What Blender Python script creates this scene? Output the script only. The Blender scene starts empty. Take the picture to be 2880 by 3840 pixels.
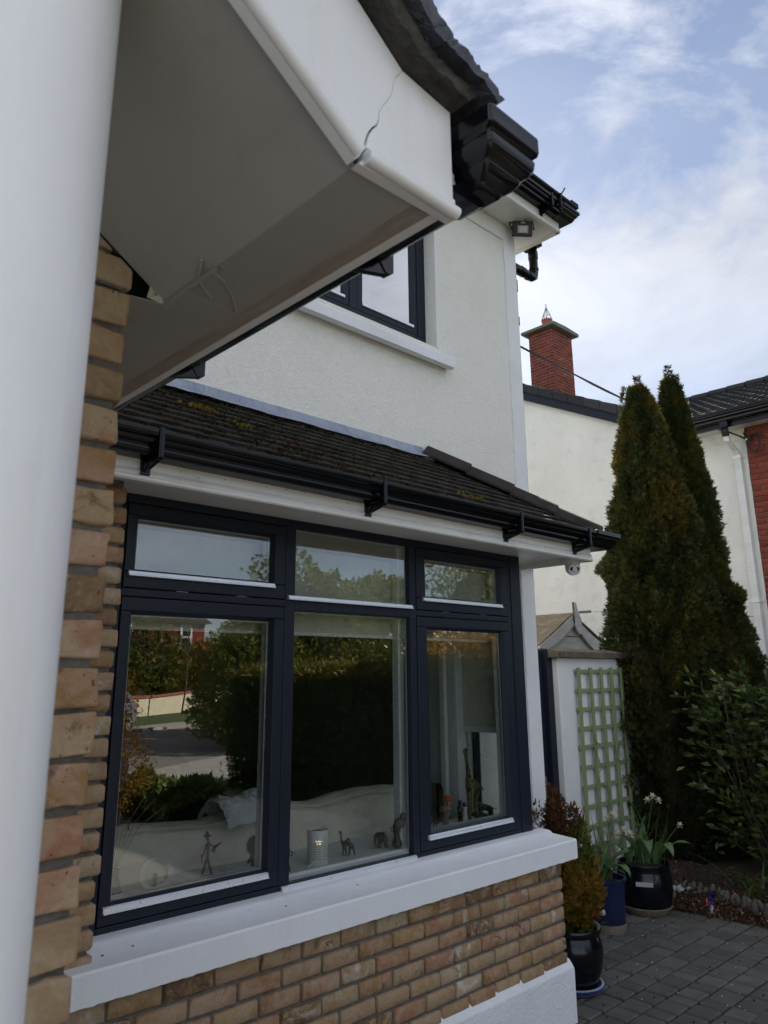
import bpy, bmesh, math, random
import numpy as np
from mathutils import Vector, Matrix, noise
R_ = random.Random(11)
PI = math.pi
S = bpy.context.scene
COL = S.collection
G = -1.75            # ground level (the lens is the origin of heights)

# ------------------------------------------------------------------ camera
cam = bpy.data.cameras.new('camera'); camo = bpy.data.objects.new('camera', cam); COL.objects.link(camo)
yaw, pit, rol = math.radians(46.5204909), math.radians(14.22308146), math.radians(-0.38252197)
fw = Vector((math.cos(pit)*math.cos(yaw), math.cos(pit)*math.sin(yaw), math.sin(pit)))
rt = Vector((math.sin(yaw), -math.cos(yaw), 0)); up = rt.cross(fw)
r2 = math.cos(rol)*rt+math.sin(rol)*up; u2 = -math.sin(rol)*rt+math.cos(rol)*up
camo.matrix_world = Matrix(((r2.x, u2.x, -fw.x, 0), (r2.y, u2.y, -fw.y, 0), (r2.z, u2.z, -fw.z, 0), (0, 0, 0, 1)))
cam.sensor_fit = 'VERTICAL'; cam.sensor_height = 36.0; cam.sensor_width = 27.0
cam.lens = 2812.41/3840*36.0
cam.shift_x = (1440-1422.784)/3840; cam.shift_y = (1817.8-1920)/3840
cam.clip_start = 0.05; cam.clip_end = 3000
cam.dof.use_dof = True; cam.dof.focus_distance = 4.3; cam.dof.aperture_fstop = 8.0
S.camera = camo

# ------------------------------------------------------------------ sun, sky, exposure
SUN_AZ, SUN_EL = math.radians(39), math.radians(34)     # azimuth from +X towards +Y
sd = Vector((math.cos(SUN_EL)*math.cos(SUN_AZ), math.cos(SUN_EL)*math.sin(SUN_AZ), math.sin(SUN_EL)))
sl = bpy.data.lights.new('sun', 'SUN'); sl.energy = 4.8; sl.angle = math.radians(0.6); sl.color = (1, .93, .82)
so = bpy.data.objects.new('sun', sl); COL.objects.link(so)
so.rotation_euler = (-sd).to_track_quat('-Z', 'Y').to_euler(); so.location = (6, 6, 30)
W = bpy.data.worlds.new('World'); S.world = W; W.use_nodes = True
nt = W.node_tree; nt.nodes.clear()
def wn(t, **k):
    n = nt.nodes.new(t)
    for a, b in k.items(): setattr(n, a, b)
    return n
def wl(a, b): nt.links.new(a, b)
def wm(op, a, b=None, clamp=False):
    n = wn('ShaderNodeMath', operation=op); n.use_clamp = clamp
    for i, v in enumerate((a, b)):
        if v is None: continue
        if isinstance(v, (int, float)): n.inputs[i].default_value = v
        else: wl(v, n.inputs[i])
    return n.outputs[0]
out = wn('ShaderNodeOutputWorld'); bg = wn('ShaderNodeBackground'); wl(bg.outputs[0], out.inputs[0])
sky = wn('ShaderNodeTexSky', sky_type='NISHITA', sun_disc=False)
sky.sun_elevation = SUN_EL; sky.sun_rotation = PI/2-SUN_AZ; sky.air_density = 0.85; sky.dust_density = 0.12; sky.ozone_density = 1.5
tc = wn('ShaderNodeTexCoord'); sx = wn('ShaderNodeSeparateXYZ'); wl(tc.outputs['Generated'], sx.inputs[0])
den = wm('ADD', wm('MAXIMUM', sx.outputs[2], 0.0), 0.22)
cx = wn('ShaderNodeCombineXYZ'); wl(wm('DIVIDE', sx.outputs[0], den), cx.inputs[0]); wl(wm('DIVIDE', sx.outputs[1], den), cx.inputs[1])
def wnoise(scale, detail, rough, dist, off):
    mp = wn('ShaderNodeMapping'); mp.inputs['Location'].default_value = off; wl(cx.outputs[0], mp.inputs[0])
    n = wn('ShaderNodeTexNoise'); n.inputs['Scale'].default_value = scale; n.inputs['Detail'].default_value = detail
    n.inputs['Roughness'].default_value = rough; n.inputs['Distortion'].default_value = dist; wl(mp.outputs[0], n.inputs['Vector'])
    return n.outputs[0]
big = wnoise(1.1, 3, .5, .3, (3.1, 1.7, 0)); fine = wnoise(3.4, 9, .62, .55, (7.3, 2.2, 4))
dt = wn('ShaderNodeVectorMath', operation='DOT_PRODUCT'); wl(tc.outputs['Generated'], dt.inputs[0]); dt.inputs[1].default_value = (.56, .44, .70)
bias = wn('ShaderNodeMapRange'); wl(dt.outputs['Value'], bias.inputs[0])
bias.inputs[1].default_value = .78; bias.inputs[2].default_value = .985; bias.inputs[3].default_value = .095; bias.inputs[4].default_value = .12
dens = wm('ADD', wm('ADD', wm('MULTIPLY', big, .55), wm('MULTIPLY', fine, .55)), bias.outputs[0])
cr = wn('ShaderNodeMapRange'); cr.interpolation_type = 'SMOOTHSTEP'; wl(dens, cr.inputs[0])
cr.inputs[1].default_value = .51; cr.inputs[2].default_value = .70; cr.inputs[3].default_value = 0; cr.inputs[4].default_value = 1
veil = wnoise(.9, 4, .55, 1.0, (1, 8, 2))
vr = wn('ShaderNodeMapRange'); wl(veil, vr.inputs[0]); vr.inputs[1].default_value = .35; vr.inputs[2].default_value = .8; vr.inputs[3].default_value = .02; vr.inputs[4].default_value = .40
lowf = wn('ShaderNodeMapRange'); lowf.interpolation_type = 'SMOOTHSTEP'; wl(sx.outputs[2], lowf.inputs[0]); lowf.inputs[1].default_value = .16; lowf.inputs[2].default_value = .50; lowf.inputs[3].default_value = .25; lowf.inputs[4].default_value = 1.0
mask = wm('MAXIMUM', wm('MULTIPLY', wm('MULTIPLY', cr.outputs[0], .93), lowf.outputs[0]), wm('ADD', vr.outputs[0], wm('MULTIPLY', wm('SUBTRACT', 1.0, lowf.outputs[0]), .14)), True)
shade = wnoise(2.1, 6, .6, .4, (2, 5, 9))
sr = wn('ShaderNodeMapRange'); wl(shade, sr.inputs[0]); sr.inputs[1].default_value = .3; sr.inputs[2].default_value = .7; sr.inputs[3].default_value = .72; sr.inputs[4].default_value = 1.12
glow = wm('POWER', wm('MAXIMUM', wm('ADD', wm('MULTIPLY', sx.outputs[0], sd.x), wm('ADD', wm('MULTIPLY', sx.outputs[1], sd.y), wm('MULTIPLY', sx.outputs[2], sd.z))), 0.0), 14.0)
far = wn('ShaderNodeMapRange'); far.interpolation_type = 'SMOOTHSTEP'; wl(dt.outputs['Value'], far.inputs[0])     # clouds behind the camera brightened, an added fill for the shaded facade
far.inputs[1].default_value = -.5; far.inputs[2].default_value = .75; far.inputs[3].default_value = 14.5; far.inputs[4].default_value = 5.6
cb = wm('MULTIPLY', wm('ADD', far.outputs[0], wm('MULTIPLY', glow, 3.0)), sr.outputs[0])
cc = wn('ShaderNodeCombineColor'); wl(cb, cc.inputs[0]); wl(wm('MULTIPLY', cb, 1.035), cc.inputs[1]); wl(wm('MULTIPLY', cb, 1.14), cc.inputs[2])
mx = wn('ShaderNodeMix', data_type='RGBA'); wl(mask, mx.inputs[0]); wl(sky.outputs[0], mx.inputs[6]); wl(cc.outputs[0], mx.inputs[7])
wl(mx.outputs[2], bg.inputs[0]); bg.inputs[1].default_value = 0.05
S.view_settings.view_transform = 'Standard'; S.view_settings.look = 'None'; S.view_settings.gamma = 1.0
S.view_settings.use_curve_mapping = False; S.view_settings.exposure = 1.42
S.cycles.max_bounces = 8; S.cycles.transparent_max_bounces = 16; S.cycles.use_denoising = True

# ------------------------------------------------------------------ materials
def srgb(r, g, b): return tuple(((c/255)/12.92 if c/255 <= .04045 else ((c/255+.055)/1.055)**2.4) for c in (r, g, b))+(1,)
class NB:
    """small builder for one material's nodes"""
    def __init__(s, name):
        s.m = bpy.data.materials.new(name); s.m.use_nodes = True; s.t = s.m.node_tree; s.t.nodes.clear()
        s.o = s.n('ShaderNodeOutputMaterial'); s.b = s.n('ShaderNodeBsdfPrincipled'); s.l(s.b.outputs[0], s.o.inputs[0])
        s.geo = s.n('ShaderNodeNewGeometry'); s.P = s.geo.outputs['Position']
    def n(s, t, **k):
        x = s.t.nodes.new(t)
        for a, b in k.items(): setattr(x, a, b)
        return x
    def l(s, a, b): s.t.links.new(a, b)
    def set(s, sock, v):
        if hasattr(v, 'is_linked') or hasattr(v, 'links'): s.l(v, sock)
        else: sock.default_value = v
    def math(s, op, a, b=0.0, clamp=False):
        x = s.n('ShaderNodeMath', operation=op); x.use_clamp = clamp; s.set(x.inputs[0], a); s.set(x.inputs[1], b); return x.outputs[0]
    def noise(s, scale, detail=4, rough=.55, dist=0, vec=None, stretch=None):
        v = vec or s.P
        if stretch:
            mp = s.n('ShaderNodeMapping'); mp.inputs['Scale'].default_value = stretch; s.l(v, mp.inputs[0]); v = mp.outputs[0]
        x = s.n('ShaderNodeTexNoise'); x.inputs['Scale'].default_value = scale; x.inputs['Detail'].default_value = detail
        x.inputs['Roughness'].default_value = rough; x.inputs['Distortion'].default_value = dist; s.l(v, x.inputs['Vector']); return x.outputs[0]
    def voro(s, scale, feature='F1', rnd=1.0):
        x = s.n('ShaderNodeTexVoronoi', feature=feature); x.inputs['Scale'].default_value = scale; x.inputs['Randomness'].default_value = rnd
        s.l(s.P, x.inputs['Vector']); return x.outputs['Distance']
    def rng(s, v, a, b, c=0.0, d=1.0, smooth=False):
        x = s.n('ShaderNodeMapRange'); s.set(x.inputs[0], v)
        if smooth: x.interpolation_type = 'SMOOTHSTEP'
        for i, q in enumerate((a, b, c, d)): x.inputs[i+1].default_value = q
        return x.outputs[0]
    def mix(s, f, a, b, blend='MIX'):
        x = s.n('ShaderNodeMix', data_type='RGBA', blend_type=blend); s.set(x.inputs[0], f); s.set(x.inputs[6], a); s.set(x.inputs[7], b); return x.outputs[2]
    def ramp(s, v, stops):
        x = s.n('ShaderNodeValToRGB'); e = x.color_ramp.elements
        while len(e) > 1: e.remove(e[-1])
        e[0].position, e[0].color = stops[0][0], tuple(stops[0][1])[:3]+(1,)
        for p, c in stops[1:]:
            q = e.new(p); q.color = tuple(c)[:3]+(1,)
        s.set(x.inputs[0], v); return x.outputs[0]
    def bump(s, h, strength=.5, dist=.01, prev=None):
        x = s.n('ShaderNodeBump'); x.inputs['Strength'].default_value = strength; x.inputs['Distance'].default_value = dist; s.l(h, x.inputs['Height'])
        if prev: s.l(prev, x.inputs['Normal'])
        return x.outputs[0]
    def rnd(s): return s.n('ShaderNodeObjectInfo').outputs['Random']
    def attr(s, name): return s.n('ShaderNodeAttribute', attribute_name=name).outputs['Fac']
    def fin(s, color, rough=.6, nor=None, metal=0.0, spec=.5, coat=0.0, **k):
        s.set(s.b.inputs['Base Color'], color); s.set(s.b.inputs['Roughness'], rough); s.set(s.b.inputs['Metallic'], metal)
        s.b.inputs['Specular IOR Level'].default_value = spec; s.b.inputs['Coat Weight'].default_value = coat
        if nor is not None: s.l(nor, s.b.inputs['Normal'])
        for a, v in k.items(): s.set(s.b.inputs[a], v)
        return s.m
M = {}
def c4(*c): return (c[0], c[1], c[2], 1)
def plain(key, col, rough=.5, var=.12, scale=9, bump=0.0, bscale=60, metal=0.0, spec=.5, coat=0.0, dist=.004, stretch=None):
    b = NB(key); n = b.noise(scale, 6, .6, .3, stretch=stretch)
    c = b.mix(b.rng(n, .3, .7), c4(*[x*(1-var) for x in col]), c4(*[min(1, x*(1+var)) for x in col]))
    nor = b.bump(b.noise(bscale, 5, .6, stretch=stretch), bump, dist) if bump else None
    M[key] = b.fin(c, b.rng(b.noise(scale*2.3, 4), .3, .7, rough*.85, min(1, rough*1.15)), nor, metal, spec, coat); return M[key]
# painted smooth plaster and sills: white with faint dirt
def white_paint(key, base=(.74, .75, .77), bscale=90, bstr=.35, dirt=.5, bdist=.004):
    b = NB(key); n = b.noise(3.2, 7, .62, .4); g = b.noise(26, 5, .7)
    c = b.mix(b.rng(n, .35, .75), c4(*base), c4(base[0]*.90, base[1]*.90, base[2]*.89))
    c = b.mix(b.math('MULTIPLY', b.rng(g, .66, .8), dirt), c, c4(.42, .40, .36))
    st = b.noise(16, 6, .7, .5, stretch=(1, 1, .12)); c = b.mix(b.rng(st, .56, .80, 0, .30), c, c4(.50, .49, .44)); c = b.mix(b.math('MULTIPLY', b.rng(b.noise(60, 4, .7), .70, .76), b.rng(b.noise(2.5, 2), .5, .6, 0, .6)), c, c4(.24, .22, .18))
    nor = b.bump(b.noise(bscale, 5, .6), bstr, bdist, b.bump(b.noise(11, 3), .15, .01))
    M[key] = b.fin(c, .62, nor, spec=.35)
white_paint('sill_paint', (.77, .78, .81)); white_paint('plinth_paint', (.77, .78, .81), 70, .8, .5, .008); white_paint('trim_paint', (.77, .77, .78), 80, .5)
# pebbly textured render of the house
b = NB('textured_render'); w = b.noise(40, 4, .55, 2.0); w2 = b.noise(130, 4, .6, .8); big_ = b.noise(1.3, 5, .6)
c = b.mix(b.rng(w, .35, .62), c4(.76, .735, .68), c4(.82, .80, .75)); c = b.mix(b.math('MULTIPLY', b.rng(big_, .45, .75), .25), c, c4(.58, .55, .49))
M['textured_render'] = b.fin(c, .85, b.bump(w2, .3, .003, b.bump(w, .75, .012)), spec=.2)
# neighbour's smooth painted wall with stains and blisters
b = NB('neighbour_render'); n1 = b.noise(.9, 6, .6, .6); n2 = b.noise(5, 7, .65, .5); n3 = b.noise(16, 4, .6, 1.5)
c = b.mix(b.rng(n1, .35, .7), c4(.78, .755, .70), c4(.68, .655, .60)); c = b.mix(b.math('MULTIPLY', b.rng(n2, .55, .72), .35), c, c4(.45, .43, .39))
M['neighbour_render'] = b.fin(c, .8, b.bump(n3, .35, .03, b.bump(b.noise(70, 4), .35, .006)), spec=.2)
# brick, buff and tumbled; each brick its own tone
def brick_mat(key, stops, pits=.6, rough=.9):
    b = NB(key); r = b.rnd(); n = b.noise(14, 6, .65, .5); n2 = b.noise(55, 5, .7)
    c = b.ramp(b.math('ADD', b.math('MULTIPLY', r, .82), b.math('MULTIPLY', b.rng(n, .3, .7), .18)), stops)
    c = b.mix(b.rng(n, .42, .7, 0, .55), c, b.ramp(r, [(0, (.42, .33, .22)), (.35, (.33, .22, .14)), (.7, (.43, .35, .25)), (1, (.30, .20, .12))]))
    c = b.mix(b.rng(n2, .55, .75, 0, .45), c, c4(.48, .42, .35)); c = b.mix(b.math('MULTIPLY', b.rng(b.noise(7, 5, .7, .8), .55, .68), b.rng(b.math('FRACT', b.math('MULTIPLY', r, 3.77)), .45, .6)), c, c4(.50, .45, .38)); c = b.mix(b.math('MULTIPLY', b.rng(b.noise(9, 4, .7, 1.0), .56, .66), b.rng(b.math('FRACT', b.math('MULTIPLY', r, 5.13)), .72, .8)), c, c4(.10, .055, .035))
    pit = b.math('MULTIPLY', b.rng(b.noise(120, 3, .7), .64, .68), b.math('MULTIPLY', b.rng(b.noise(15, 3), .50, .56), b.rng(b.math('FRACT', b.math('MULTIPLY', r, 7.31)), 1-pits, 1-pits+.06)))
    c = b.mix(b.math('MULTIPLY', pit, .92), c, c4(.035, .026, .02))
    nor = b.bump(n2, .55, .005, b.bump(b.noise(24, 4, .6), .5, .008)); nor = b.bump(b.math('SUBTRACT', 1.0, pit), .6, .004, nor)
    M[key] = b.fin(c, rough, nor, spec=.25)
brick_mat('buff_brick', [(0, (.21, .115, .042)), (.10, (.31, .195, .092)), (.20, (.34, .245, .14)), (.29, (.29, .14, .08)), (.40, (.35, .265, .165)), (.50, (.25, .145, .058)), (.60, (.33, .185, .12)), (.70, (.38, .295, .195)), (.80, (.28, .18, .095)), (.87, (.13, .075, .04)), (.94, (.34, .235, .125)), (1, (.32, .105, .062))])
brick_mat('red_brick', [(0, (.19, .035, .02)), (.5, (.235, .045, .026)), (1, (.165, .03, .02))], .0, .85)
b = NB('red_brick'); r = b.rnd(); n = b.noise(30, 5, .7)
c = b.ramp(b.math('ADD', b.math('MULTIPLY', r, .8), b.math('MULTIPLY', n, .2)), [(0, (.13, .028, .02)), (.4, (.20, .042, .027)), (.75, (.235, .055, .033)), (.95, (.17, .035, .024)), (1, (.30, .075, .05))])
c = b.mix(b.math('MULTIPLY', b.rng(b.noise(3, 4), .5, .75), .5), c, c4(.07, .025, .02)); M['red_brick'] = b.fin(c, .85, b.bump(n, .5, .006), spec=.25)
plain('mortar', (.125, .117, .102), .95, .3, 30, .9, 120, dist=.006)
plain('pale_mortar', (.24, .19, .155), .95, .25, 30, .6, 120)
plain('pvc_white', (.66, .665, .67), .34, .05, 5, .08, 200, stretch=(1, 1, 1))
b = NB('fascia_white'); n = b.noise(7, 5, .6, .2, stretch=(.25, .25, 9)); n2 = b.noise(3, 5, .6)
c = b.mix(b.rng(n, .35, .7), c4(.78, .775, .76), c4(.70, .685, .655)); c = b.mix(b.math('MULTIPLY', b.rng(n2, .5, .8), .5), c, c4(.50, .46, .41))
M['fascia_white'] = b.fin(c, .33, b.bump(b.noise(90, 4, .6, stretch=(.15, .15, 3)), .12, .003), spec=.5)
b = NB('porch_paint'); n = b.noise(4, 6, .65, .3); n2 = b.noise(20, 5, .6, stretch=(1, 1, 1))
c = b.mix(b.rng(n, .35, .7), c4(.79, .79, .80), c4(.74, .74, .755)); c = b.mix(b.math('MULTIPLY', b.rng(n2, .66, .82), .25), c, c4(.42, .41, .39))
st = b.noise(7, 6, .7, .6, stretch=(3, 3, .25)); c = b.mix(b.rng(st, .52, .8, 0, .35), c, c4(.60, .57, .50)); sp9 = b.voro(9); c = b.mix(b.math('MULTIPLY', b.rng(sp9, .030, .018), b.rng(b.noise(3, 2), .5, .56)), c, c4(.45, .43, .40))
M['porch_paint'] = b.fin(c, .42, b.bump(b.noise(60, 5, .6), .22, .003), spec=.4)
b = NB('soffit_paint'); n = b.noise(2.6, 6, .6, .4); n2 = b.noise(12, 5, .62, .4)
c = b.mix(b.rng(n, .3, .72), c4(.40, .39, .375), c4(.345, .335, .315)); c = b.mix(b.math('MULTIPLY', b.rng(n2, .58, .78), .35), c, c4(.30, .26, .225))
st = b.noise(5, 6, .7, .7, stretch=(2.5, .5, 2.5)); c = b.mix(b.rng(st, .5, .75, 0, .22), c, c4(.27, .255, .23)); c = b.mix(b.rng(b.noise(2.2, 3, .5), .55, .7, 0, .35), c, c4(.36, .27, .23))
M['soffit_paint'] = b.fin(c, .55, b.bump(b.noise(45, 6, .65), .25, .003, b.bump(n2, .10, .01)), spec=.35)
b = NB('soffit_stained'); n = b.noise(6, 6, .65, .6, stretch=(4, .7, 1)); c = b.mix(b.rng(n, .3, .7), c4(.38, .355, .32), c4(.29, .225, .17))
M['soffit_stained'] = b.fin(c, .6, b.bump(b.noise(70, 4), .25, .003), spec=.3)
plain('anthracite', (.0115, .0155, .026), .42, .12, 20, .06, 220, spec=.24)
plain('black_plastic', (.0035, .0038, .0055), .17, .15, 15, .0, spec=.38)
plain('aluminium', (.74, .77, .82), .30, .04, 8, metal=.35)
plain('rubber', (.012, .012, .012), .6); plain('silver_edge', (.42, .43, .44), .35, .1, 40, metal=.5)
# glass: reflects by angle, otherwise lets through; slight waviness
def glass(key, k=2.6, tint=(.80, .83, .82), wave=.0016):
    m = bpy.data.materials.new(key); m.use_nodes = True; t = m.node_tree; t.nodes.clear()
    N = lambda x, **k_: (lambda q: [setattr(q, a, v) for a, v in k_.items()] and q or q)(t.nodes.new(x))
    o = N('ShaderNodeOutputMaterial'); mixn = N('ShaderNodeMixShader'); tr = N('ShaderNodeBsdfTransparent'); gl = N('ShaderNodeBsdfAnisotropic')
    gl.inputs['Roughness'].default_value = 0.0; gl.inputs['Color'].default_value = (.97, .98, 1, 1); tr.inputs[0].default_value = (*tint, 1)
    fr = N('ShaderNodeFresnel'); fr.inputs[0].default_value = 1.5; ge = N('ShaderNodeNewGeometry')
    mu = N('ShaderNodeMath', operation='MULTIPLY'); mu.use_clamp = True; mu.inputs[1].default_value = k
    sb = N('ShaderNodeMath', operation='SUBTRACT'); sb.inputs[0].default_value = 1.0; m2 = N('ShaderNodeMath', operation='MULTIPLY')
    L = t.links.new
    L(fr.outputs[0], mu.inputs[0]); L(ge.outputs['Backfacing'], sb.inputs[1]); L(mu.outputs[0], m2.inputs[0]); L(sb.outputs[0], m2.inputs[1])
    nz = N('ShaderNodeTexNoise'); nz.inputs['Scale'].default_value = 3.0; nz.inputs['Detail'].default_value = 1.0; L(ge.outputs['Position'], nz.inputs['Vector'])
    bu = N('ShaderNodeBump'); bu.inputs['Strength'].default_value = .5; bu.inputs['Distance'].default_value = wave; L(nz.outputs[0], bu.inputs['Height'])
    L(bu.outputs[0], gl.inputs['Normal']); L(m2.outputs[0], mixn.inputs[0]); L(tr.outputs[0], mixn.inputs[1]); L(gl.outputs[0], mixn.inputs[2]); L(mixn.outputs[0], o.inputs[0])
    M[key] = m
glass('window_glass', 4.4, (.88, .90, .89)); glass('upper_glass', 9.0, (.55, .58, .60), .0010); glass('side_glass', 1.0, (.9, .92, .91), .0)
# roof tiles with lichen; moss
b = NB('roof_tile'); r = b.rnd(); n = b.noise(9, 6, .65, .5); n2 = b.noise(60, 5, .7)
c = b.mix(r, c4(.019, .0175, .016), c4(.036, .033, .030)); c = b.mix(b.rng(n, .4, .7, 0, .8), c, c4(.055, .050, .045)); c = b.mix(b.rng(n2, .6, .72, 0, .35), c, c4(.12, .11, .10))
c = b.mix(b.math('MULTIPLY', b.rng(b.noise(6, 5, .7), .55, .7), .6), c, c4(.035, .030, .018))
M['roof_tile'] = b.fin(c, .92, b.bump(n2, .7, .006), spec=.08)
b = NB('neighbour_tile'); r = b.rnd(); c = b.mix(r, c4(.035, .036, .040), c4(.055, .056, .060)); c = b.mix(b.rng(b.noise(20, 5, .7), .6, .75, 0, .4), c, c4(.13, .125, .11)); M['neighbour_tile'] = b.fin(c, .95, b.bump(b.noise(60, 4), .4, .004), spec=.06)
b = NB('moss'); n = b.noise(2.4, 4, .6, 1.0); a = b.attr('tone'); c = b.mix(a, c4(.016, .014, .007), c4(.050, .042, .014)); c = b.mix(b.math('MULTIPLY', b.rng(n, .60, .66), .8), c, c4(.12, .035, .012))
M['moss'] = b.fin(c, 1.0, b.bump(b.noise(300, 3), .8, .004), spec=.1)
b = NB('yellow_moss'); a = b.attr('tone'); c = b.mix(a, c4(.10, .065, .010), c4(.22, .15, .02)); M['yellow_moss'] = b.fin(c, 1.0, spec=.1)
b = NB('lead'); n = b.noise(5, 6, .65, .8, stretch=(1, 1, .3)); n2 = b.noise(22, 5, .7, .4, stretch=(2.5, 1, .4))
c = b.mix(b.rng(n, .3, .7), c4(.19, .225, .30), c4(.36, .40, .46)); c = b.mix(b.rng(n2, .55, .75, 0, .7), c, c4(.13, .15, .20)); M['lead'] = b.fin(c, .42, b.bump(n2, .3, .006), metal=.25, spec=.5)
b = NB('old_lead'); n = b.noise(8, 6, .65, .8, stretch=(1, 1, .4)); c = b.mix(b.rng(n, .3, .7), c4(.22, .22, .20), c4(.33, .32, .28)); c = b.mix(b.rng(b.noise(5, 4, .6, .5, stretch=(3, 3, .7)), .55, .65, 0, .8), c, c4(.24, .21, .05)); M['old_lead'] = b.fin(c, .7, b.bump(n, .4, .006), spec=.3)
# verge mortar of the porch: blackish bitumen and cement
b = NB('verge_cement'); n = b.noise(16, 7, .7, .6); n2 = b.noise(60, 5, .7); c = b.mix(b.rng(n, .35, .65), c4(.020, .020, .020), c4(.085, .078, .068)); c = b.mix(b.rng(n2, .6, .75, 0, .5), c, c4(.20, .18, .15))
M['verge_cement'] = b.fin(c, .85, b.bump(n2, .6, .006, b.bump(n, .8, .015)), spec=.3)
b = NB('bitumen'); n = b.noise(14, 6, .7, 1.2); c = b.mix(b.rng(n, .4, .7), c4(.030, .033, .045), c4(.062, .068, .09)); M['bitumen'] = b.fin(c, .45, b.bump(n, .9, .02), spec=.5)
plain('stone_cap', (.17, .16, .135), .9, .25, 8, .5, 60); plain('terracotta', (.30, .085, .05), .8, .12, 12, .3, 60)
b = NB('coping'); n = b.noise(9, 6, .7, .5); c = b.mix(b.rng(n, .35, .65), c4(.07, .058, .045), c4(.17, .145, .115)); c = b.mix(b.rng(b.noise(28, 5, .7), .62, .74, 0, .8), c, c4(.36, .34, .29)); M['coping'] = b.fin(c, .95, b.bump(n, .8, .015), spec=.2)
b = NB('wall_paint'); n = b.noise(1.5, 6, .6, .5, stretch=(1, 1, .4)); n3 = b.noise(14, 5, .65, .3, stretch=(1.5, 1.5, .5))
c = b.mix(b.rng(n, .35, .7), c4(.74, .74, .745), c4(.64, .64, .63)); c = b.mix(b.rng(n3, .6, .78, 0, .4), c, c4(.40, .39, .34)); M['wall_paint'] = b.fin(c, .85, b.bump(b.noise(48, 5, .65), .7, .008), spec=.2)
b = NB('trellis_wood'); r = b.rnd(); n = b.noise(9, 6, .65, .6, stretch=(6, 6, .8)); c = b.mix(b.rng(n, .3, .72), c4(.17, .22, .095), c4(.25, .30, .15)); c = b.mix(b.math('MULTIPLY', r, .45), c, c4(.24, .27, .17)); c = b.mix(b.rng(b.noise(30, 4, .6), .68, .76), c, c4(.08, .09, .03)); M['trellis_wood'] = b.fin(c, .85, b.bump(n, .4, .004), spec=.2)
b = NB('shed_paint'); n = b.noise(5, 6, .65, .5, stretch=(.6, 1, 3)); c = b.mix(b.rng(n, .35, .7), c4(.60, .595, .57), c4(.47, .455, .42)); c = b.mix(b.rng(b.noise(11, 6, .7, .8), .62, .72, 0, .7), c, c4(.20, .17, .12)); M['shed_paint'] = b.fin(c, .75, b.bump(b.noise(20, 5, .65, stretch=(.5, .5, 4)), .5, .01), spec=.3)
b = NB('roofing_felt'); n = b.noise(140, 4, .8); n2 = b.noise(7, 5, .65); c = b.mix(b.rng(n, .42, .6), c4(.12, .095, .06), c4(.32, .27, .19)); c = b.mix(b.rng(n2, .5, .7, 0, .6), c, c4(.42, .33, .19)); M['roofing_felt'] = b.fin(c, .9, b.bump(n, .8, .01), spec=.3)
# pavers, bed, litter
b = NB('paver'); r = b.rnd(); a = b.attr('tone'); rr = b.math('FRACT', b.math('ADD', r, a)); n = b.noise(9, 5, .6); n2 = b.noise(150, 4, .8)
c = b.mix(rr, c4(.082, .081, .077), c4(.125, .121, .112)); c = b.mix(b.rng(n, .35, .7, 0, .6), c, c4(.055, .053, .044)); c = b.mix(b.rng(n2, .58, .72, 0, .6), c, c4(.17, .165, .15)); c = b.mix(b.rng(b.noise(2.2, 5, .6, .4), .55, .75, 0, .5), c, c4(.05, .047, .036))
M['paver'] = b.fin(c, .85, b.bump(n2, .5, .003, b.bump(n, .2, .01)), spec=.3)
plain('joint_sand', (.014, .012, .009), 1.0, .4, 40, .8, 150)
b = NB('asphalt'); n2 = b.noise(60, 4, .8); c = b.mix(b.rng(n2, .4, .65), c4(.16, .15, .135), c4(.23, .215, .19)); c = b.mix(b.rng(b.noise(.4, 4), .45, .7, 0, .5), c, c4(.13, .12, .105)); M['asphalt'] = b.fin(c, .9, b.bump(n2, .4, .01), spec=.2)
plain('concrete', (.30, .285, .25), .9, .15, 3, .4, 50); plain('grass_ground', (.055, .085, .018), 1.0, .35, 6, .9, 60, dist=.03)
plain('soil', (.030, .021, .014), 1.0, .4, 18, .9, 60, dist=.02)
b = NB('bark_litter'); a = b.attr('tone'); c = b.ramp(a, [(0, (.028, .014, .008)), (.45, (.062, .028, .014)), (.75, (.105, .050, .024)), (.93, (.18, .10, .05)), (1, (.36, .30, .21))]); M['bark_litter'] = b.fin(c, .85, spec=.25)
plain('stone_rock', (.095, .088, .075), .95, .35, 14, .9, 50, dist=.01)
# foliage
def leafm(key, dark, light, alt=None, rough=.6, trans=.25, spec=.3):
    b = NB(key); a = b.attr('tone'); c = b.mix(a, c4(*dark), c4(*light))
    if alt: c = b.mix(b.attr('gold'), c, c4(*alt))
    m = b.fin(c, rough, spec=spec)
    if trans:
        tl = b.n('ShaderNodeBsdfTranslucent'); b.set(tl.inputs[0], c); ms = b.n('ShaderNodeMixShader'); ms.inputs[0].default_value = trans
        b.l(b.b.outputs[0], ms.inputs[1]); b.l(tl.outputs[0], ms.inputs[2]); b.l(ms.outputs[0], b.o.inputs[0])
    M[key] = m
leafm('thuja', (.010, .018, .004), (.040, .054, .012), (.15, .10, .012), .6, .3)
leafm('dead_thuja', (.035, .016, .009), (.10, .045, .022), (.16, .07, .02), .8, .2)
leafm('gold_thuja', (.08, .075, .012), (.15, .13, .02), (.30, .155, .018), .6, .35)
leafm('green_thuja', (.045, .07, .012), (.11, .14, .025), (.20, .20, .03), .6, .35)
leafm('laurel_leaf', (.022, .048, .012), (.075, .12, .024), (.24, .24, .05), .42, .3, .5)
leafm('tulip_leaf', (.075, .145, .055), (.13, .22, .085), None, .5, .3, .4)
leafm('grass_leaf', (.06, .10, .02), (.13, .18, .04), None, .55, .3, .4)
leafm('hedge_leaf', (.030, .050, .010), (.080, .115, .020), (.28, .21, .02), .5, .35)
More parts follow.
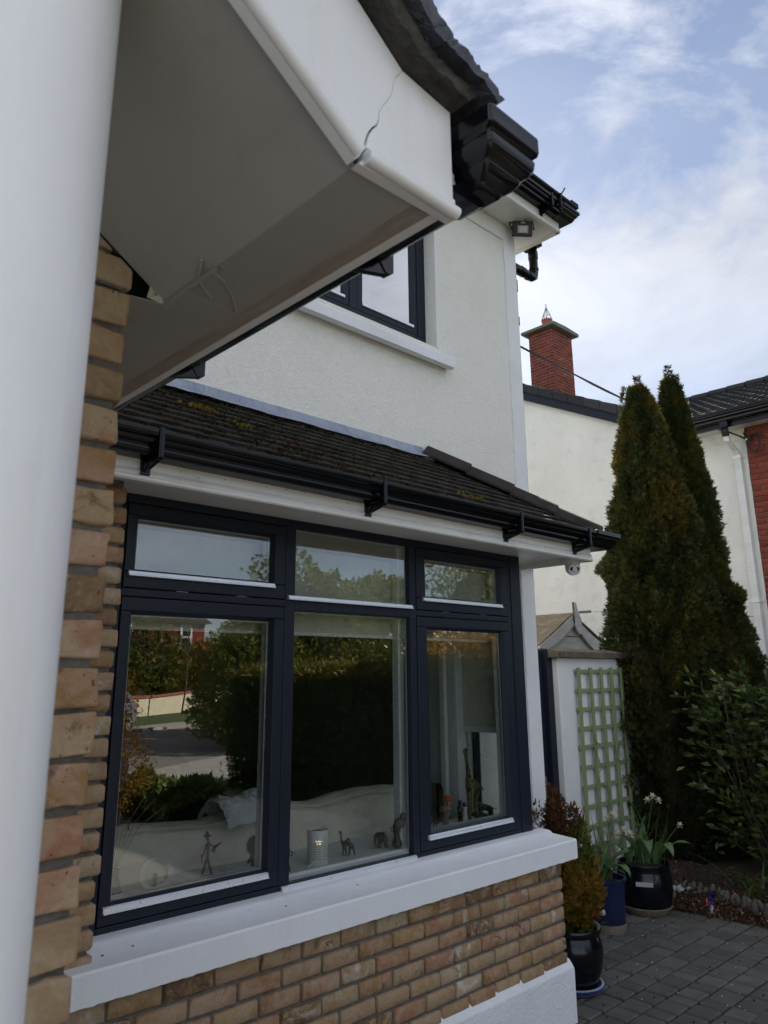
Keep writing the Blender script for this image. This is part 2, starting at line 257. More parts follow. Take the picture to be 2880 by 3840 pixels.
leafm('tree_leaf', (.045, .075, .016), (.13, .18, .04), (.30, .22, .03), .6, .4)
leafm('copper_leaf', (.10, .05, .008), (.26, .14, .02), (.34, .20, .03), .6, .4)
leafm('petal', (.66, .64, .52), (.80, .79, .72), None, .6, .35)
leafm('blossom', (.75, .70, .68), (.85, .83, .82), None, .6, .35)
leafm('lavender', (.10, .12, .15), (.22, .24, .30), None, .7, .3)
plain('cup_orange', (.60, .22, .03), .6); plain('magenta', (.30, .01, .06), .6); plain('bark', (.06, .042, .03), .95, .3, 20, .8, 40); plain('twig', (.10, .075, .055), .9)
# pots
plain('glaze_black', (.004, .005, .007), .16, .3, 6, .2, 40, spec=.4, coat=.0, stretch=(1, 1, .15))
b = NB('glaze_blue'); n = b.noise(9, 5, .6, .3, stretch=(2, 2, .3)); c = b.mix(b.rng(n, .35, .7), c4(.008, .012, .040), c4(.012, .022, .075)); M['glaze_blue'] = b.fin(c, .25, b.bump(n, .15, .003), spec=.5)
plain('saucer_blue', (.022, .04, .19), .2, .2, 14, coat=.3); plain('raw_clay', (.15, .125, .095), .95, .25, 25, .5, 90); plain('compost', (.022, .015, .010), 1, .4, 60, 1, 120)
plain('pale_rim', (.30, .31, .36), .5)
# interior and ornaments
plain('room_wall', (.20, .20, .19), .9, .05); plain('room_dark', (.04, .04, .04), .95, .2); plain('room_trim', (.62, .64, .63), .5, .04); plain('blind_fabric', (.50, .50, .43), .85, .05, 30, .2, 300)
plain('board_white', (.60, .61, .61), .4, .04); plain('blind_box', (.30, .265, .20), .7, .05)
b = NB('sofa_linen'); n = b.noise(8, 6, .65, .7); c = b.mix(b.rng(n, .3, .7), c4(.52, .49, .40), c4(.64, .61, .52)); M['sofa_linen'] = b.fin(c, .95, b.bump(b.noise(14, 5, .6, 1.2), .5, .03, b.bump(b.noise(400, 2), .3, .002)), spec=.1)
plain('ceramic_white', (.62, .62, .60), .35, .04); plain('dark_wood', (.030, .018, .013), .35, .3, 30, .2, 90, spec=.5); plain('warm_wood', (.16, .07, .035), .5, .3, 20, .2, 60); plain('pale_wood', (.20, .15, .09), .6, .25, 20)
plain('orange_paint', (.55, .10, .03), .5, .4, 60); plain('cloth_white', (.55, .58, .60), .9, .08, 8, .8, 30, dist=.02); plain('satin_glass', (.50, .53, .51), .2, .05); plain('stone_grey', (.12, .12, .11), .8, .3, 80)
b = NB('beadwork_yellow'); v = b.voro(260); c = b.mix(b.rng(b.noise(70, 3, .6, 1), .45, .55), c4(.012, .012, .010), c4(.19, .19, .06)); M['beadwork_yellow'] = b.fin(c, .5, b.bump(v, .8, .003))
b = NB('beadwork_grey'); v = b.voro(260); c = b.mix(b.rng(b.noise(90, 3, .6, 1), .47, .56), c4(.012, .012, .012), c4(.15, .15, .14)); M['beadwork_grey'] = b.fin(c, .5, b.bump(v, .8, .003))
b = NB('lit_bulb'); b.fin(c4(1, .8, .5), .5); b.b.inputs['Emission Color'].default_value = (1, .72, .42, 1); b.b.inputs['Emission Strength'].default_value = 1.2; M['lit_bulb'] = b.m
plain('car_paint', (.20, .215, .235), .25, .03, metal=.4, coat=.6); plain('car_glass', (.01, .012, .014), .05, spec=.8); plain('tail_red', (.35, .01, .01), .2); plain('cable_black', (.010, .010, .010), .5); plain('foil_purple', (.03, .012, .11), .25, .4, 80, metal=.5); plain('camera_white', (.55, .56, .57), .35, .03); plain('lens_black', (.004, .004, .004), .08, coat=.5); plain('led_panel', (.45, .45, .43), .3); plain('opp_wall', (.62, .56, .40), .9, .08, 3, .4, 40)
plain('grey_metal', (.25, .26, .27), .35, .1, metal=.7); plain('silver_paper', (.26, .27, .29), .4, .2, 60); plain('router_plastic', (.03, .03, .03), .4); plain('router_print', (.20, .03, .02), .5); plain('cream_cord', (.55, .53, .45), .5); plain('foam', (.50, .47, .38), .9, .2, 40, .6, 80)

# ------------------------------------------------------------------ helpers
WL = {}
def wloc(o): return WL.get(o.name, (0, 0, 0)) if o is not None else (0, 0, 0)
def tag(o, label=None, cat=None, group=None, kind=None):
    for k, v in (('label', label), ('category', cat), ('group', group), ('kind', kind)):
        if v: o[k] = v
    return o
def thing(name, label, cat, loc, group=None):
    o = bpy.data.objects.new(name, None); o.empty_display_size = .1; COL.objects.link(o); o.location = loc; WL[o.name] = tuple(loc)
    return tag(o, label, cat, group)
def link(name, me, parent=None, loc=None, rot=None, scale=None):
    """link a mesh object; loc is in world metres"""
    o = bpy.data.objects.new(name, me); COL.objects.link(o); p = wloc(parent)
    if parent is not None: o.parent = parent
    if loc is None: loc = p
    o.location = Vector(loc)-Vector(p); WL[o.name] = tuple(loc)
    if rot: o.rotation_euler = rot
    if scale: o.scale = scale
    return o
class MB:
    def __init__(s): s.v = []; s.f = []
    def add(s, v, f):
        n = len(s.v); s.v += [tuple(q) for q in v]; s.f += [tuple(i+n for i in q) for q in f]; return s
    def box(s, x0, x1, y0, y1, z0, z1):
        return s.add([(x0, y0, z0), (x1, y0, z0), (x1, y1, z0), (x0, y1, z0), (x0, y0, z1), (x1, y0, z1), (x1, y1, z1), (x0, y1, z1)],
                     [(0, 3, 2, 1), (4, 5, 6, 7), (0, 1, 5, 4), (1, 2, 6, 5), (2, 3, 7, 6), (3, 0, 4, 7)])
    def prism(s, pts, axis, a, b):
        n = len(pts); m = {'x': lambda p, t: (t, p[0], p[1]), 'y': lambda p, t: (p[0], t, p[1]), 'z': lambda p, t: (p[0], p[1], t)}[axis]
        v = [m(p, a) for p in pts]+[m(p, b) for p in pts]
        return s.add(v, [tuple(range(n-1, -1, -1)), tuple(range(n, 2*n))]+[(i, (i+1) % n, (i+1) % n+n, i+n) for i in range(n)])
    def tube(s, path, r, n=8, cap=True):
        path = [Vector(p) for p in path]; rr = r if isinstance(r, (list, tuple)) else [r]*len(path); rings = []
        t0 = (path[1]-path[0]).normalized(); a = t0.cross(Vector((0, 0, 1)))
        if a.length < .1: a = t0.cross(Vector((1, 0, 0)))
        a.normalize()
        for i, p in enumerate(path):
            t = (path[min(i+1, len(path)-1)]-path[max(i-1, 0)]).normalized(); a = (a-t*a.dot(t)).normalized(); b = t.cross(a)
            rings.append([p+(a*math.cos(2*PI*k/n)+b*math.sin(2*PI*k/n))*rr[i] for k in range(n)])
        v = [q for ring in rings for q in ring]
        f = [(i*n+k, i*n+(k+1) % n, (i+1)*n+(k+1) % n, (i+1)*n+k) for i in range(len(path)-1) for k in range(n)]
        if cap: f += [tuple(range(n-1, -1, -1)), tuple(range((len(path)-1)*n, len(path)*n))]
        return s.add(v, f)
    def lathe(s, prof, cx, cy, n=28, caps=True):
        v = [(cx+r*math.cos(2*PI*k/n), cy+r*math.sin(2*PI*k/n), z) for r, z in prof for k in range(n)]
        f = [(i*n+k, i*n+(k+1) % n, (i+1)*n+(k+1) % n, (i+1)*n+k) for i in range(len(prof)-1) for k in range(n)]
        if caps: f += [tuple(range(n-1, -1, -1)), tuple(range((len(prof)-1)*n, len(prof)*n))]
        return s.add(v, f)
    def ball(s, c, r, n=10, sc=(1, 1, 1)):
        prof = [(math.sin(PI*i/n), -math.cos(PI*i/n)) for i in range(1, n)]; m = n+2
        v = [(c[0]+r*sc[0]*p*math.cos(2*PI*k/m), c[1]+r*sc[1]*p*math.sin(2*PI*k/m), c[2]+r*sc[2]*q) for p, q in prof for k in range(m)]
        f = [(i*m+k, i*m+(k+1) % m, (i+1)*m+(k+1) % m, (i+1)*m+k) for i in range(len(prof)-1) for k in range(m)]+[tuple(range(m-1, -1, -1)), tuple(range((len(prof)-1)*m, len(prof)*m))]
        return s.add(v, f)
    def mesh(s, name, mat, off=(0, 0, 0), recalc=True, smooth=False):
        me = bpy.data.meshes.new(name); me.from_pydata([(a-off[0], b_-off[1], c_-off[2]) for a, b_, c_ in s.v], [], s.f); me.materials.append(M[mat])
        if recalc:
            bm = bmesh.new(); bm.from_mesh(me); bmesh.ops.recalc_face_normals(bm, faces=bm.faces); bm.to_mesh(me); bm.free()
        if smooth: me.polygons.foreach_set('use_smooth', [True]*len(me.polygons))
        return me
    def build(s, name, mat, parent=None, smooth=False, bevel=0, seg=2, kind=None, label=None, cat=None, loc=None, group=None):
        base = wloc(parent) if parent is not None else (loc or (0, 0, 0))
        o = link(name, s.mesh(name, mat, base, True, smooth), parent, base)
        if bevel:
            m = o.modifiers.new('bevel', 'BEVEL'); m.width = bevel; m.segments = seg; m.limit_method = 'ANGLE'; m.angle_limit = math.radians(35)
            o.data.polygons.foreach_set('use_smooth', [True]*len(o.data.polygons)); w = o.modifiers.new('wn', 'WEIGHTED_NORMAL'); w.keep_sharp = True
        elif smooth:
            try: o.data.set_sharp_from_angle(angle=math.radians(38))
            except Exception: pass
        return tag(o, label, cat, group, kind)
def bx(name, mat, parent, x0, x1, y0, y1, z0, z1, bevel=0, **k): return MB().box(x0, x1, y0, y1, z0, z1).build(name, mat, parent, bevel=bevel, **k)
def np_mesh(name, mat, verts, faces, attrs=None, n_per=3, smooth=False):
    me = bpy.data.meshes.new(name); verts = np.asarray(verts, np.float32); faces = np.asarray(faces, np.int32)
    me.vertices.add(len(verts)); me.vertices.foreach_set('co', verts.ravel()); me.loops.add(faces.size); me.loops.foreach_set('vertex_index', faces.ravel())
    me.polygons.add(len(faces)); me.polygons.foreach_set('loop_start', np.arange(0, faces.size, n_per, dtype=np.int32))
    me.polygons.foreach_set('loop_total', np.full(len(faces), n_per, np.int32))
    for k, v in (attrs or {}).items():
        a = me.attributes.new(k, 'FLOAT', 'FACE'); a.data.foreach_set('value', np.asarray(v, np.float32))
    me.materials.append(M[mat]); me.update(calc_edges=True); me.validate(); return me
def skin(name, mat, parent, vs, es, rs, root=0, sub=2, scale=1.0, origin=(0, 0, 0), rz=0.0, **k):
    """one smooth continuous body grown round a skeleton; vs in local units"""
    me = bpy.data.meshes.new(name); ca, sa = math.cos(rz), math.sin(rz)
    me.from_pydata([(x*ca*scale-y*sa*scale, x*sa*scale+y*ca*scale, z*scale) for x, y, z in vs], es, []); me.materials.append(M[mat])
    o = link(name, me, parent, origin)
    m = o.modifiers.new('skin', 'SKIN'); m.use_smooth_shade = True
    for i, r in enumerate(rs):
        q = me.skin_vertices[0].data[i]; q.radius = (r*scale, r*scale) if not isinstance(r, tuple) else (r[0]*scale, r[1]*scale); q.use_root = (i == root)
    s_ = o.modifiers.new('sub', 'SUBSURF'); s_.levels = sub; s_.render_levels = sub
    for a, v in k.items(): o[a] = v
    return o
def nz(x, y, z): return noise.noise(Vector((x, y, z)))

# tumbled bricks: a few shared shapes per size
def brick_mesh(L, D, H, seed, mat='buff_brick', r=.006, seg=1, sub=0):
    rr = random.Random(seed); bm = bmesh.new(); bmesh.ops.create_cube(bm, size=1)
    for v in bm.verts: v.co = Vector((v.co.x*L, v.co.y*D, v.co.z*H))
    for v in bm.verts: v.co += Vector([rr.uniform(-.0022, .0022) for _ in range(3)])
    bmesh.ops.bevel(bm, geom=bm.edges[:], offset=r*rr.uniform(.8, 1.25), segments=seg, profile=.6, affect='EDGES')
    for v in bm.verts: v.co += Vector([rr.uniform(-.0012, .0012) for _ in range(3)])
    if sub:
        bmesh.ops.subdivide_edges(bm, edges=[e for e in bm.edges if e.calc_length() > .02], cuts=sub, use_grid_fill=True)
        for v in bm.verts:
            n = noise.noise(v.co*28+Vector((seed, 0, 0)))*.0045+noise.noise(v.co*75+Vector((0, seed, 0)))*.003
            v.co += v.normal*n
    me = bpy.data.meshes.new('brick'); bm.to_mesh(me); bm.free(); me.materials.append(M[mat]); me.polygons.foreach_set('use_smooth', [True]*len(me.polygons)); return me
def lay(me_list, parent, x, y, z, rot=0.0, wob=.4, name='brick'):
    me = R_.choice(me_list)
    return link(name, me, parent, (x, y+R_.uniform(-.0025, .0025), z), (R_.uniform(-.01, .01)*wob, R_.uniform(-.012, .012)*wob, rot+R_.uniform(-.01, .01)*wob+(PI if R_.random() < .5 else 0)))

# foliage made of many small sprays (each a fan of leaflets)
def sprays(name, mat, parent, P, D, size, tone, gold=None, leaflets=5, width=.16, fan=1.0, seed=1, base=None, **k):
    rs = np.random.RandomState(seed); P = np.asarray(P, float); D = np.asarray(D, float); N = len(P)
    D /= np.linalg.norm(D, axis=1)[:, None]+1e-9; A = np.cross(D, rs.normal(size=(N, 3))); A /= np.linalg.norm(A, axis=1)[:, None]+1e-9
    V = []; ang = np.linspace(-fan, fan, leaflets); size = np.asarray(size)*np.ones(N)
    for j, a in enumerate(ang):
        a_ = a+rs.uniform(-.15, .15, N); L = size*rs.uniform(.65, 1.1, N)*(1-.28*abs(a)/max(fan, .01))
        d = D*np.cos(a_)[:, None]+A*np.sin(a_)[:, None]; n_ = np.cross(d, np.cross(D, A)+.35*rs.normal(size=(N, 3))); n_ /= np.linalg.norm(n_, axis=1)[:, None]+1e-9
        st = P+D*(size*.22*(j % 3)/2)[:, None]
        mid = st+d*(L*.45)[:, None]; w = (L*width)[:, None]*n_
        V += [st, mid+w, st+d*L[:, None], mid-w]
    V = np.stack(V, 1).reshape(-1, 3); q = np.arange(N*leaflets)*4; F = np.stack([q, q+1, q+2, q+3], 1)
    b0 = np.array(wloc(parent) if parent is not None else (0, 0, 0))
    me = np_mesh(name, mat, V-b0, F, {'tone': np.clip(np.repeat(tone, leaflets)+rs.uniform(-.15, .15, N*leaflets), 0, 1), 'gold': np.repeat(gold if gold is not None else np.zeros(N), leaflets)}, 4)
    o = link(name, me, parent); return tag(o, **k)
def column_points(cx, cy, z0, z1, rf, n, seed, lean=(0, 0), rough=.16, clump=2.2, inner=.55):
    rs = np.random.RandomState(seed); P = []; D = []; T = []
    zs = np.linspace(z0, z1, 200); w = np.array([rf(z)+.02 for z in zs]); w /= w.sum(); zz = rs.choice(zs, n, p=w)+rs.uniform(-.02, .02, n); th = rs.uniform(0, 2*PI, n)
    for z, t in zip(zz, th):
        c, s_ = math.cos(t), math.sin(t); q = nz(c*clump+seed, s_*clump, z*2.4)+.6*nz(c*5+seed, s_*5, z*6.5)
        r = rf(z)*(1+rough*q*1.6); k = inner+(1-inner)*rs.rand()**.45; f = (z-z0)/(z1-z0)
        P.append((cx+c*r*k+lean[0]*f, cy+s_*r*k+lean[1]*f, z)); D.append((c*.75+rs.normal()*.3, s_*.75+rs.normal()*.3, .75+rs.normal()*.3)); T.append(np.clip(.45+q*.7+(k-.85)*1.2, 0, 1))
    return np.array(P), np.array(D), np.array(T)
def blob_points(c, rad, n, seed, clump=1.6, inner=.5, flat=None):
    rs = np.random.RandomState(seed); d = rs.normal(size=(n, 3)); d /= np.linalg.norm(d, axis=1)[:, None]; P = []; T = []
    for v in d:
        q = nz(v[0]*clump+seed, v[1]*clump, v[2]*clump)+.5*nz(v[0]*4+seed, v[1]*4, v[2]*4); k = (1+.45*q)*(inner+(1-inner)*rs.rand()**.4); P.append((c[0]+v[0]*rad[0]*k, c[1]+v[1]*rad[1]*k, c[2]+v[2]*rad[2]*k)); T.append(.5+q*.8)
    D = d*.8+rs.normal(size=(n, 3))*.4+np.array([0, 0, .3]); return np.array(P), D, np.clip(np.array(T), 0, 1)

# ------------------------------------------------------------------ ground
g = MB(); g.add([(-600, -600, G-.06), (600, -600, G-.06), (600, 600, G-.06), (-600, 600, G-.06)], [(0, 1, 2, 3)]); g.build('ground', 'grass_ground', kind='structure')
dr = MB().box(-4.5, 6.55, -8.0, 5.2, G-.05, G-.022).build('driveway', 'joint_sand', kind='structure'); WL[dr.name] = (0, 0, 0)
def paver_mesh(lx, seed):
    rr = random.Random(seed); ly = .1360; h = .05; e = .007; j = lambda: rr.uniform(-.0016, .0016)
    pts = [(-lx/2+j(), -ly/2+j()), (lx/2+j(), -ly/2+j()), (lx/2+j(), ly/2+j()), (-lx/2+j(), ly/2+j())]; m = MB(); v = []
    for z, k in ((-h, 0), (-e, 0), (0, e)):
        for x, y in pts: v.append((x-math.copysign(k, x), y-math.copysign(k, y), z))
    m.add(v, [(8, 9, 10, 11)]+[(4*r+i, 4*r+(i+1) % 4, 4*r+4+(i+1) % 4, 4*r+4+i) for r in (0, 1) for i in range(4)]); return m.mesh('paver', 'paver', recalc=True)
SZ = [.105, .148, .152, .205]; PM = {s_: [paver_mesh(s_-.0135, i+int(s_*1000)) for i in range(3)] for s_ in SZ}
rest_v, rest_f, rest_t = [], [], []; npv = 0
for row in range(-24, 16):
    yc = 2.434+row*.1487; x = -1.2+R_.uniform(0, .2)
    while x < 6.45:
        s_ = R_.choice(SZ); xc = x+s_/2; x += s_
        if yc > 2.5 and xc < 3.78 and xc > -4: continue
        if yc > 3.05 and xc < 4.42: continue
        dz = R_.uniform(-.0022, .0022)
        if npv < 290 and xc > 3.75 and 1.9 < yc < 3.75 and xc < 6.25:
            link('paver', R_.choice(PM[s_]), dr, (xc, yc, G+dz), (R_.uniform(-.006, .006), R_.uniform(-.006, .006), R_.uniform(-.008, .008))); npv += 1
        elif yc < 1.9 or xc < 3.75 or yc > 3.75:
            a, b_ = s_/2-.004, .070; n = len(rest_v); rest_v += [(xc-a, yc-b_, G+dz), (xc+a, yc-b_, G+dz), (xc+a, yc+b_, G+dz), (xc-a, yc+b_, G+dz)]; rest_f.append((n, n+1, n+2, n+3)); rest_t.append(R_.random())
o = link('pavers', np_mesh('pavers', 'paver', rest_v, rest_f, {'tone': rest_t}, 4), dr); o['kind'] = 'stuff'

# ------------------------------------------------------------------ the house
house = thing('house', 'white rendered house with textured upper wall, brick bay window and black gutters', 'house', (1.4, 3.1, G))
# upper and side walls
def wall(name, mat, x0, x1, y0, y1, z0, z1, par=house, bevel=.004): return bx(name, mat, par, x0, x1, y0, y1, z0, z1, bevel)
wl_ = MB(); wl_.box(3.472, 4.275, 3.10, 3.34, 1.0, 3.27).box(-4, 2.0, 3.10, 3.34, 1.0, 3.27).box(2.0, 3.472, 3.10, 3.34, 1.0, 2.12).box(2.0, 3.472, 3.10, 3.34, 3.22, 3.27).box(3.776, 4.275, 3.10, 3.34, G, .999).box(-4, .9, 3.10, 3.34, G, .999).box(.9, 3.776, 3.10, 3.34, .80, .999)
wl_.build('textured_wall', 'textured_render', house)
def ragged(name, x0, x1, y0, y1, z0, z1, edge, n=90, amp=.004):      # smooth band whose edge against the render is hand-trowelled
    m = MB(); rr = random.Random(hash(edge) % 97+int(x0*10)); pts = []
    if edge in ('l', 'r'):
        e = [(z0+(z1-z0)*i/n, rr.uniform(-amp, amp)) for i in range(n+1)]
        pts = [(x0+(d if edge == 'l' else 0), z) for z, d in e]+[(x1+(d if edge == 'r' else 0), z) for z, d in reversed(e)]
    else:
        e = [(x0+(x1-x0)*i/n, rr.uniform(-amp, amp)) for i in range(n+1)]
        pts = [(x, z0+(d if edge == 'b' else 0)) for x, d in e]+[(x, z1+(d if edge == 't' else 0)) for x, d in reversed(e)]
    return m.prism(pts, 'y', y0, y1).build(name, 'trim_paint', house)
ragged('quoin_band', 4.272, 4.414, 3.086, 3.34, G, 3.41, 'l', 160)
ragged('eaves_band', -4, 4.2718, 3.086, 3.34, 3.268, 3.41, 'b', 200)
bx('side_wall', 'trim_paint', house, 4.17, 4.412, 3.341, 9.6, G, 3.41); bx('back_wall', 'trim_paint', house, -4, 4.16, 9.4, 9.6, G, 3.41); bx('party_wall', 'trim_paint', house, -4.2, -4.001, 3.1, 9.6, G, 3.41)
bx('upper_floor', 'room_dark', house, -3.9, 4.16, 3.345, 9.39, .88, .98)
# roof
m = MB(); e = 3.60; X0, X1, Y0, Y1 = -4.6, 4.78, 2.735, 9.95; rz = e+.53*(Y1-Y0)/2; ym = (Y0+Y1)/2; dd = (Y1-Y0)/2
m.add([(X0, Y0, e), (X1, Y0, e), (X1, Y1, e), (X0, Y1, e), (X0+dd, ym, rz), (X1-dd, ym, rz)], [(0, 1, 5, 4), (1, 2, 5), (2, 3, 4, 5), (3, 0, 4), (3, 2, 1, 0)]); hr = m.build('roof', 'neighbour_tile', house)
m = MB()
for i in range(26):
    x = 4.76-i*.3; m.box(x-.292, x, 2.715, 2.80, 3.592, 3.612)
m.box(4.70, 4.795, 2.72, 2.80, 3.60, 3.64); m.build('eaves_tile', 'neighbour_tile', hr)
bx('upper_soffit', 'fascia_white', house, -4.4, 4.655, 2.86, 3.0859, 3.41, 3.418); bx('upper_soffit', 'fascia_white', house, 4.4145, 4.655, 3.0861, 9.8, 3.41, 3.418)
def fascia_profile(z0, zt, t=.02): return [(0, zt), (0, z0+.043), (-.006, z0+.038), (-.009, z0+.031), (-.003, z0+.026), (-.003, z0+.023), (-.010, z0+.020), (-.0145, z0+.014), (-.014, z0+.006), (-.008, z0), (t, z0), (t, zt)]
MB().prism([(2.839+a, z) for a, z in fascia_profile(3.384, 3.56)], 'x', -4.4, 4.675).build('upper_fascia', 'fascia_white', house, smooth=True)
MB().prism([(4.675-a, z) for a, z in fascia_profile(3.384, 3.56)], 'y', 2.8392, 9.8).build('upper_fascia', 'fascia_white', house, smooth=True)
# gutter profile: out from the fascia, up
GP = [(0, .083), (0, 0), (.064, 0), (.074, .004), (.080, .013), (.082, .022), (.081, .027), (.087, .030), (.096, .036), (.102, .045), (.103, .052), (.100, .055), (.108, .057), (.114, .061), (.116, .066), (.116, .083), (.111, .085), (.110, .070), (.098, .058), (.095, .048), (.078, .032), (.074, .010), (.062, .004), (.004, .004), (.004, .083)]
def gutter(parent, axis, f, z, a, b, sgn=-1, sc=1.0, name='gutter'):
    return MB().prism([(f+sgn*(u*sc+.001), z+w*sc) for u, w in GP], axis, a, b).build(name, 'black_plastic', parent, smooth=True)
def bracket(parent, axis, f, z, t, sgn=-1, foot=.03):
    w = .012; m = MB(); q = lambda u, h: (f+sgn*u, z+h)
    w = .010; m.prism([q(.117, .088), q(.1225, .090), q(.1225, -.016), q(.112, -.024), q(.100, -.022), q(.086, -.003), q(.094, .03), q(.117, .055)], axis, t-w, t+w)
    m.prism([q(.1225, .092), q(.1255, .092), q(.1255, -.01), q(.1215, -.018)], axis, t-w*.45, t+w*.45)
    m.prism([q(.113, -.002), q(.113, -.023), q(.012, -.048), q(.0025, -.058), q(.0025, -.004)], axis, t-.007, t+.007)
    m.prism([q(.014, -.004), q(.014, -.054), q(.002, -.060), q(.002, .0)], axis, t-.018, t+.018)
    m.prism([q(.04, -.020), q(.04, -.030), q(.002, -.05), q(.002, -.012)], axis, t-.012, t+.012)
    return m.build('gutter_bracket', 'black_plastic', parent, bevel=.002, seg=1)
ug = gutter(house, 'x', 2.839, 3.475, -4.4, 4.70); gutter(house, 'y', 4.675, 3.475, 2.82, 9.7, 1)
# mitred corner casting of the upper gutter and its union
def corner_piece(parent, fx, fy, z, sc=1.0, ext=.0):
    lv = [(.090, .0), (.064, .0), (.060, .010), (.054, .012), (.050, .012), (.034, .026), (.028, .032), (.022, .033), (.004, .044), (-.004, .052)]
    m = MB(); v = []
    for h, o_ in lv: x1 = fx+.124*sc+ext-o_; y0 = fy-.124*sc+o_; v += [(fx-.10, y0, z+h), (x1, y0, z+h), (x1, fy+.10, z+h), (fx-.10, fy+.10, z+h)]
    n = len(lv); m.add(v, [(0, 1, 2, 3), tuple(4*(n-1)+i for i in (3, 2, 1, 0))]+[(4*r+i, 4*r+(i+1) % 4, 4*r+4+(i+1) % 4, 4*r+4+i) for r in range(n-1) for i in range(4)])
    return m.build('gutter_corner', 'black_plastic', parent, bevel=.003, seg=2)
corner_piece(ug, 4.675, 2.839, 3.475)
bracket(ug, 'x', 2.839, 3.475, 4.42); m = MB().box(4.50, 4.53, 2.708, 2.72, 3.47, 3.57); m.box(4.508, 4.522, 2.70, 2.712, 3.48, 3.60); m.tube([(4.515, 2.706, 3.58), (4.56, 2.69, 3.66)], .006); m.build('gutter_clip', 'black_plastic', ug)
bx('gutter_outlet', 'black_plastic', ug, 4.70, 4.80, 3.08, 3.24, 3.43, 3.474, .006)
# downpipe with swan neck at the corner
m = MB(); m.tube([(4.78, 3.165, 3.46), (4.78, 3.165, 3.215), (4.772, 3.165, 3.175), (4.74, 3.165, 3.158)], .036, 14); m.tube([(4.74, 3.165, 3.158), (4.51, 3.165, 3.158), (4.482, 3.165, 3.146), (4.471, 3.165, 3.11)], .036, 14); m.tube([(4.470, 3.165, 3.12), (4.470, 3.165, G)], .034, 14)
dp = m.build('downpipe', 'black_plastic', house, smooth=True)
m = MB()
for p, q in (((4.78, 3.165, 3.40), (4.78, 3.165, 3.34)), ((4.78, 3.165, 3.25), (4.78, 3.165, 3.235)), ((4.70, 3.165, 3.158), (4.685, 3.165, 3.158)), ((4.63, 3.165, 3.158), (4.575, 3.165, 3.158)), ((4.47, 3.165, 3.02), (4.47, 3.165, 2.93)), ((4.47, 3.165, 2.70), (4.47, 3.165, 2.64)), ((4.47, 3.165, 1.2), (4.47, 3.165, 1.12))): MB().tube([p, q], .041, 14).build('pipe_collar', 'black_plastic', dp, smooth=True)
# moulded upper window
uw = MB(); Yf = 3.19; z0 = 2.168
uw.box(2.0, 3.472, Yf, Yf+.07, z0-.05, z0+.045).box(3.395, 3.472, Yf, Yf+.07, z0+.0451, 3.22).box(2.782, 2.842, Yf, Yf+.07, z0+.0451, 3.22).box(2.0, 2.07, Yf, Yf+.07, z0+.0451, 3.22)
uwin = uw.build('upper_window', 'anthracite', house, bevel=.004)
m = MB(); m.box(2.846, 2.893, Yf+.004, Yf+.06, z0+.0475, 3.22).box(3.345, 3.392, Yf+.004, Yf+.06, z0+.0475, 3.22).box(2.8932, 3.3448, Yf+.004, Yf+.06, z0+.0475, z0+.095); m.build('sash', 'anthracite', uwin, bevel=.005)
m = MB(); m.box(2.0702, 2.11, Yf+.004, Yf+.06, z0+.0475, 3.22).box(2.735, 2.7795, Yf+.004, Yf+.06, z0+.0475, 3.22).box(2.1102, 2.7348, Yf+.004, Yf+.06, z0+.0475, z0+.095); m.build('sash', 'anthracite', uwin, bevel=.005)
for a, b_ in ((2.893, 3.345), (2.11, 2.735)):
    bx('glass_pane', 'upper_glass', uwin, a, b_, Yf+.022, Yf+.026, z0+.095, 3.22); bx('drip_bar', 'aluminium', uwin, a-.004, b_+.006, Yf-.006, Yf+.0035, z0+.088, z0+.106, .002)
    m = MB().box(b_-.013, b_-.001, Yf+.027, Yf+.05, z0+.1, 3.22).box(b_-.075, b_-.03, Yf+.06, Yf+.07, z0+.1, 3.22); m.build('inner_edge', 'silver_edge', uwin)
ragged('window_band', 3.472, 3.494, 3.092, 3.0995, 2.12, 3.22, 'r', 60, .003)
bx('window_reveal', 'trim_paint', house, 3.4722, 3.478, 3.0996, 3.189, 2.10, 3.22)
m = MB().prism([(3.02, 1.972), (3.02, 2.036), (3.025, 2.043), (3.19, 2.120), (3.19, 2.05), (3.09, 1.985), (3.045, 1.965), (3.035, 1.972)], 'x', 1.9, 3.565); m.build('upper_sill', 'sill_paint', house, bevel=.004)
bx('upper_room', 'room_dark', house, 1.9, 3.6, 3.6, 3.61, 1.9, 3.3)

# ------------------------------------------------------------------ bay: brick wall below the window
BZ = -1.055; CH = .0722
bw = MB(); bw.box(.93, 3.764, 2.572, 2.70, -1.50, -.985).box(3.63, 3.764, 2.70, 3.0995, -1.50, -.985).box(.93, 1.150, 2.572, 2.80, -.975, .715)
bay = bw.build('bay_wall', 'mortar', house)
ST = [brick_mesh(.184, .10, .0585, i) for i in range(10)]; HD = [brick_mesh(.112, .10, .0585, 40+i, r=.008) for i in range(5)]; HF = [brick_mesh(.085, .10, .0585, 60+i) for i in range(4)]
HB = [brick_mesh(.062, .10, .0585, 160+i, r=.008) for i in range(4)]
for k in range(-6, 1):
    zc = BZ+k*CH+.0292; x = 3.774; first = True
    while x > .95:
        L = (.115 if k % 2 else .214) if first else .1945
        if first and k % 2 == 0: me = [brick_mesh(.205, .10, .0585, 300+k)]
        else: me = HD if first else ST
        h = 1.0
        o = lay(me, bay, x-L/2+(.002 if first else 0), 2.608, zc); 
        if k == 0: o.scale = (1, 1, 1)
        x -= L; first = False
    if k % 2 == 0: lay(HD, bay, 3.722, 2.72, zc, PI/2)
    y = 2.68 if k % 2 else 2.78
    while y < 3.05: lay(ST, bay, 3.724, y+.09, zc, PI/2); y += .1945
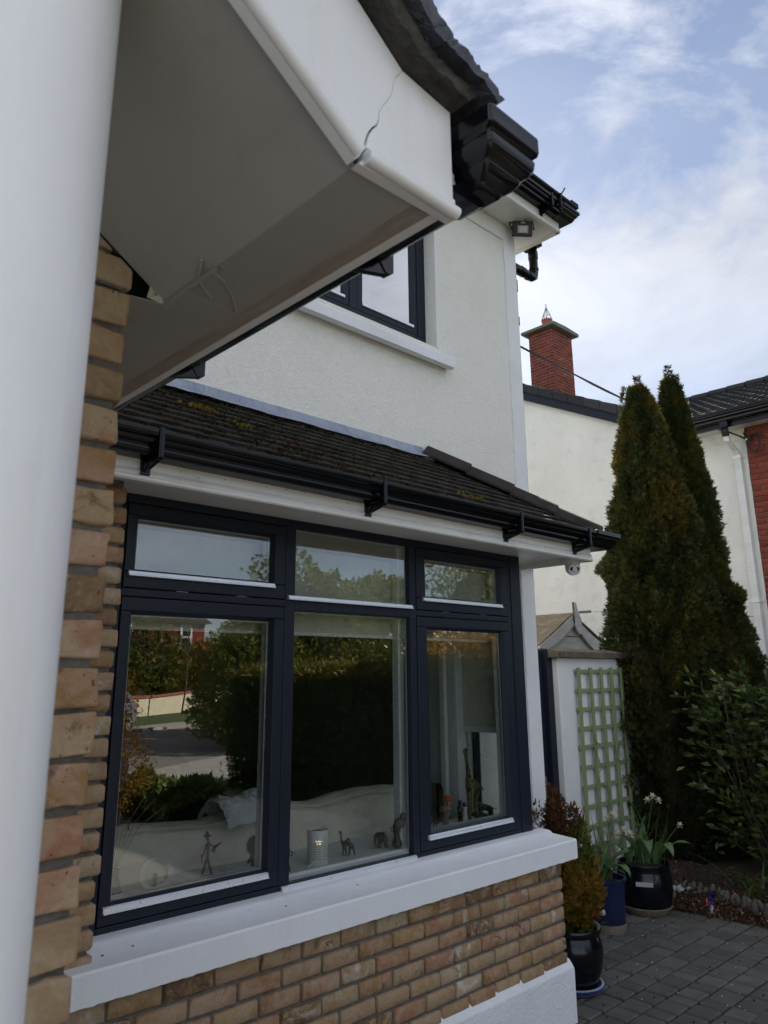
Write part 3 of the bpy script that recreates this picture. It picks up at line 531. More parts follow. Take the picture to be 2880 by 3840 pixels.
# jamb of small bricks left of the window
for k in range(1, 25):
    zc = BZ+k*CH+.0292; L = (.18, .112)[k % 2]; xr = 1.163+R_.uniform(-.003, .004)
    if zc > .70: break
    lay(HD if k % 2 else ST, bay, xr-L/2, 2.606, zc); lay(ST if k % 2 else HD, bay, xr-L-.01-(.092 if k % 2 else .056), 2.608, zc)
# plinth
m = MB().prism([(2.535, -1.80), (2.535, -1.503), (2.541, -1.494), (2.566, -1.462), (2.70, -1.462), (2.70, -1.80)], 'x', .6, 3.800); m.box(3.60, 3.7998, 2.701, 3.085, -1.80, -1.470)
m.build('plinth', 'plinth_paint', house, bevel=.007, seg=2)
# window sill: heavy painted concrete with ragged lower lip
n = 150; rr = random.Random(5); m = MB(); v = []
xs = [1.0+(3.840-1.0)*i/n for i in range(n+1)]
prof = [(2.506, -.977, 1), (2.500, -.973, .6), (2.500, -.884, 0), (2.506, -.8765, 0), (2.655, -.868, 0), (2.668, -.858, .3), (2.682, -.854, .3), (2.74, -.852, 0), (2.74, -.985, 0), (2.56, -.985, 0)]
for i, x in enumerate(xs):
    d = nz(x*30, 1, 0)*.005+nz(x*90, 5, 0)*.003
    for y, z, w in prof: v.append((x, y+.0012*nz(x*4, y*9, 3), z+d*w))
kk = len(prof); m.add(v, [(i*kk+j, (i+1)*kk+j, (i+1)*kk+(j+1) % kk, i*kk+(j+1) % kk) for i in range(n) for j in range(kk)]+[tuple(range(kk)), tuple(range(n*kk, (n+1)*kk))])
m.box(3.757, 3.8395, 2.7402, 2.785, -.980, -.872)
sill = m.build('window_sill', 'sill_paint', house, smooth=True)
m = MB()
for x, y in ((1.32, 2.60), (1.21, 2.585), (1.95, 2.60), (1.60, 2.66), (2.35, 2.63)): m.ball((x, y, -.869), .0030, 5, (1.6, 1, .7))
m.build('dirt_crumb', 'joint_sand', sill)

# ------------------------------------------------------------------ bay window joinery
F0, F1 = 2.73, 2.79
fr = MB()
fr.box(1.165, 1.244, F0, F1, -.863, .705).box(3.625, 3.757, F0, F1, -.863, .705).box(1.2441, 3.6249, F0, F1, -.863, -.832).box(1.2441, 3.6249, F0, F1, .660, .705)
fr.box(2.005, 2.061, F0, F1, -.8319, .6599).box(2.801, 2.846, F0, F1, -.8319, .6599)
fr.box(1.2441, 2.0049, F0, F1, .296, .326).box(2.8461, 3.6249, F0, F1, .296, .326).box(2.0611, 2.8009, F0, F1, .284, .350)
win = fr.build('bay_window', 'anthracite', house, bevel=.003)
bx('frame_seam', 'anthracite', win, 3.660, 3.7565, F0-.004, F0-.0002, -.862, .70, .001)
def sash(x0, x1, z0, z1, g, name='sash'):
    gx0, gx1, gz0, gz1 = g; yb = F0-.003; m = MB()
    for a, b_, c_, d in ((x0, x1, gz1+.012, z1), (x0, x1, z0, gz0-.012), (x0, gx0-.012, gz0-.0119, gz1+.0119), (gx1+.012, x1, gz0-.0119, gz1+.0119)): m.box(a, b_, yb, F1-.004, c_, d)
    s_ = m.build(name, 'anthracite', win, bevel=.0045, seg=3); m = MB()      # glazing bead, sloping to the glass
    A = [(gx0-.012, gz0-.012), (gx1+.012, gz0-.012), (gx1+.012, gz1+.012), (gx0-.012, gz1+.012)]; B = [(gx0, gz0), (gx1, gz0), (gx1, gz1), (gx0, gz1)]
    v = [(x, yb+.004, z) for x, z in A]+[(x, 2.748, z) for x, z in B]+[(x, 2.7575, z) for x, z in B]+[(x, 2.7575, z) for x, z in A]
    m.add(v, [(r*4+i, r*4+(i+1) % 4, r*4+4+(i+1) % 4, r*4+4+i) for r in range(3) for i in range(4)]); m.build('glazing_bead', 'anthracite', win); return s_
def pane(g, edge=True):
    gx0, gx1, gz0, gz1 = g; bx('glass_pane', 'window_glass', win, gx0-.006, gx1+.006, 2.7505, 2.7545, gz0-.006, gz1+.006)
    m = MB()
    for a, b_, c_, d in ((gx0, gx1, gz0, gz0+.006), (gx0, gx1, gz1-.006, gz1), (gx0, gx0+.006, gz0+.006, gz1-.006), (gx1-.008, gx1, gz0+.006, gz1-.006)): m.box(a, b_, 2.757, 2.770, c_, d)
    m.build('spacer_bar', 'silver_edge', win); m = MB()
    for a, b_, c_, d in ((gx0-.03, gx1+.03, gz0-.03, gz0+.004), (gx0-.03, gx0+.003, gz0, gz1), (gx1-.003, gx1+.03, gz0, gz1)): m.box(a, b_, 2.7705, 2.80, c_, d)
    m.build('inner_frame', 'room_trim', win)
def drip(x0, x1, z, h=.021):
    m = MB().prism([(F0-.003, z), (F0-.010, z-.001), (F0-.015, z-.004), (F0-.016, z-h*.72), (F0-.021, z-h*.80), (F0-.021, z-h), (F0-.003, z-h)], 'x', x0, x1); m.build('drip_bar', 'aluminium', win, smooth=True)
U1 = (1.300, 1.931, .402, .602); L1 = (1.300, 1.937, -.760, .229); U3 = (2.929, 3.553, .403, .602); L3 = (2.935, 3.560, -.754, .229); U2 = (2.064, 2.797, .353, .655); L2 = (2.064, 2.797, -.831, .280)
sash(1.2475, 2.002, .3285, .657, U1); sash(1.2475, 2.002, -.829, .2935, L1); sash(2.849, 3.622, .3285, .657, U3); sash(2.849, 3.622, -.829, .2935, L3)
for g_ in (U1, L1, U3, L3): pane(g_); drip(g_[0]-.038, g_[1]+.008, g_[2]-.008)
for g_ in (U2, L2):
    pane(g_); drip(g_[0]-.048, g_[1]+.010, g_[2]-.004)
m = MB()
for x in (1.50, 1.78, 3.08, 3.40): m.box(x-.025, x+.025, 2.7325, 2.75, .3262, .3283)
m.build('hinge', 'grey_metal', win)
# corner return of the bay with its side window
m = MB().box(3.69, 3.757, 2.7902, 2.80, -.863, .705).box(3.70, 3.7565, 3.085, 3.0995, -.80, .705).box(3.70, 3.7565, 2.8002, 3.0848, .66, .705).box(3.70, 3.7565, 2.8002, 3.0848, -.863, -.80); m.build('side_frame', 'anthracite', win, bevel=.003)
bx('side_glass', 'side_glass', win, 3.725, 3.729, 2.80, 3.085, -.80, .66)
# soffit, fascia, gutter of the bay
m = MB().box(.80, 4.022, 2.422, 2.7295, .694, .702).box(3.7572, 4.022, 2.7296, 3.0855, .694, .702); m.build('bay_soffit', 'fascia_white', house)
MB().prism([(2.40+a, z) for a, z in fascia_profile(.657, .806)], 'x', .90, 4.04).build('bay_fascia', 'fascia_white', house, smooth=True)
MB().prism([(4.04-a, z) for a, z in fascia_profile(.657, .806)], 'y', 2.4002, 3.085).build('bay_fascia', 'fascia_white', house, smooth=True)
m = MB(); rr = random.Random(8)
for i in range(15): m.ball((1.1+rr.random()*2.9, 2.3995, .70+rr.random()*.03), .0022, 5)
m.build('nail_head', 'joint_sand', house)
bg_ = gutter(house, 'x', 2.40, .735, .905, 4.09); gutter(house, 'y', 4.04, .735, 2.36, 3.07, 1); corner_piece(bg_, 4.04, 2.40, .735, 1.0, .035)
MB().prism([(2.40-(u*1.035+.001), .733+w*1.05) for u, w in GP[1:17]], 'x', 4.045, 4.085).build('gutter_union', 'black_plastic', bg_, smooth=True)
for x in (1.1425, 2.198, 3.19, 3.85): bracket(bg_, 'x', 2.40, .735, x)
bx('gutter_stub', 'black_plastic', house, 4.20, 4.49, 3.01, 3.0845, .732, .752, .004); MB().prism([(4.20, .753), (4.56, .757), (4.52, .742), (4.49, .752)], 'y', 3.0, 3.08).build('gutter_stub', 'black_plastic', house)

# ------------------------------------------------------------------ bay roof
EY, EZ = 2.365, .822; SL = math.atan2(.483, .725); TX, TZ = math.cos(SL), math.sin(SL); HX = 4.067
m = MB(); e = .014
m.add([(.55, EY, EZ-.02), (HX+.01, EY, EZ-.02), (HX+.01, 3.09, EZ-.02), (.55, 3.09, EZ-.02), (.55, 3.09, EZ+.483-.02), (HX-.725, 3.09, EZ+.483-.02)], [(0, 1, 5, 4), (1, 2, 5), (0, 3, 2, 1), (3, 4, 5, 2), (0, 4, 3)])
br = m.build('bay_roof', 'roof_tile', house)
def tile_mesh(seed, w=.162, L=.150, t=.017):
    rr = random.Random(seed); m = MB(); n = 4; v = []
    for j, (s0, zz) in enumerate(((0, 0), (0, t), (L*.5, t*.96), (L, t*.7), (L, -.001))):
        for i in range(n+1):
            u = i/n-.5; sag = .0035*(1-(2*u)**2)
            v.append((u*w, s0+rr.uniform(-.0015, .0015)*(j < 2), zz+sag*.6+rr.uniform(-.001, .001)))
    m.add(v, [(j*(n+1)+i, j*(n+1)+i+1, ((j+1) % 5)*(n+1)+i+1, ((j+1) % 5)*(n+1)+i) for j in range(5) for i in range(n)]); return m.mesh('tile', 'roof_tile')
TM = [tile_mesh(i) for i in range(6)]; rows = 9; gauge = .0925; nt_ = 0
for j in range(rows):
    s0 = j*gauge-.012
    for i in range(24):
        x = .62+i*.1635+(.082 if j % 2 else 0); y = EY+s0*TX
        if x > HX-(y-EY)-.02: continue
        link('tile', R_.choice(TM), br, (x, y, EZ+s0*TZ+.004), (SL-.11+R_.uniform(-.012, .012), R_.uniform(-.008, .008), R_.uniform(-.01, .01))); nt_ += 1
# moss in the laps, litter on the tiles
rs = np.random.RandomState(4); P, D, T = [], [], []; Py, Dy, Ty = [], [], []
for j in range(rows+1):
    x = .7
    while x < 3.95:
        dens_ = .30+.9*max(0, nz(x*1.6, j*.9, 3))+.35*max(0, nz(x*6, j*2, 8)); x += .0030/max(dens_, .12)
        s0 = (j*gauge-.012)-.004+rs.normal()*.0045*(1+.8*dens_); y = EY+s0*TX
        if x > HX-(y-EY): continue
        P.append((x, y-.003, EZ+s0*TZ+.008)); D.append((rs.normal()*.6, -.4+rs.normal()*.5, .9)); T.append(rs.rand())
for _ in range(1500):
    x, s0 = rs.normal(1.75, .28), rs.rand()*.86
    x += (0.45-s0)*.5; y = EY+s0*TX
    P.append((x, y, EZ+s0*TZ+.018)); D.append((rs.normal(), rs.normal(), .7)); T.append(rs.rand()*.8)
sprays('moss', 'moss', br, P, D, rs.uniform(.007, .016, len(P)), np.array(T), leaflets=4, width=.5, fan=1.5, kind='stuff')
for cx_, s0, n_ in ((1.60, .57, 90), (1.75, .42, 20), (2.98, .10, 40)):
    for _ in range(n_): s1 = s0+rs.normal()*.018; x = cx_+rs.normal()*.035; Py.append((x, EY+s1*TX, EZ+s1*TZ+.02)); Dy.append((rs.normal()*.5, rs.normal()*.5-.2, 1)); Ty.append(rs.rand())
sprays('yellow_moss', 'yellow_moss', br, Py, Dy, rs.uniform(.010, .02, len(Py)), np.array(Ty), leaflets=5, width=.4, fan=1.2, kind='stuff')
m = MB()
for j in range(9):
    for i in range(7):
        y = EY+.03+i*.1+(j*.04); s0 = j*.0975; x = HX-s0*TX
        if y < EY+s0*TX or y > 3.05: continue
        m.box(x-.09, x, y, y+.095, EZ+s0*TZ, EZ+s0*TZ+.014)
m.build('side_tile', 'roof_tile', br)
# hip tiles
a = Vector((4.085, 2.355, .835)); b_ = Vector((3.345, 3.092, 1.372)); ax = (b_-a); LH = ax.length; ax.normalize(); side = Vector((1, 1, 0)).normalized(); upv = side.cross(ax).normalized()
if upv.z < 0: upv = -upv
for i in range(4):
    s0, s1 = LH*i/4-.003, LH*(i+1)/4+.006; m = MB(); v = []
    for s_, lift in ((s0, .020), (s1, .008)):
        c = a+ax*s_
        for d, h in ((-.105, -.052), (-.045, .004), (-.012, .024), (.012, .024), (.045, .004), (.105, -.052), (.100, -.068), (.040, -.012), (0, .006), (-.040, -.012), (-.100, -.068)): v.append(c+side*d*1.0+upv*(h+lift))
    k = 11; m.add(v, [(j, (j+1) % k, (j+1) % k+k, j+k) for j in range(k)]+[tuple(range(k)), tuple(range(k, 2*k))]); m.build('hip_tile', 'roof_tile', br, bevel=.003, seg=1)
# lead flashing
m = MB(); n = 70; v = []
for i in range(n+1):
    x = .70+(3.30-.70)*i/n; w = .006*nz(x*5, 0, 0)+.003*nz(x*17, 0, 3)
    for y, z in ((3.097, 1.372+.5*w), (3.084, 1.374+.5*w), (3.079, 1.36), (3.070, 1.332+w), (3.048, 1.318+w*1.2), (3.015, 1.297+w*1.5), (3.013, 1.290+w*1.5), (3.04, 1.300), (3.097, 1.31)): v.append((x, y+.003*nz(x*9, z*8, 4), z+.008))
k = 9; m.add(v, [(i*k+j, (i+1)*k+j, (i+1)*k+(j+1) % k, i*k+(j+1) % k) for i in range(n) for j in range(k)]+[tuple(range(k)), tuple(range(n*k, (n+1)*k))]); m.build('lead_flashing', 'lead', house, smooth=True)

# ------------------------------------------------------------------ porch
porch = thing('porch', 'white porch with round column, brick pier, sloped soffit and dark slate edge', 'porch', (.35, 1.3, G))
cy_ = .80; rcol = .105; th = math.atan(.3795); ccx = (cy_*math.sin(th)-rcol)/math.cos(th)
m = MB().lathe([(rcol*1.18, G), (rcol*1.18, G+.10), (rcol*1.02, G+.13), (rcol, G+.16), (rcol, .99)], ccx, cy_, 64); m.build('column', 'porch_paint', porch, smooth=True)
# brick pier
PYf, PXr = 1.20, .521
m = MB().box(.16, PXr-.011, PYf+.011, 2.57, G, .674); pier = m.build('brick_pier', 'mortar', porch)
m = MB().prism([(.16, .675), (PXr-.013, .675), (PXr-.013, .712), (.16, .955)], 'y', PYf+.006, 1.40); m.build('pier_head', 'mortar', pier)
BS = [brick_mesh(.206, .10, .0600, 500+i, r=.0052, seg=2, sub=2) for i in range(9)]; BH = [brick_mesh(.100, .206, .0600, 520+i, r=.0060, seg=2, sub=2) for i in range(8)]
for k in range(-9, 26):
    zc = BZ+k*CH+.0295; xr = PXr+R_.uniform(-.004, .004)
    if zc+.03 > .71: break
    if k % 2: lay(BS, pier, xr-.103, PYf+.05, zc); lay(BS, pier, xr-.206-.012-.103, PYf+.05, zc)
    else: lay(BH, pier, xr-.050, PYf+.103, zc); lay(BS, pier, xr-.100-.012-.103, PYf+.05, zc)
    y = PYf+(.112 if k % 2 else .22)
    while y < 2.5: lay(ST, pier, xr-.052, y+.095, zc, PI/2); y += .196
# top brick cut to the slope of the ceiling
m = MB().prism([(.30, .733), (.30, .835), (.515, .692), (.522, .68), (.519, .70)], 'y', PYf+.002, PYf+.1); 
for q5 in ([(.24, .680), (.5245, .680), (.5245, .7195), (.500, .7365), (.24, .7365)], [(.22, .7445), (.488, .7445), (.400, .806), (.22, .806)]):
    m = MB().prism(q5, 'y', PYf+.001, PYf+.1); m.build('brick', 'buff_brick', pier, bevel=.006)
m = MB().box(.40, .70, PYf+.10, PYf+.13, .676, .80); m.build('gap_shade_box', 'room_dark', porch)  # near-black box painted in for the shade inside the gap
m = MB().add([(.571, 1.195, .684), (.612, 1.199, .6755), (.588, 1.203, .6745), (.553, 1.202, .6765), (.556, 1.196, .70), (.60, 1.205, .70)], [(0, 1, 2, 3), (0, 4, 5, 1), (3, 2, 5, 4)]); m.build('broken_board_edge', 'foam', porch)
# soffits
ts = math.tan(math.radians(34.5)); Zs = .675
def sheet(name, pts, mat, t=.006, n=1): m = MB(); k = len(pts); m.add(pts+[(x, y, z+t) for x, y, z in pts], [tuple(range(k)), tuple(range(2*k-1, k-1, -1))]+[(i, (i+1) % k, (i+1) % k+k, i+k) for i in range(k)]); return m.build(name, mat, porch)
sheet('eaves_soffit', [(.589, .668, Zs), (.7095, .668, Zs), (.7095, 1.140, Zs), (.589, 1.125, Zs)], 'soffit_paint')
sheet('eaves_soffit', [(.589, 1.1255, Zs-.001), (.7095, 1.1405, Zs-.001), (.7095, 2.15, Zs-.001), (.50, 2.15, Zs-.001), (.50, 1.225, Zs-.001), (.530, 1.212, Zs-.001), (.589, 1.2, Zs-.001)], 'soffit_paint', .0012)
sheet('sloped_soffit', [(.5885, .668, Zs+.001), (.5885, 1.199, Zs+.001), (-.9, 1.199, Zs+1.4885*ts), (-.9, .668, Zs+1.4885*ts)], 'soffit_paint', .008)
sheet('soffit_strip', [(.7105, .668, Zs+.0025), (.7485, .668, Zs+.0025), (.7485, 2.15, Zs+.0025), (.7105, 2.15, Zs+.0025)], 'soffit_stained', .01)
m = MB(); v = []; n = 26
for i in range(n+1):
    y = 1.02+.2*i/n; v += [(.585, y, Zs-.0005), (.592+.004*nz(i*.8, 0, 0), y, Zs-.003-.002*abs(nz(i*.5, 3, 0))), (.600, y, Zs-.0005)]
m.add(v, [(i*3+j, i*3+j+1, i*3+4+j, i*3+3+j) for i in range(n) for j in range(2)]); m.build('paint_ridge', 'soffit_paint', porch, smooth=True)
m = MB().tube([(.596, 1.04, Zs-.001), (.62, 1.048, Zs-.003), (.66, 1.085, Zs-.001), (.705, 1.138, Zs-.001)], .0022, 6).tube([(.568, 1.035, Zs+.011), (.585, 1.075, Zs-.001), (.612, 1.10, Zs-.002), (.64, 1.12, Zs-.001)], .003, 6); m.build('paint_ridge', 'soffit_paint', porch, smooth=True)
bx('side_fascia', 'porch_paint', porch, .749, .768, .668, 2.15, .676, .875, .002)
# barge board: two boards meeting at a cracked mitre
kb, kt = Vector((.580, .668)), Vector((.667, .874)); rr = random.Random(3); nj = 18; jag = [rr.uniform(-.0032, .0032) for _ in range(nj+1)]; jag = [.5*jag[i]+.5*jag[max(i-1, 0)]+.0035*math.sin(i*1.1) for i in range(nj+1)]
nrm = Vector((kt.y-kb.y, -(kt.x-kb.x))).normalized()
def mit(i, s_): t = i/nj; gap = (.0062*max(0, 1-t*1.9)+.0004); q = kb+(kt-kb)*t+nrm*(jag[i]*(1-.5*t)+s_*gap/2); return (q.x, q.y)
L_ = 1.4; dn = Vector((-1, ts)).normalized()
right = [mit(i, 1) for i in range(nj+1)]+[(.776, .861), (.776, .6695)]
m = MB().prism(right, 'y', .650, .667); barge = m.build('barge_board', 'porch_paint', porch, bevel=.0008, seg=1)
tp = math.tan(math.radians(35.6))
left = [mit(i, -1) for i in range(nj, -1, -1)]+[(-.9, kb.y+(kb.x+.9)*ts), (-.9, kt.y+(kt.x+.9)*tp)]
m = MB().prism(left, 'y', .650, .667); m.build('barge_board', 'porch_paint', porch, bevel=.0008, seg=1)
MB().prism([(.578, .692), (.60, .6815), (.70, .6815), (.70, .86), (.655, .86)], 'y', .6675, .671).build('mitre_backing', 'room_dark', porch)
# roll mould along the lower edge
def roll(p, q, endball=False):
    m = MB(); p = Vector(p); q = Vector(q); m.tube([p, q], .0105, 20)
    return m.build('roll_mould', 'porch_paint', barge, smooth=True)
roll((.5905, .6440, .6785), (.7745, .6440, .6755)); off = Vector((math.sin(math.radians(34.5)), 0, math.cos(math.radians(34.5))))
p0 = Vector((.5785, .6440, .6790)); roll(p0, p0+Vector((-1, 0, ts)).normalized()*1.7)
m = MB().prism([(.5915, .6955), (.7755, .6930), (.7755, .7010), (.5935, .7035)], 'y', .6455, .6499).build('fillet', 'porch_paint', barge, bevel=.001)
f0 = Vector((.5855, .6955)); d2 = Vector((-1, ts)).normalized(); u_ = Vector((-d2.y, d2.x)); u_ = u_ if u_.y > 0 else -u_
m = MB().prism([tuple(f0), tuple(f0+d2*1.7), tuple(f0+d2*1.7+u_*.0075), tuple(f0+u_*.0075+d2*-.001)], 'y', .6462, .6499).build('fillet', 'porch_paint', barge, bevel=.001)
# verge: cement strip, slates and bitumen above the board
def rough_prism(name, mat, outline, y0, y1, amp, seed, nx=60, ny=4):
    """a slab following a broken line (x,z), thick in z, with worn surface"""
    m = MB(); v = []; pts = []
    tot = [0]
    for i in range(1, len(outline)): tot.append(tot[-1]+math.dist(outline[i][:2], outline[i-1][:2]))
    for k in range(nx+1):
        s_ = tot[-1]*k/nx; i = max(j for j in range(len(tot)) if tot[j] <= s_+1e-9); i = min(i, len(outline)-2); f = (s_-tot[i])/(tot[i+1]-tot[i]); A, B = outline[i], outline[i+1]
        pts.append([A[c]+(B[c]-A[c])*f for c in range(4)])
    for k, (x, z, xt, zt) in enumerate(pts):
        ring = [(x, y0+(y1-y0)*j/ny, z) for j in range(ny+1)]+[(xt, y1-(y1-y0)*j/ny, zt) for j in range(ny+1)]
        for q in ring: e_ = 1 if q[1] < y0+.02 else 0; v.append((q[0]+amp*.4*nz(q[0]*40, q[1]*40, seed)+amp*.7*nz(q[0]*130, q[1]*90, seed+2), q[1]+(amp*.9*nz(q[0]*30+5, q[2]*33, seed)+amp*1.1*nz(q[0]*120, q[2]*120, seed+4))*e_, q[2]+amp*.5*nz(q[0]*34, q[1]*60, seed+7)+amp*.8*nz(q[0]*140, q[1]*110, seed+9)))
    k = 2*(ny+1); m.add(v, [(i*k+j, (i+1)*k+j, (i+1)*k+(j+1) % k, i*k+(j+1) % k) for i in range(nx) for j in range(k)]+[tuple(range(k)), tuple(range(nx*k, (nx+1)*k))]); return m.build(name, mat, porch, smooth=True)
sx_ = -.9; zt_ = lambda x: kt.y+(kt.x-x)*tp
rough_prism('verge_bedding', 'verge_cement', [(.778, .862, .800, .884), (.669, .876, .690, .902), (sx_, zt_(sx_)+.004, sx_+.02, zt_(sx_)+.03)], .612, 2.15, .0038, 2, 300, 14)
rough_prism('roof_slate', 'bitumen', [(.822, .872, .838, .884), (.790, .889, .806, .905), (.692, .905, .716, .925), (sx_, zt_(sx_)+.034, sx_+.03, zt_(sx_)+.060)], .590, 2.15, .0055, 9, 320, 16)
rough_prism('roof_felt', 'bitumen', [(.70, .918, .72, .935), (.45, 1.115, .47, 1.13), (sx_, zt_(sx_)+.06, sx_+.03, zt_(sx_)+.09)], .602, 2.15, .010, 31, 320, 16)
# gutter of the porch
pg = MB().prism([(.768+(u*1.1+.001), .727+w*1.28) for u, w in GP], 'y', .652, 2.15).build('gutter', 'black_plastic', porch, smooth=True)
lv = [(.846, .006), (.8445, .001), (.841, 0), (.816, 0), (.8125, .002), (.810, .0085), (.806, .012), (.8025, .0115), (.8005, .0065), (.797, .005), (.785, .0065), (.776, .012), (.771, .019), (.768, .024), (.765, .0245), (.7635, .0215), (.759, .0235), (.750, .030), (.744, .037), (.741, .042), (.738, .043), (.7345, .046), (.733, .050)]
m = MB(); v = []
for z, o_ in lv: o_ *= 1.12; xa, xb, ya = .786+o_*.55, .915-o_, .578+o_*.9; c_ = .006; v += [(xa+c_, ya, z), (xb-c_, ya, z), (xb, ya+c_, z), (xb, .668, z), (xa, .668, z), (xa, ya+c_, z)]
n = len(lv); m.add(v, [tuple(range(6)), tuple(range(6*n-1, 6*n-7, -1))]+[(6*r+i, 6*r+(i+1) % 6, 6*r+6+(i+1) % 6, 6*r+6+i) for r in range(n-1) for i in range(6)]); m.build('gutter_stop_end', 'black_plastic', pg, bevel=.0012, seg=1)
MB().prism([(.768+(u*1.15+.001), .723+w*1.34) for u, w in GP[1:17]], 'y', .6525, .70).build('gutter_union', 'black_plastic', pg, smooth=True)
for y in (.905, 1.58): bracket(pg, 'y', .768, .744, y, 1)
bx('roof_cavity', 'room_dark', porch, -.9, .75, .70, 2.14, 1.35, 1.6)

# ------------------------------------------------------------------ security camera and floodlight
sc_ = thing('security_camera', 'white dome security camera with two round lenses hanging under the bay eaves', 'camera', (3.985, 2.50, .66))
m = MB().lathe([(.054, .694), (.055, .668), (.053, .655), (.040, .630)], 3.985, 2.50, 28); m.build('mount', 'camera_white', sc_, smooth=True)
m = MB().ball((3.975, 2.490, .622), .046, 14); m.build('dome', 'camera_white', sc_, smooth=True)
fd = Vector((-.62, -.70, -.35)).normalized(); fc = Vector((3.975, 2.490, .622))
q = fd.to_track_quat('Z', 'Y').to_matrix()
def disc(name, mat, par, c, r, t, n=20): m = MB(); v = [c+q@Vector((r*math.cos(2*PI*k/n), r*math.sin(2*PI*k/n), z)) for z in (0, t) for k in range(n)]; m.add(v, [tuple(range(n-1, -1, -1)), tuple(range(n, 2*n))]+[(k, (k+1) % n, (k+1) % n+n, k+n) for k in range(n)]); return m.build(name, mat, par)
disc('face_plate', 'camera_white', sc_, fc+fd*.026, .037, .014)
for s_ in (-1, 1): disc('lens', 'lens_black', sc_, fc+fd*.040+q@Vector((s_*.0165, .004, 0)), .0115, .003); 
disc('lens', 'lens_black', sc_, fc+fd*.040+q@Vector((.003, .026, 0)), .003, .002, 8)
fl = thing('floodlight', 'small black floodlight with pale panel hanging under the upper eaves', 'floodlight', (4.37, 2.97, 3.40))
fq = Vector((-.60, -.72, -.34)).normalized().to_track_quat('Z', 'Y').to_matrix(); fo = Vector((4.345, 2.955, 3.335))
def fbox(name, mat, cx_, cy2, w, h, z0_, z1_, bevel=.003):
    m = MB(); v = [fo+fq@Vector((cx_+a*w/2, cy2+b2*h/2, z)) for z in (z0_, z1_) for a, b2 in ((-1, -1), (1, -1), (1, 1), (-1, 1))]
    m.add(v, [(3, 2, 1, 0), (4, 5, 6, 7), (0, 1, 5, 4), (1, 2, 6, 5), (2, 3, 7, 6), (3, 0, 4, 7)]); return m.build(name, mat, fl, bevel=bevel)
fbox('housing', 'rubber', 0, 0, .155, .115, -.025, .010, .006); fbox('reflector', 'silver_paper', 0, -.006, .084, .058, .0101, .0125, .002); fbox('led_panel', 'led_panel', 0, -.006, .056, .042, .0126, .0135, .001); fbox('name_plate', 'grey_metal', 0, .043, .034, .011, .0101, .0115, .0005)
m = MB()
for s_ in (-1, 1): m.tube([fo+fq@Vector((s_*.082, 0, -.01)), Vector((4.35+s_*.058, 2.99-s_*.050, 3.405))], .005, 6)
m.tube([Vector((4.292, 3.040, 3.405)), Vector((4.408, 2.940, 3.405))], .005, 6); m.build('bracket', 'black_plastic', fl)
m = MB(); m.tube([fo+fq@Vector((.02, .058, -.01)), fo+fq@Vector((.02, .085, -.01)), fo+fq@Vector((.04, .11, -.02)), fo+fq@Vector((.085, .10, -.04)), Vector((4.46, 2.93, 3.36)), Vector((4.50, 2.95, 3.405))], .0035, 6); m.build('cable', 'cable_black', fl, smooth=True)
m = MB(); pts = [Vector((3.4+.1*i, 3.080+.004*math.sin(i), 3.403)) for i in range(10)]; m.tube(pts, .003, 6)
for i in (2, 5, 8): m.ball(pts[i], .007, 5)
tag(m.build('soffit_cable', 'camera_white', None, loc=(3.4, 3.08, 3.40), smooth=True), 'thin white cable clipped along the upper eaves above the textured wall', 'cable')

# ------------------------------------------------------------------ neighbour's house, gable wall facing this way
NX = 10.3; nb = thing('neighbour_house', 'neighbouring white house with red brick corner and grey tiled roof', 'house', (13, 6, G))
def vz(y): return 4.66+(7.2-y)*-.5 if False else 4.66-.5*(7.2-y)
m = MB().prism([(1.5, G), (13, G), (13, 4.3), (9.7, vz(9.7)), (4.35, vz(4.35)), (1.5, 3.235)], 'x', NX, NX+.3); nw = m.build('gable_wall', 'neighbour_render', nb)
bx('front_wall', 'neighbour_render', nb, NX+.31, 20, 1.5, 1.8, G, 3.2); bx('rear_wall', 'neighbour_render', nb, NX+.31, 20, 12.8, 13, G, 4.2)
bx('patch', 'mortar', nw, NX-.003, NX-.0005, 6.18, 6.40, .898, .935, .001); bx('patch', 'mortar', nw, NX-.003, NX-.0005, 4.17, 4.40, .655, .715, .001)
m = MB(); pts = [(NX-.001, 4.30+.06*math.sin(i*.7)+i*.003-.02, 1.42-i*.028) for i in range(9)]; m.tube(pts, .0045, 5); m.tube([(NX-.001, 6.15-.1*i, .905+.01*nz(i*.6, 0, 0)) for i in range(12)], .0025, 5); m.tube([(NX-.001, 4.14-.05*i, .70+.02*nz(i*.6, 3, 0)) for i in range(8)], .003, 5); m.build('wall_crack', 'mortar', nw)
# brick corner
bk = bx('brick_panel', 'pale_mortar', nb, NX-.012, NX-.0005, 1.7, 3.617, -1.7, 3.225)
RB = [brick_mesh(.211, .03, .064, 700+i, 'red_brick', .0018) for i in range(6)]; RH = [brick_mesh(.098, .03, .064, 720+i, 'red_brick', .0018) for i in range(3)]
for k in range(44):
    z = 3.19-k*.0752; y = 3.622; first = True
    while y > 2.72:
        L = (.110 if k % 2 else .221) if first else .221; lay(RH if (first and k % 2) else RB, bk, NX-.0135, y-L/2, z, PI/2, .15); y -= L; first = False
m = MB().tube([(NX-.012, 3.626+.006*nz(i*.5, 0, 0), 3.22-i*.1) for i in range(45)], .006, 6); m.build('corner_bead', 'dark_wood', nb)
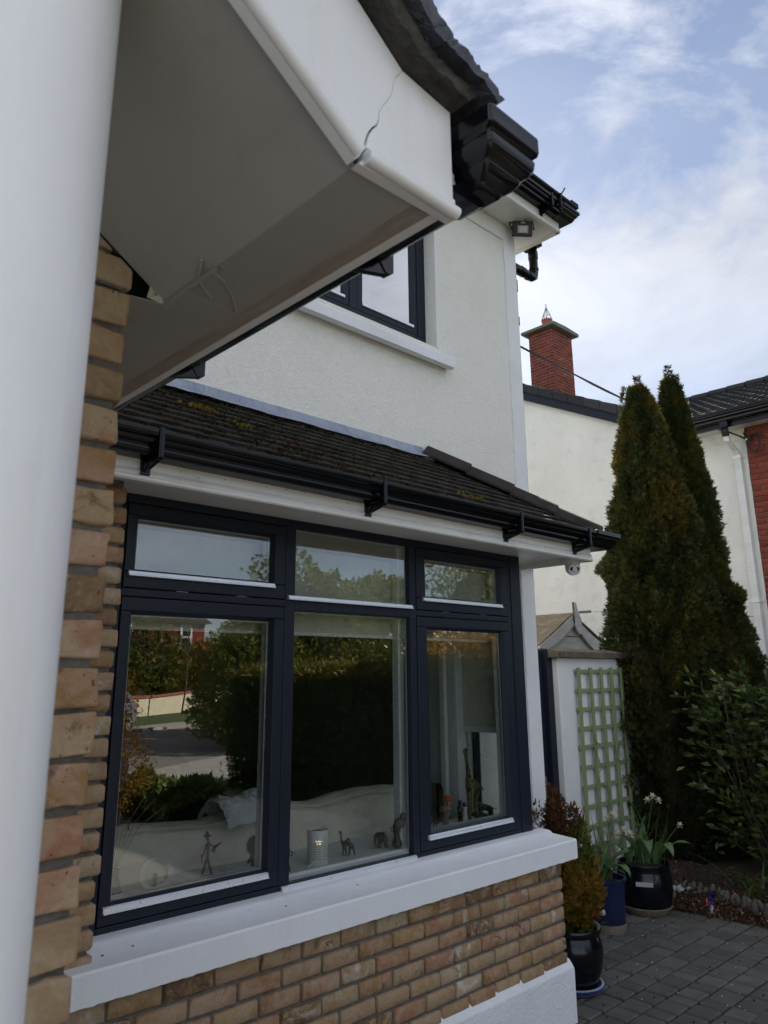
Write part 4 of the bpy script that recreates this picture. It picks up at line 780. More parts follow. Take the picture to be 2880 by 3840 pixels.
# eaves of the low wing: soffit boards, fascia, gutter
for i in range(24): bx('soffit_board', 'fascia_white', nb, 10.02, NX-.001, 1.55+i*.118, 1.664+i*.118, 3.226, 3.234, .0015)
bx('eaves_fascia', 'black_plastic', nb, 9.99, 10.018, 1.4, 4.38, 3.20, 3.42)
ng = MB().prism([(9.988-(u*1.1), 3.262+w*1.55) for u, w in GP], 'y', 1.4, 4.42).build('gutter', 'black_plastic', nb, smooth=True)
m = MB().box(9.90, 9.965, 3.70, 3.81, 3.17, 3.265).box(9.92, 9.98, 3.715, 3.80, 3.06, 3.17); m.build('outlet', 'black_plastic', ng, bevel=.012)
# white square downpipe
m = MB(); v = []
for p, w in (((9.97, 3.755, 3.08), .033), ((10.0, 3.755, 3.00), .033), ((10.215, 3.745, 2.90), .034), ((10.262, 3.745, 2.84), .034)): v += [(p[0]-w, p[1]-w, p[2]), (p[0]+w*.9, p[1]-w, p[2]+w*.5), (p[0]+w*.9, p[1]+w, p[2]+w*.5), (p[0]-w, p[1]+w, p[2])]
m.add(v, [(4*r+i, 4*r+(i+1) % 4, 4*r+4+(i+1) % 4, 4*r+4+i) for r in range(3) for i in range(4)]+[(3, 2, 1, 0), (12, 13, 14, 15)])
prof = [(10.225, 3.71), (10.2295, 3.71)]; pp = []
for i in range(7): y = 3.705+i*.0125; pp += [(10.225, y), (10.225, y+.008), (10.2285, y+.0085), (10.2285, y+.0122)]
pp += [(10.225, 3.7925), (10.288, 3.7925), (10.288, 3.705)]; m.prism(pp, 'z', G, 2.86); dpn = m.build('downpipe', 'fascia_white', nb)
for z in (2.83, .90, -.6): MB().box(10.219, 10.296, 3.698, 3.80, z-.03, z+.03).box(10.287, 10.298, 3.66, 3.838, z-.018, z+.018).build('pipe_clip', 'fascia_white', dpn, bevel=.004)
# roofs
def nroof(name, pts, t=.05):
    m = MB(); k = len(pts); m.add(pts+[(x, y, z-t) for x, y, z in pts], [tuple(range(k)), tuple(range(2*k-1, k-1, -1))]+[(i, (i+1) % k, (i+1) % k+k, i+k) for i in range(k)]); return m.build(name, 'neighbour_tile', nb)
rA = nroof('main_roof', [(NX-.03, 4.35, vz(4.35)+.20), (20.5, 4.35, vz(4.35)+.20), (20.5, 9.7, vz(9.7)+.20), (NX-.03, 9.7, vz(9.7)+.20)]); nroof('main_roof', [(NX-.03, 9.705, vz(9.7)+.20), (20.5, 9.705, vz(9.7)+.20), (20.5, 13.3, 4.3), (NX-.03, 13.3, 4.3)])
pB = math.radians(24); rB = nroof('wing_roof', [(9.93, 1.35, 3.40), (13.05, 1.35, 3.40+3.12*math.tan(pB)), (13.05, 6.2, 3.40+3.12*math.tan(pB)), (9.93, 4.45, 3.40)])
nroof('wing_roof', [(13.051, 1.35, 3.40+3.12*math.tan(pB)), (16.2, 1.35, 3.40), (16.2, 6.2, 3.40), (13.051, 6.2, 3.40+3.12*math.tan(pB))])
def ntile(seed):
    rr = random.Random(seed); m = MB(); w, L, t = .298, .36, .026; v = []
    for s0, z in ((0, -.004), (0, t), (L, t*.45), (L, -.006)):
        for i in range(9): u = i/8; v.append((s0, (u-.5)*w, z+(.006*abs(math.sin(u*2*PI)) if z > 0 else 0)+rr.uniform(-.001, .001)))
    m.add(v, [(j*9+i, j*9+i+1, ((j+1) % 4)*9+i+1, ((j+1) % 4)*9+i) for j in range(4) for i in range(8)]); return m.mesh('tile', 'neighbour_tile')
NT = [ntile(i) for i in range(4)]
for j in range(11):
    for i in range(15):
        x = 9.91+j*.312*math.cos(pB); y = 1.9+i*.30+(.15 if j % 2 else 0)
        if y < 2.6+j*.10 or y > 4.5+j*.15: continue
        link('tile', R_.choice(NT), rB, (x, y, 3.404+j*.312*math.sin(pB)), (0, -pB+.05+R_.uniform(-.006, .006), R_.uniform(-.006, .006)))
m = MB()
for i in range(14): m.tube([(13.05, 1.6+i*.32, 4.82), (13.05, 1.9+i*.32, 4.83)], .09, 8)
m.build('ridge_tile', 'neighbour_tile', rB)
# bargeboard, verge caps
va = math.atan(.5)
MB().prism([(4.30, vz(4.30)-.03), (9.7, vz(9.7)-.03), (9.7, vz(9.7)+.14), (4.30, vz(4.30)+.14)], 'x', NX-.055, NX-.002).build('bargeboard', 'anthracite', nb, bevel=.006)
MB().prism([(4.30, vz(4.30)-.045), (9.7, vz(9.7)-.045), (9.7, vz(9.7)-.02), (4.30, vz(4.30)-.02)], 'x', NX-.075, NX-.056).build('barge_mould', 'black_plastic', nb)
y = 4.32; i = 0
while y < 9.6:
    L = .315; c, s_ = math.cos(va), math.sin(va); m = MB(); v = []
    for a_, w0, h0, h1 in ((-.02, .0, .10, .272), (L*.5, .008, .108, .266), (L+.03, .016, .118, .258)):
        yy = y+a_*c; zz = vz(y)+a_*s_
        for dx, h in ((-.098+w0, h0), (-.104+w0, h1-.03), (-.085+w0, h1), (.06, h1+.006), (.06, h1-.05), (-.07, h1-.06), (-.07, h0)): v.append((NX+dx, yy, zz+h))
    m.add(v, [(r*7+j, r*7+(j+1) % 7, r*7+7+(j+1) % 7, r*7+7+j) for r in (0, 1) for j in range(7)]+[tuple(range(7)), tuple(range(14, 21))]); m.build('verge_tile', 'neighbour_tile', nb, bevel=.006, seg=1); y += L*c; i += 1
# chimney
CX, CY, CW, CD = 14.0, 8.90, .86, .64; cz0, cz1 = 5.6, 7.86
ch = bx('chimney', 'pale_mortar', nb, CX+.004, CX+CW-.004, CY+.004, CY+CD-.004, cz0, cz1-.001)
CB = [brick_mesh(.208, .09, .065, 800+i, 'red_brick', .003) for i in range(6)]; CH_ = [brick_mesh(.098, .09, .065, 820+i, 'red_brick', .003) for i in range(3)]
k = 0; z = cz1-.035
while z > cz0:
    for face, L0 in (('y', CW), ('x', CD)):
        s0 = 0; first = True
        while s0 < L0-.02:
            big = .214; L = (.107 if (k+(face == 'x')) % 2 else .214) if first else min(.214, L0-s0)
            me = CH_ if L < .13 else CB; sc2 = min(1, (L-.006)/(.098 if L < .13 else .208))
            o = lay(me, ch, (CX+s0+L/2) if face == 'y' else CX+.0455, (CY+.0455) if face == 'y' else CY+s0+L/2, z, 0 if face == 'y' else PI/2, .2); o.scale = (sc2, 1, 1) 
            s0 += L; first = False
    z -= .0752; k += 1
m = MB().prism([(CX-.12, cz1), (CX+CW+.12, cz1), (CX+CW+.13, cz1+.06), (CX+CW+.10, cz1+.085), (CX+.4, cz1+.11), (CX-.10, cz1+.085), (CX-.13, cz1+.06)], 'y', CY-.13, CY+CD+.13); m.build('cap', 'stone_cap', ch, bevel=.01)
m = MB().lathe([(.128, cz1+.10), (.122, cz1+.16), (.118, cz1+.36), (.126, cz1+.37), (.126, cz1+.40), (.105, cz1+.40), (.10, cz1+.2)], CX+.34, CY+.32, 20); m.build('chimney_pot', 'terracotta', ch, smooth=True)
m = MB(); ct = Vector((CX+.34, CY+.32, cz1+.75))
for i in range(10):
    a_ = 2*PI*i/10; bb = Vector((CX+.34+.135*math.cos(a_), CY+.32+.135*math.sin(a_), cz1+.38)); m.tube([bb, bb.lerp(ct, .45)+Vector((.01*math.sin(i), .01*math.cos(i), 0)), ct], .006, 4)
m.tube([(CX+.34+.035*math.cos(t), CY+.32, cz1+.78+.04*math.sin(t)) for t in np.linspace(0, 2*PI, 10)], .006, 4); m.tube([(CX+.34+.075*math.cos(t), CY+.32+.075*math.sin(t), cz1+.52) for t in np.linspace(0, 2*PI, 14)], .004, 4); m.build('wire_cowl', 'grey_metal', ch)
def rz_(y): return vz(y)+.21
for i in range(5):
    y0_ = CY+.005+i*.125; m = MB().prism([(y0_, rz_(y0_)+.02), (y0_+.128, rz_(y0_)+.02), (y0_+.128, rz_(y0_)+.34), (y0_+.06, rz_(y0_)+.31), (y0_, rz_(y0_)+.30)], 'x', CX-.012-.002*i, CX-.001-.002*i); m.build('step_flashing', 'old_lead', ch)
m = MB().box(CX-.02, CX+CW+.02, CY-.02, CY-.002, 5.55, rz_(CY)+.14); m.prism([(CY-.25, rz_(CY-.25)+.01), (CY-.02, rz_(CY-.02)+.14), (CY-.02, rz_(CY)+.02)], 'x', CX-.03, CX+CW+.05); m.build('apron_flashing', 'old_lead', ch)
# overhead cable to the neighbour's wall
def cable_path(A, B, sag, n=24): A, B = Vector(A), Vector(B); return [A.lerp(B, i/n)-Vector((0, 0, sag*4*(i/n)*(1-i/n))) for i in range(n+1)]

kp = [(0, 3.04), (.058, 3.36), (.12, 3.66), (.179, 3.93), (.27, 4.55), (.355, 5.15), (.6, 6.65), (1, 8.9)]
cp = []
for i in range(41):
    t = (i/40)**1.5; j = max(q for q in range(len(kp)-1) if kp[q][0] <= t); f = (t-kp[j][0])/(kp[j+1][0]-kp[j][0]); cp.append((10.2-2.2*t, 3.58+8.42*t, kp[j][1]+(kp[j+1][1]-kp[j][1])*f))
m = MB().tube(cp, .011, 6).tube([(x+.012*math.sin(i*.9), y, z-.014-.010*math.cos(i*1.3)) for i, (x, y, z) in enumerate(cp)], .008, 5)
cb_ = m.build('overhead_cable', 'cable_black', None, loc=(10.2, 3.58, 3.04), smooth=True); tag(cb_, 'twisted black overhead cable running down to the brick corner of the neighbouring house', 'cable')
m = MB().tube([(10.2+.08*math.sin(t)*.3, 3.50+.075*math.cos(t), 2.97+.13*math.sin(t)) for t in np.linspace(0, 2*PI, 16)], .014, 6).tube([(10.26, 3.60, 3.19), (10.25, 3.63, 3.14), (10.26, 3.60, 3.02), (10.22, 3.55, 2.95), (10.2, 3.58, 3.04)], .011, 6).tube([(10.275, 3.60, 3.04), (10.2, 3.58, 3.04)], .006, 5)
m.build('cable_loop', 'cable_black', cb_, smooth=True)
bx('insulator', 'camera_white', cb_, 10.185, 10.215, 3.575, 3.60, 3.02, 3.045, .004)

# ------------------------------------------------------------------ garden wall, gate, trellis, shed
gw = thing('garden_wall', 'white painted garden wall with mossy concrete coping behind the trellis', 'wall', (6.3, 3.85, G))
m = MB(); n = 30
for i in range(1): m.box(5.645, 7.25, 3.75, 3.962, G, .134)
m.build('wall_body', 'wall_paint', gw, bevel=.008)
cop = []
for x0, x1 in ((5.575, 6.60), (6.605, 7.30)):
    m = MB(); v = []; n = 20
    for i in range(n+1):
        x = x0+(x1-x0)*i/n
        for y, z in ((3.69, .135), (3.69, .182), (3.72, .194), (3.85, .214), (3.99, .194), (4.02, .182), (4.02, .135)): v.append((x+.004*nz(y*9, z*9, x0), y+.005*nz(x*9, z*20, 1), z+.006*nz(x*11, y*11, 5)))
    m.add(v, [(i*7+j, (i+1)*7+j, (i+1)*7+(j+1) % 7, i*7+(j+1) % 7) for i in range(n) for j in range(7)]+[tuple(range(7)), tuple(range(n*7, n*7+7))]); m.build('coping_stone', 'coping', gw, smooth=True)
gt = thing('side_gate', 'dark grey side gate with brass lever between the house and garden wall', 'gate', (5.1, 3.87, G))
bx('gate_post', 'anthracite', gt, 5.555, 5.638, 3.80, 3.90, G, .205, .003); bx('gate_post', 'anthracite', gt, 4.42, 4.50, 3.80, 3.90, G, .205, .003)
m = MB().box(4.51, 5.545, 3.84, 3.885, .10, .195).box(5.44, 5.545, 3.84, 3.885, G+.05, .0999).box(4.51, 4.60, 3.84, 3.885, G+.05, .0999).box(4.601, 5.4395, 3.84, 3.885, G+.05, G+.2); m.build('gate_frame', 'anthracite', gt, bevel=.003)
for i in range(6): bx('board', 'anthracite', gt, 4.602+i*.1395, 4.739+i*.1395, 3.862, 3.88, G+.2, .0995, .004)
m = MB().box(5.472, 5.508, 3.834, 3.8395, -1.02, -.82).tube([(5.49, 3.835, -.90), (5.49, 3.80, -.90), (5.475, 3.792, -.90), (5.40, 3.792, -.903)], .009, 8); m.build('handle', 'pale_wood', gt, smooth=True)
tr = thing('trellis', 'green painted wooden trellis fixed to the white garden wall', 'trellis', (6.27, 3.73, G))
zt0 = .048
for k in range(11):
    z = zt0-.032-k*.1585+R_.uniform(-.004, .004); bx('horizontal_slat', 'trellis_wood', tr, 5.872+R_.uniform(-.008, .006), 6.645+R_.uniform(-.006, .006), 3.722, 3.740, z-.016, z+.016, .002)
for k in range(5):
    x = 5.912+k*.1775; x_ = x-.012 if k == 0 else x; dx = -.03*(1 if k == 0 else .2); m = MB().prism([(x_-.0155, zt0), (x_+.0155, zt0+.004), (x_+.0155+dx, -1.64), (x_-.0155+dx, -1.64)], 'y', 3.700, 3.7215); m.build('upright_slat', 'trellis_wood', tr, bevel=.002)
m = MB()
for i in range(9):
    rs2 = random.Random(i); x = rs2.uniform(5.95, 6.6); z = rs2.uniform(-1.3, -.5); pts = [];
    for j in range(14): pts.append((x, 3.693+.012*math.sin(j), z)); x += rs2.uniform(-.03, .04); z += rs2.uniform(-.05, .035)
    m.tube(pts, .0022, 4)
m.build('dry_vine', 'twig', tr, kind='stuff')
sh = thing('garden_shed', 'small white wooden shed with pointed gable and felt roof behind the garden wall', 'shed', (8.25, 6.2, G))
SY = 5.2; ax_, az_ = 8.205, .705; lx, lz, rx, rzz = 7.46, .31, 9.07, .28
bx('shed_side', 'shed_paint', sh, 7.60, 7.64, SY+.06, 7.4, G, .36); bx('shed_side', 'shed_paint', sh, 8.90, 8.94, SY+.06, 7.4, G, .34)
def zr(x): return (az_-.05-(ax_-x)*(az_-lz)/(ax_-lx)) if x < ax_ else (az_-.05-(x-ax_)*(az_-rzz)/(rx-ax_))
z = G; k = 0
bounds = [G+.0, -1.45, -1.15, -.85, -.55, -.25, .05, .285, .445, .70]
for a_, b2 in zip(bounds[:-1], bounds[1:]):
    def xl(zv): return 7.60 if zv < zr(7.60) else ax_-(az_-.05-zv)*(ax_-lx)/(az_-lz)
    def xr_(zv): return 8.94 if zv < zr(8.94) else ax_+(az_-.05-zv)*(rx-ax_)/(az_-rzz)
    t1 = min(b2-.006, az_-.06); MB().prism([(xl(a_), a_), (xr_(a_), a_), (xr_(t1), t1), (xl(t1), t1)], 'y', SY+.02+.006*(k % 2), SY+.045).build('cladding_board', 'shed_paint', sh, bevel=.004); k += 1
def barge_(pts, y0, y1, name='bargeboard'): return MB().prism(pts, 'y', y0, y1).build(name, 'shed_paint', sh, bevel=.004)
n = 10
ls, lo = [], []
for i in range(n+1):
    t = i/n; x = ax_-.012-(ax_-lx+.01)*t; zt = az_-(az_-lz)*t-.012*math.sin(PI*t); ls.append((x, zt)); lo.append((x, zt-.105-.055*math.sin(PI*min(1, t*1.15))**2*.4-.03*(1-t)))
barge_(ls+lo[::-1], SY-.03, SY-.008)
ls, lo = [], []
for i in range(n+1):
    t = i/n; x = ax_+.10+(rx-ax_-.09)*t; zt = az_-.07-(az_-.07-rzz)*t-.03*math.sin(PI*t); ls.append((x, zt)); lo.append((x+.0, zt-.12-.05*math.sin(PI*t)*(1 if t < .6 else .6)))
barge_(ls+lo[::-1], SY-.028, SY-.006)
MB().prism([(ax_-.018, .86), (ax_+.035, .855), (ax_+.060, .78), (ax_+.10, .70), (ax_+.135, .655), (ax_+.128, .56), (ax_+.16, .47), (ax_+.07, .47), (ax_+.02, .545), (ax_-.012, .60)], 'y', SY-.052, SY-.029).build('finial', 'shed_paint', sh, bevel=.004)
MB().prism([(ax_-.028, .85), (ax_-.019, .86), (ax_-.014, .60), (ax_-.024, .64)], 'y', SY-.05, SY-.031).build('finial', 'dark_wood', sh)
m = MB()
for t0, t1, lift in ((0, .42, .014), (.40, 1.0, .004)):
    xa, xb = ax_+.01-(ax_-lx+.03)*t0, ax_+.01-(ax_-lx+.03)*t1; za, zb = az_-(az_-lz)*t0+lift, az_-(az_-lz)*t1+lift; m.prism([(xa, za), (xa, za+.014), (xb, zb+.014), (xb, zb)], 'y', SY-.02, 7.55)
m.build('roofing_felt', 'roofing_felt', sh); MB().prism([(ax_+.005, az_+.004), (ax_+.005, az_+.018), (rx+.02, rzz+.014), (rx+.02, rzz)], 'y', SY-.02, 7.55).build('roofing_felt', 'roofing_felt', sh)

# ------------------------------------------------------------------ flower bed with stones and bark
def edge_x(y): return 5.98+.05*math.sin(y*3)+.10*max(0, (2.7-y)*.4)
m = MB(); v = []; ny_, nx_ = 40, 14
for i in range(ny_+1):
    y = -1.5+5.2*i/ny_
    for j in range(nx_+1):
        f = j/nx_; x = edge_x(y)+.02+(10.29-edge_x(y))*f**1.6; h = G+.002+min(.16, max(0, (x-edge_x(y)-.10)*.32))+.02*nz(x*4, y*4, 0); v.append((x, y, h))
m.add(v, [(i*(nx_+1)+j, i*(nx_+1)+j+1, (i+1)*(nx_+1)+j+1, (i+1)*(nx_+1)+j) for i in range(ny_) for j in range(nx_)]); bed = m.build('flower_bed', 'soil', kind='structure', smooth=True)
def bedz(x, y): return G+.004+min(.16, max(0, (x-edge_x(y)-.10)*.32))
rs = np.random.RandomState(12); P, D, T, Z = [], [], [], []
for _ in range(9000):
    y = rs.uniform(1.2, 3.7); x = edge_x(y)+.0+abs(rs.normal())*.28-.04; P.append((x, y, bedz(x, y)+.006+rs.rand()*.014)); D.append((rs.normal(), rs.normal(), .25+rs.normal()*.3)); T.append(rs.rand()**1.6); Z.append(rs.uniform(.012, .04))
for _ in range(160):
    y = rs.uniform(1.9, 3.6); x = edge_x(y)-abs(rs.normal())*.18; P.append((x, y, G+.006)); D.append((rs.normal(), rs.normal(), .1)); T.append(rs.rand()); Z.append(rs.uniform(.006, .02))
sprays('bark_litter', 'bark_litter', bed, P, D, np.array(Z), np.array(T), leaflets=2, width=.28, fan=.5, kind='stuff')
m = MB(); 
for _ in range(55):
    x, y = rs.uniform(3.9, 6.0), rs.uniform(1.95, 3.2); r = rs.uniform(.0025, .007); 
    if (x-4.146)**2+(y-2.774)**2 < .05: continue
    m.ball((x, y, G+r*.6+.001), r, 4)
tag(m.build('debris', 'joint_sand', dr, kind='stuff'))
m = MB()
for _ in range(46):
    x, y = rs.uniform(4.0, 6.15), rs.uniform(1.95, 3.1); r = rs.uniform(.002, .0045); m.ball((x, y, G+.003), r, 4, (1.6, 1, .5))
m.build('fallen_petals', 'petal', dr, kind='stuff')
for i in range(22):
    t = i/21; x = 6.36-.30*t*t+rs.normal()*.015; y = 3.22-1.0*t; bm = bmesh.new(); bmesh.ops.create_icosphere(bm, subdivisions=2, radius=1)
    sx2, sy2, sz2 = rs.uniform(.022, .035), rs.uniform(.024, .034), rs.uniform(.055, .085)
    for vv in bm.verts: k = 1+.30*nz(vv.co.x*1.5+i, vv.co.y*1.5, vv.co.z*1.5); vv.co = Vector((vv.co.x*sx2*k, vv.co.y*sy2*k, vv.co.z*sz2*k))
    me = bpy.data.meshes.new('stone'); bm.to_mesh(me); bm.free(); me.materials.append(M['stone_rock']); link('stone', me, bed, (x, y, G+.055), (rs.normal()*.25, rs.normal()*.2, rs.rand()*3))
bm = bmesh.new(); bmesh.ops.create_icosphere(bm, subdivisions=3, radius=1)
for vv in bm.verts: vv.co = vv.co*(1+.15*nz(vv.co.x*1.3, vv.co.y, vv.co.z)); vv.co = Vector((vv.co.x*.075, vv.co.y*.06, vv.co.z*.055))
me = bpy.data.meshes.new('stone'); bm.to_mesh(me); bm.free(); me.materials.append(M['stone_rock']); me.polygons.foreach_set('use_smooth', [True]*len(me.polygons)); link('stone', me, bed, (6.16, 3.20, G+.045))
# crumpled paper and a purple sweet wrapper
m = MB(); v = []; n = 9
for i in range(n+1):
    for j in range(n+1): v.append((6.20+.16*i/n, 3.22-.11*j/n-.05*i/n, G+.085+.03*nz(i*.9, j*.9, 0)+.02*nz(i*2.1, j*2.1, 4)))
m.add(v, [(i*(n+1)+j, i*(n+1)+j+1, (i+1)*(n+1)+j+1, (i+1)*(n+1)+j) for i in range(n) for j in range(n)]); tag(m.build('paper_scrap', 'silver_paper', None, loc=(6.26, 3.15, G+.08)), 'crumpled pale paper scrap lying among the bed edging stones', 'litter')
wr = thing('sweet_wrapper', 'purple and gold sweet wrapper caught on the bed edging', 'litter', (6.03, 2.79, G+.05))
def crumple(name, mat, c, w, h, seed, tilt=0):
    m = MB(); v = []; n = 6
    for i in range(n+1):
        for j in range(n+1): a_, b2 = (i/n-.5)*w, j/n*h; v.append((c[0]+a_*.5+b2*tilt, c[1]-a_*.85, c[2]+b2+.006*nz(i*1.1, j*1.1, seed))) ; v[-1] = (v[-1][0]+.012*nz(i*1.3, j*1.3, seed+3), v[-1][1]+.012*nz(i*1.3, j*1.3, seed+9), v[-1][2])
    m.add(v, [(i*(n+1)+j, i*(n+1)+j+1, (i+1)*(n+1)+j+1, (i+1)*(n+1)+j) for i in range(n) for j in range(n)]); return m.build(name, mat, wr)
crumple('foil', 'foil_purple', (6.02, 2.80, G+.075), .04, .075, 1, .2); crumple('foil', 'orange_paint', (6.015, 2.82, G+.07), .022, .05, 5, .1); crumple('lining', 'silver_paper', (6.01, 2.795, G+.02), .022, .055, 8, .3); crumple('foil', 'foil_purple', (6.04, 2.775, G+.135), .03, .03, 4)

# ------------------------------------------------------------------ conifers
def interp(tab):
    tab = sorted(tab)
    def f(z):
        if z <= tab[0][0]: return tab[0][1]
        for (a, ra), (b_, rb) in zip(tab, tab[1:]):
            if z <= b_: return ra+(rb-ra)*(z-a)/(b_-a)
        return tab[-1][1]
    return f
def conifer(name, label, cx_, cy2, tab, n, seed, gold, size=(.036, .068), leaders=()):
    t = thing(name, label, 'tree', (cx_, cy2, G)); f = interp(tab); z1 = tab[-1][0]
    P, D, T = column_points(cx_, cy2, G+.12, z1-.02, f, n, seed, rough=.22, inner=.66)
    g_ = np.clip(np.array([.35*nz(p[0]*2.2, p[1]*2.2, p[2]*1.6+seed)+.25*nz(p[0]*7, p[1]*7, p[2]*7) for p in P])*1.4+gold, 0, 1)*np.random.RandomState(seed).rand(n)**.6
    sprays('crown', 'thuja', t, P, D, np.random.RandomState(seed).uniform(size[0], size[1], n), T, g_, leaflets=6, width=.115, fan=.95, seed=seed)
    rs3 = np.random.RandomState(seed+5); P2, D2, T2 = [], [], []
    for (dx, dy, zt_2, hh) in leaders:
        for k in range(int(hh*420)):
            u = rs3.rand(); r = .055*(1-u)+.012; a_ = rs3.rand()*2*PI; P2.append((cx_+dx+r*math.cos(a_), cy2+dy+r*math.sin(a_), zt_2-hh*(1-u))); D2.append((math.cos(a_)*.8, math.sin(a_)*.8, 1)); T2.append(rs3.rand())
    if P2: sprays('leader_shoots', 'thuja', t, P2, D2, rs3.uniform(.035, .06, len(P2)), np.array(T2), np.full(len(P2), gold*.6), leaflets=5, width=.12, fan=.9, seed=seed+1)
    m = MB()
    for dx, dy, zt_2, hh in leaders: m.tube([(cx_+dx*.3, cy2+dy*.3, zt_2-hh-.5), (cx_+dx, cy2+dy, zt_2-hh*.5), (cx_+dx, cy2+dy, zt_2)], [.012, .006, .002], 5)
    m.tube([(cx_, cy2, G-.05), (cx_, cy2, G+1), (cx_, cy2, z1-.6)], [.09, .07, .02], 10); m.build('trunk', 'bark', t)
    n3 = 14; prof = [(max(.02, f(G+.35+(z1-G-.9)*i/n3)*.72), G+.35+(z1-G-.9)*i/n3) for i in range(n3+1)]; MB().lathe(prof, cx_, cy2, 14).build('dark_core', 'soil', t)  # opaque dark core added inside the crown to block light
    return t
conifer('conifer', 'tall narrow golden green conifer nearest the garden wall, twin tipped', 7.08, 3.50, [(-1.7, .34), (-1.2, .47), (-.5, .50), (.2, .47), (.9, .44), (1.5, .36), (2.0, .27), (2.4, .20), (2.7, .12), (2.9, .05)], 50000, 3, .22, leaders=[(.0, 0, 3.02, .34), (-.03, .12, 2.93, .24), (-.02, .05, 2.84, .2)])
conifer('conifer', 'taller single tipped conifer with wide skirt, right of the twin tipped one', 7.62, 3.40, [(-1.7, .45), (-1.0, .60), (-.4, .60), (.2, .52), (.75, .46), (.87, .36), (1.5, .30), (2.0, .24), (2.25, .21), (2.5, .16), (2.8, .12), (3.0, .07), (3.1, .04)], 50000, 9, .12, leaders=[(0, 0, 3.27, .32), (.03, -.05, 3.15, .2)])

# ------------------------------------------------------------------ laurel at the right with separate leaves
la = thing('laurel_bush', 'glossy broad leaved green laurel bush in the bed in front of the conifers', 'bush', (6.75, 2.62, G))
def leaf_mesh(L=.085, w=.030, seed=0, mat='laurel_leaf', tone=.5, gold=0.0):
    rr = random.Random(seed); cv = rr.uniform(.1, .3); m = MB(); v = []; S_ = [(0, .04), (.18, .6), (.42, 1), (.68, .82), (.88, .36), (1, .0)]
    for u, q_ in S_: x = u*L; zc = -cv*L*u*u; v += [(x, -w/2*q_, zc+.16*w*q_), (x, 0, zc), (x, w/2*q_, zc+.16*w*q_)]
    m.add(v, [(i*3+j, i*3+j+1, i*3+4+j, i*3+3+j) for i in range(5) for j in (0, 1)]); me = m.mesh('leaf', mat, recalc=False, smooth=True)
    for k, val in (('tone', tone), ('gold', gold)): a_ = me.attributes.new(k, 'FLOAT', 'FACE'); a_.data.foreach_set('value', [val]*len(me.polygons))
    return me
LM = [leaf_mesh(.092+.012*(i % 3), .034+.004*(i % 2), i, tone=.25+.15*(i % 5), gold=(.5 if i % 4 == 0 else .05)) for i in range(10)]
rs = np.random.RandomState(31); cl = []; stems = MB()
for k in range(150):
    u, v_ = rs.rand(), rs.rand(); zc = G+.35+1.45*u**.8; wd = .16+.34*math.sin(PI*min(1, (zc-G)/2.0)); a_ = rs.uniform(-PI, PI)
    cl.append(Vector((6.82+.25*math.cos(a_)*(.5+wd)+.12*rs.normal(), 2.50+wd*math.sin(a_)*1.15+.05*rs.normal()-.1*(zc > -.2), zc)))
for k in range(18): cl.append(Vector((6.55+.12*rs.normal(), 2.88+.12*rs.normal(), rs.uniform(-.55, .03))))
cam0 = Vector((0, 0, 0)); cl.sort(key=lambda c: c.length); nl = 0; RP = []
for ci, c in enumerate(cl):
    base = Vector((6.85, 2.55, G+.1)).lerp(c, .45)+Vector((rs.normal()*.04, rs.normal()*.04, 0)); outd = (c-Vector((6.95, 2.5, c.z-.15))).normalized()
    if ci % 3 == 0: stems.tube([(6.85+rs.normal()*.05, 2.55+rs.normal()*.05, G), base, c-outd*.05, c+outd*.05], [.007, .004, .003, .0015], 5)
    for i in range(9):
        az = i*2.4+rs.rand(); tilt = rs.uniform(.2, 1.0)
        d = (outd*.9+Vector((math.cos(az), math.sin(az), .35+.5*rs.rand()))*tilt).normalized(); p = c+outd*(.05-.012*i)
        if nl < 300:
            rot = d.to_track_quat('X', 'Z').to_euler(); link('leaf', LM[int(rs.randint(10))], la, p, rot); nl += 1
        else: RP.append((p, d))
stems.build('stem', 'bark', la)
m = MB(); v = []; f = []; tone = []; gold = []
for p, d in RP+[(Vector((6.95+.22*rs.normal(), 2.48+.30*rs.normal(), rs.uniform(G+.3, -.12))), Vector((rs.normal(), rs.normal(), .4)).normalized()) for _ in range(3600)]:
    s_ = d.cross(Vector((rs.normal(), rs.normal(), 1))).normalized(); L = rs.uniform(.07, .11); w = L*.20; dr_ = Vector((0, 0, -L*.12)); n0 = len(v); v += [p, p+d*L*.45+s_*w, p+d*L+dr_, p+d*L*.45-s_*w]; f.append((n0, n0+1, n0+2, n0+3)); tone.append(rs.rand()*.7); gold.append(.4 if rs.rand() < .2 else 0)
b0 = Vector(wloc(la)); o = link('inner_leaves', np_mesh('inner_leaves', 'laurel_leaf', [tuple(q-b0) for q in v], f, {'tone': tone, 'gold': gold}, 4), la); o['kind'] = 'stuff'
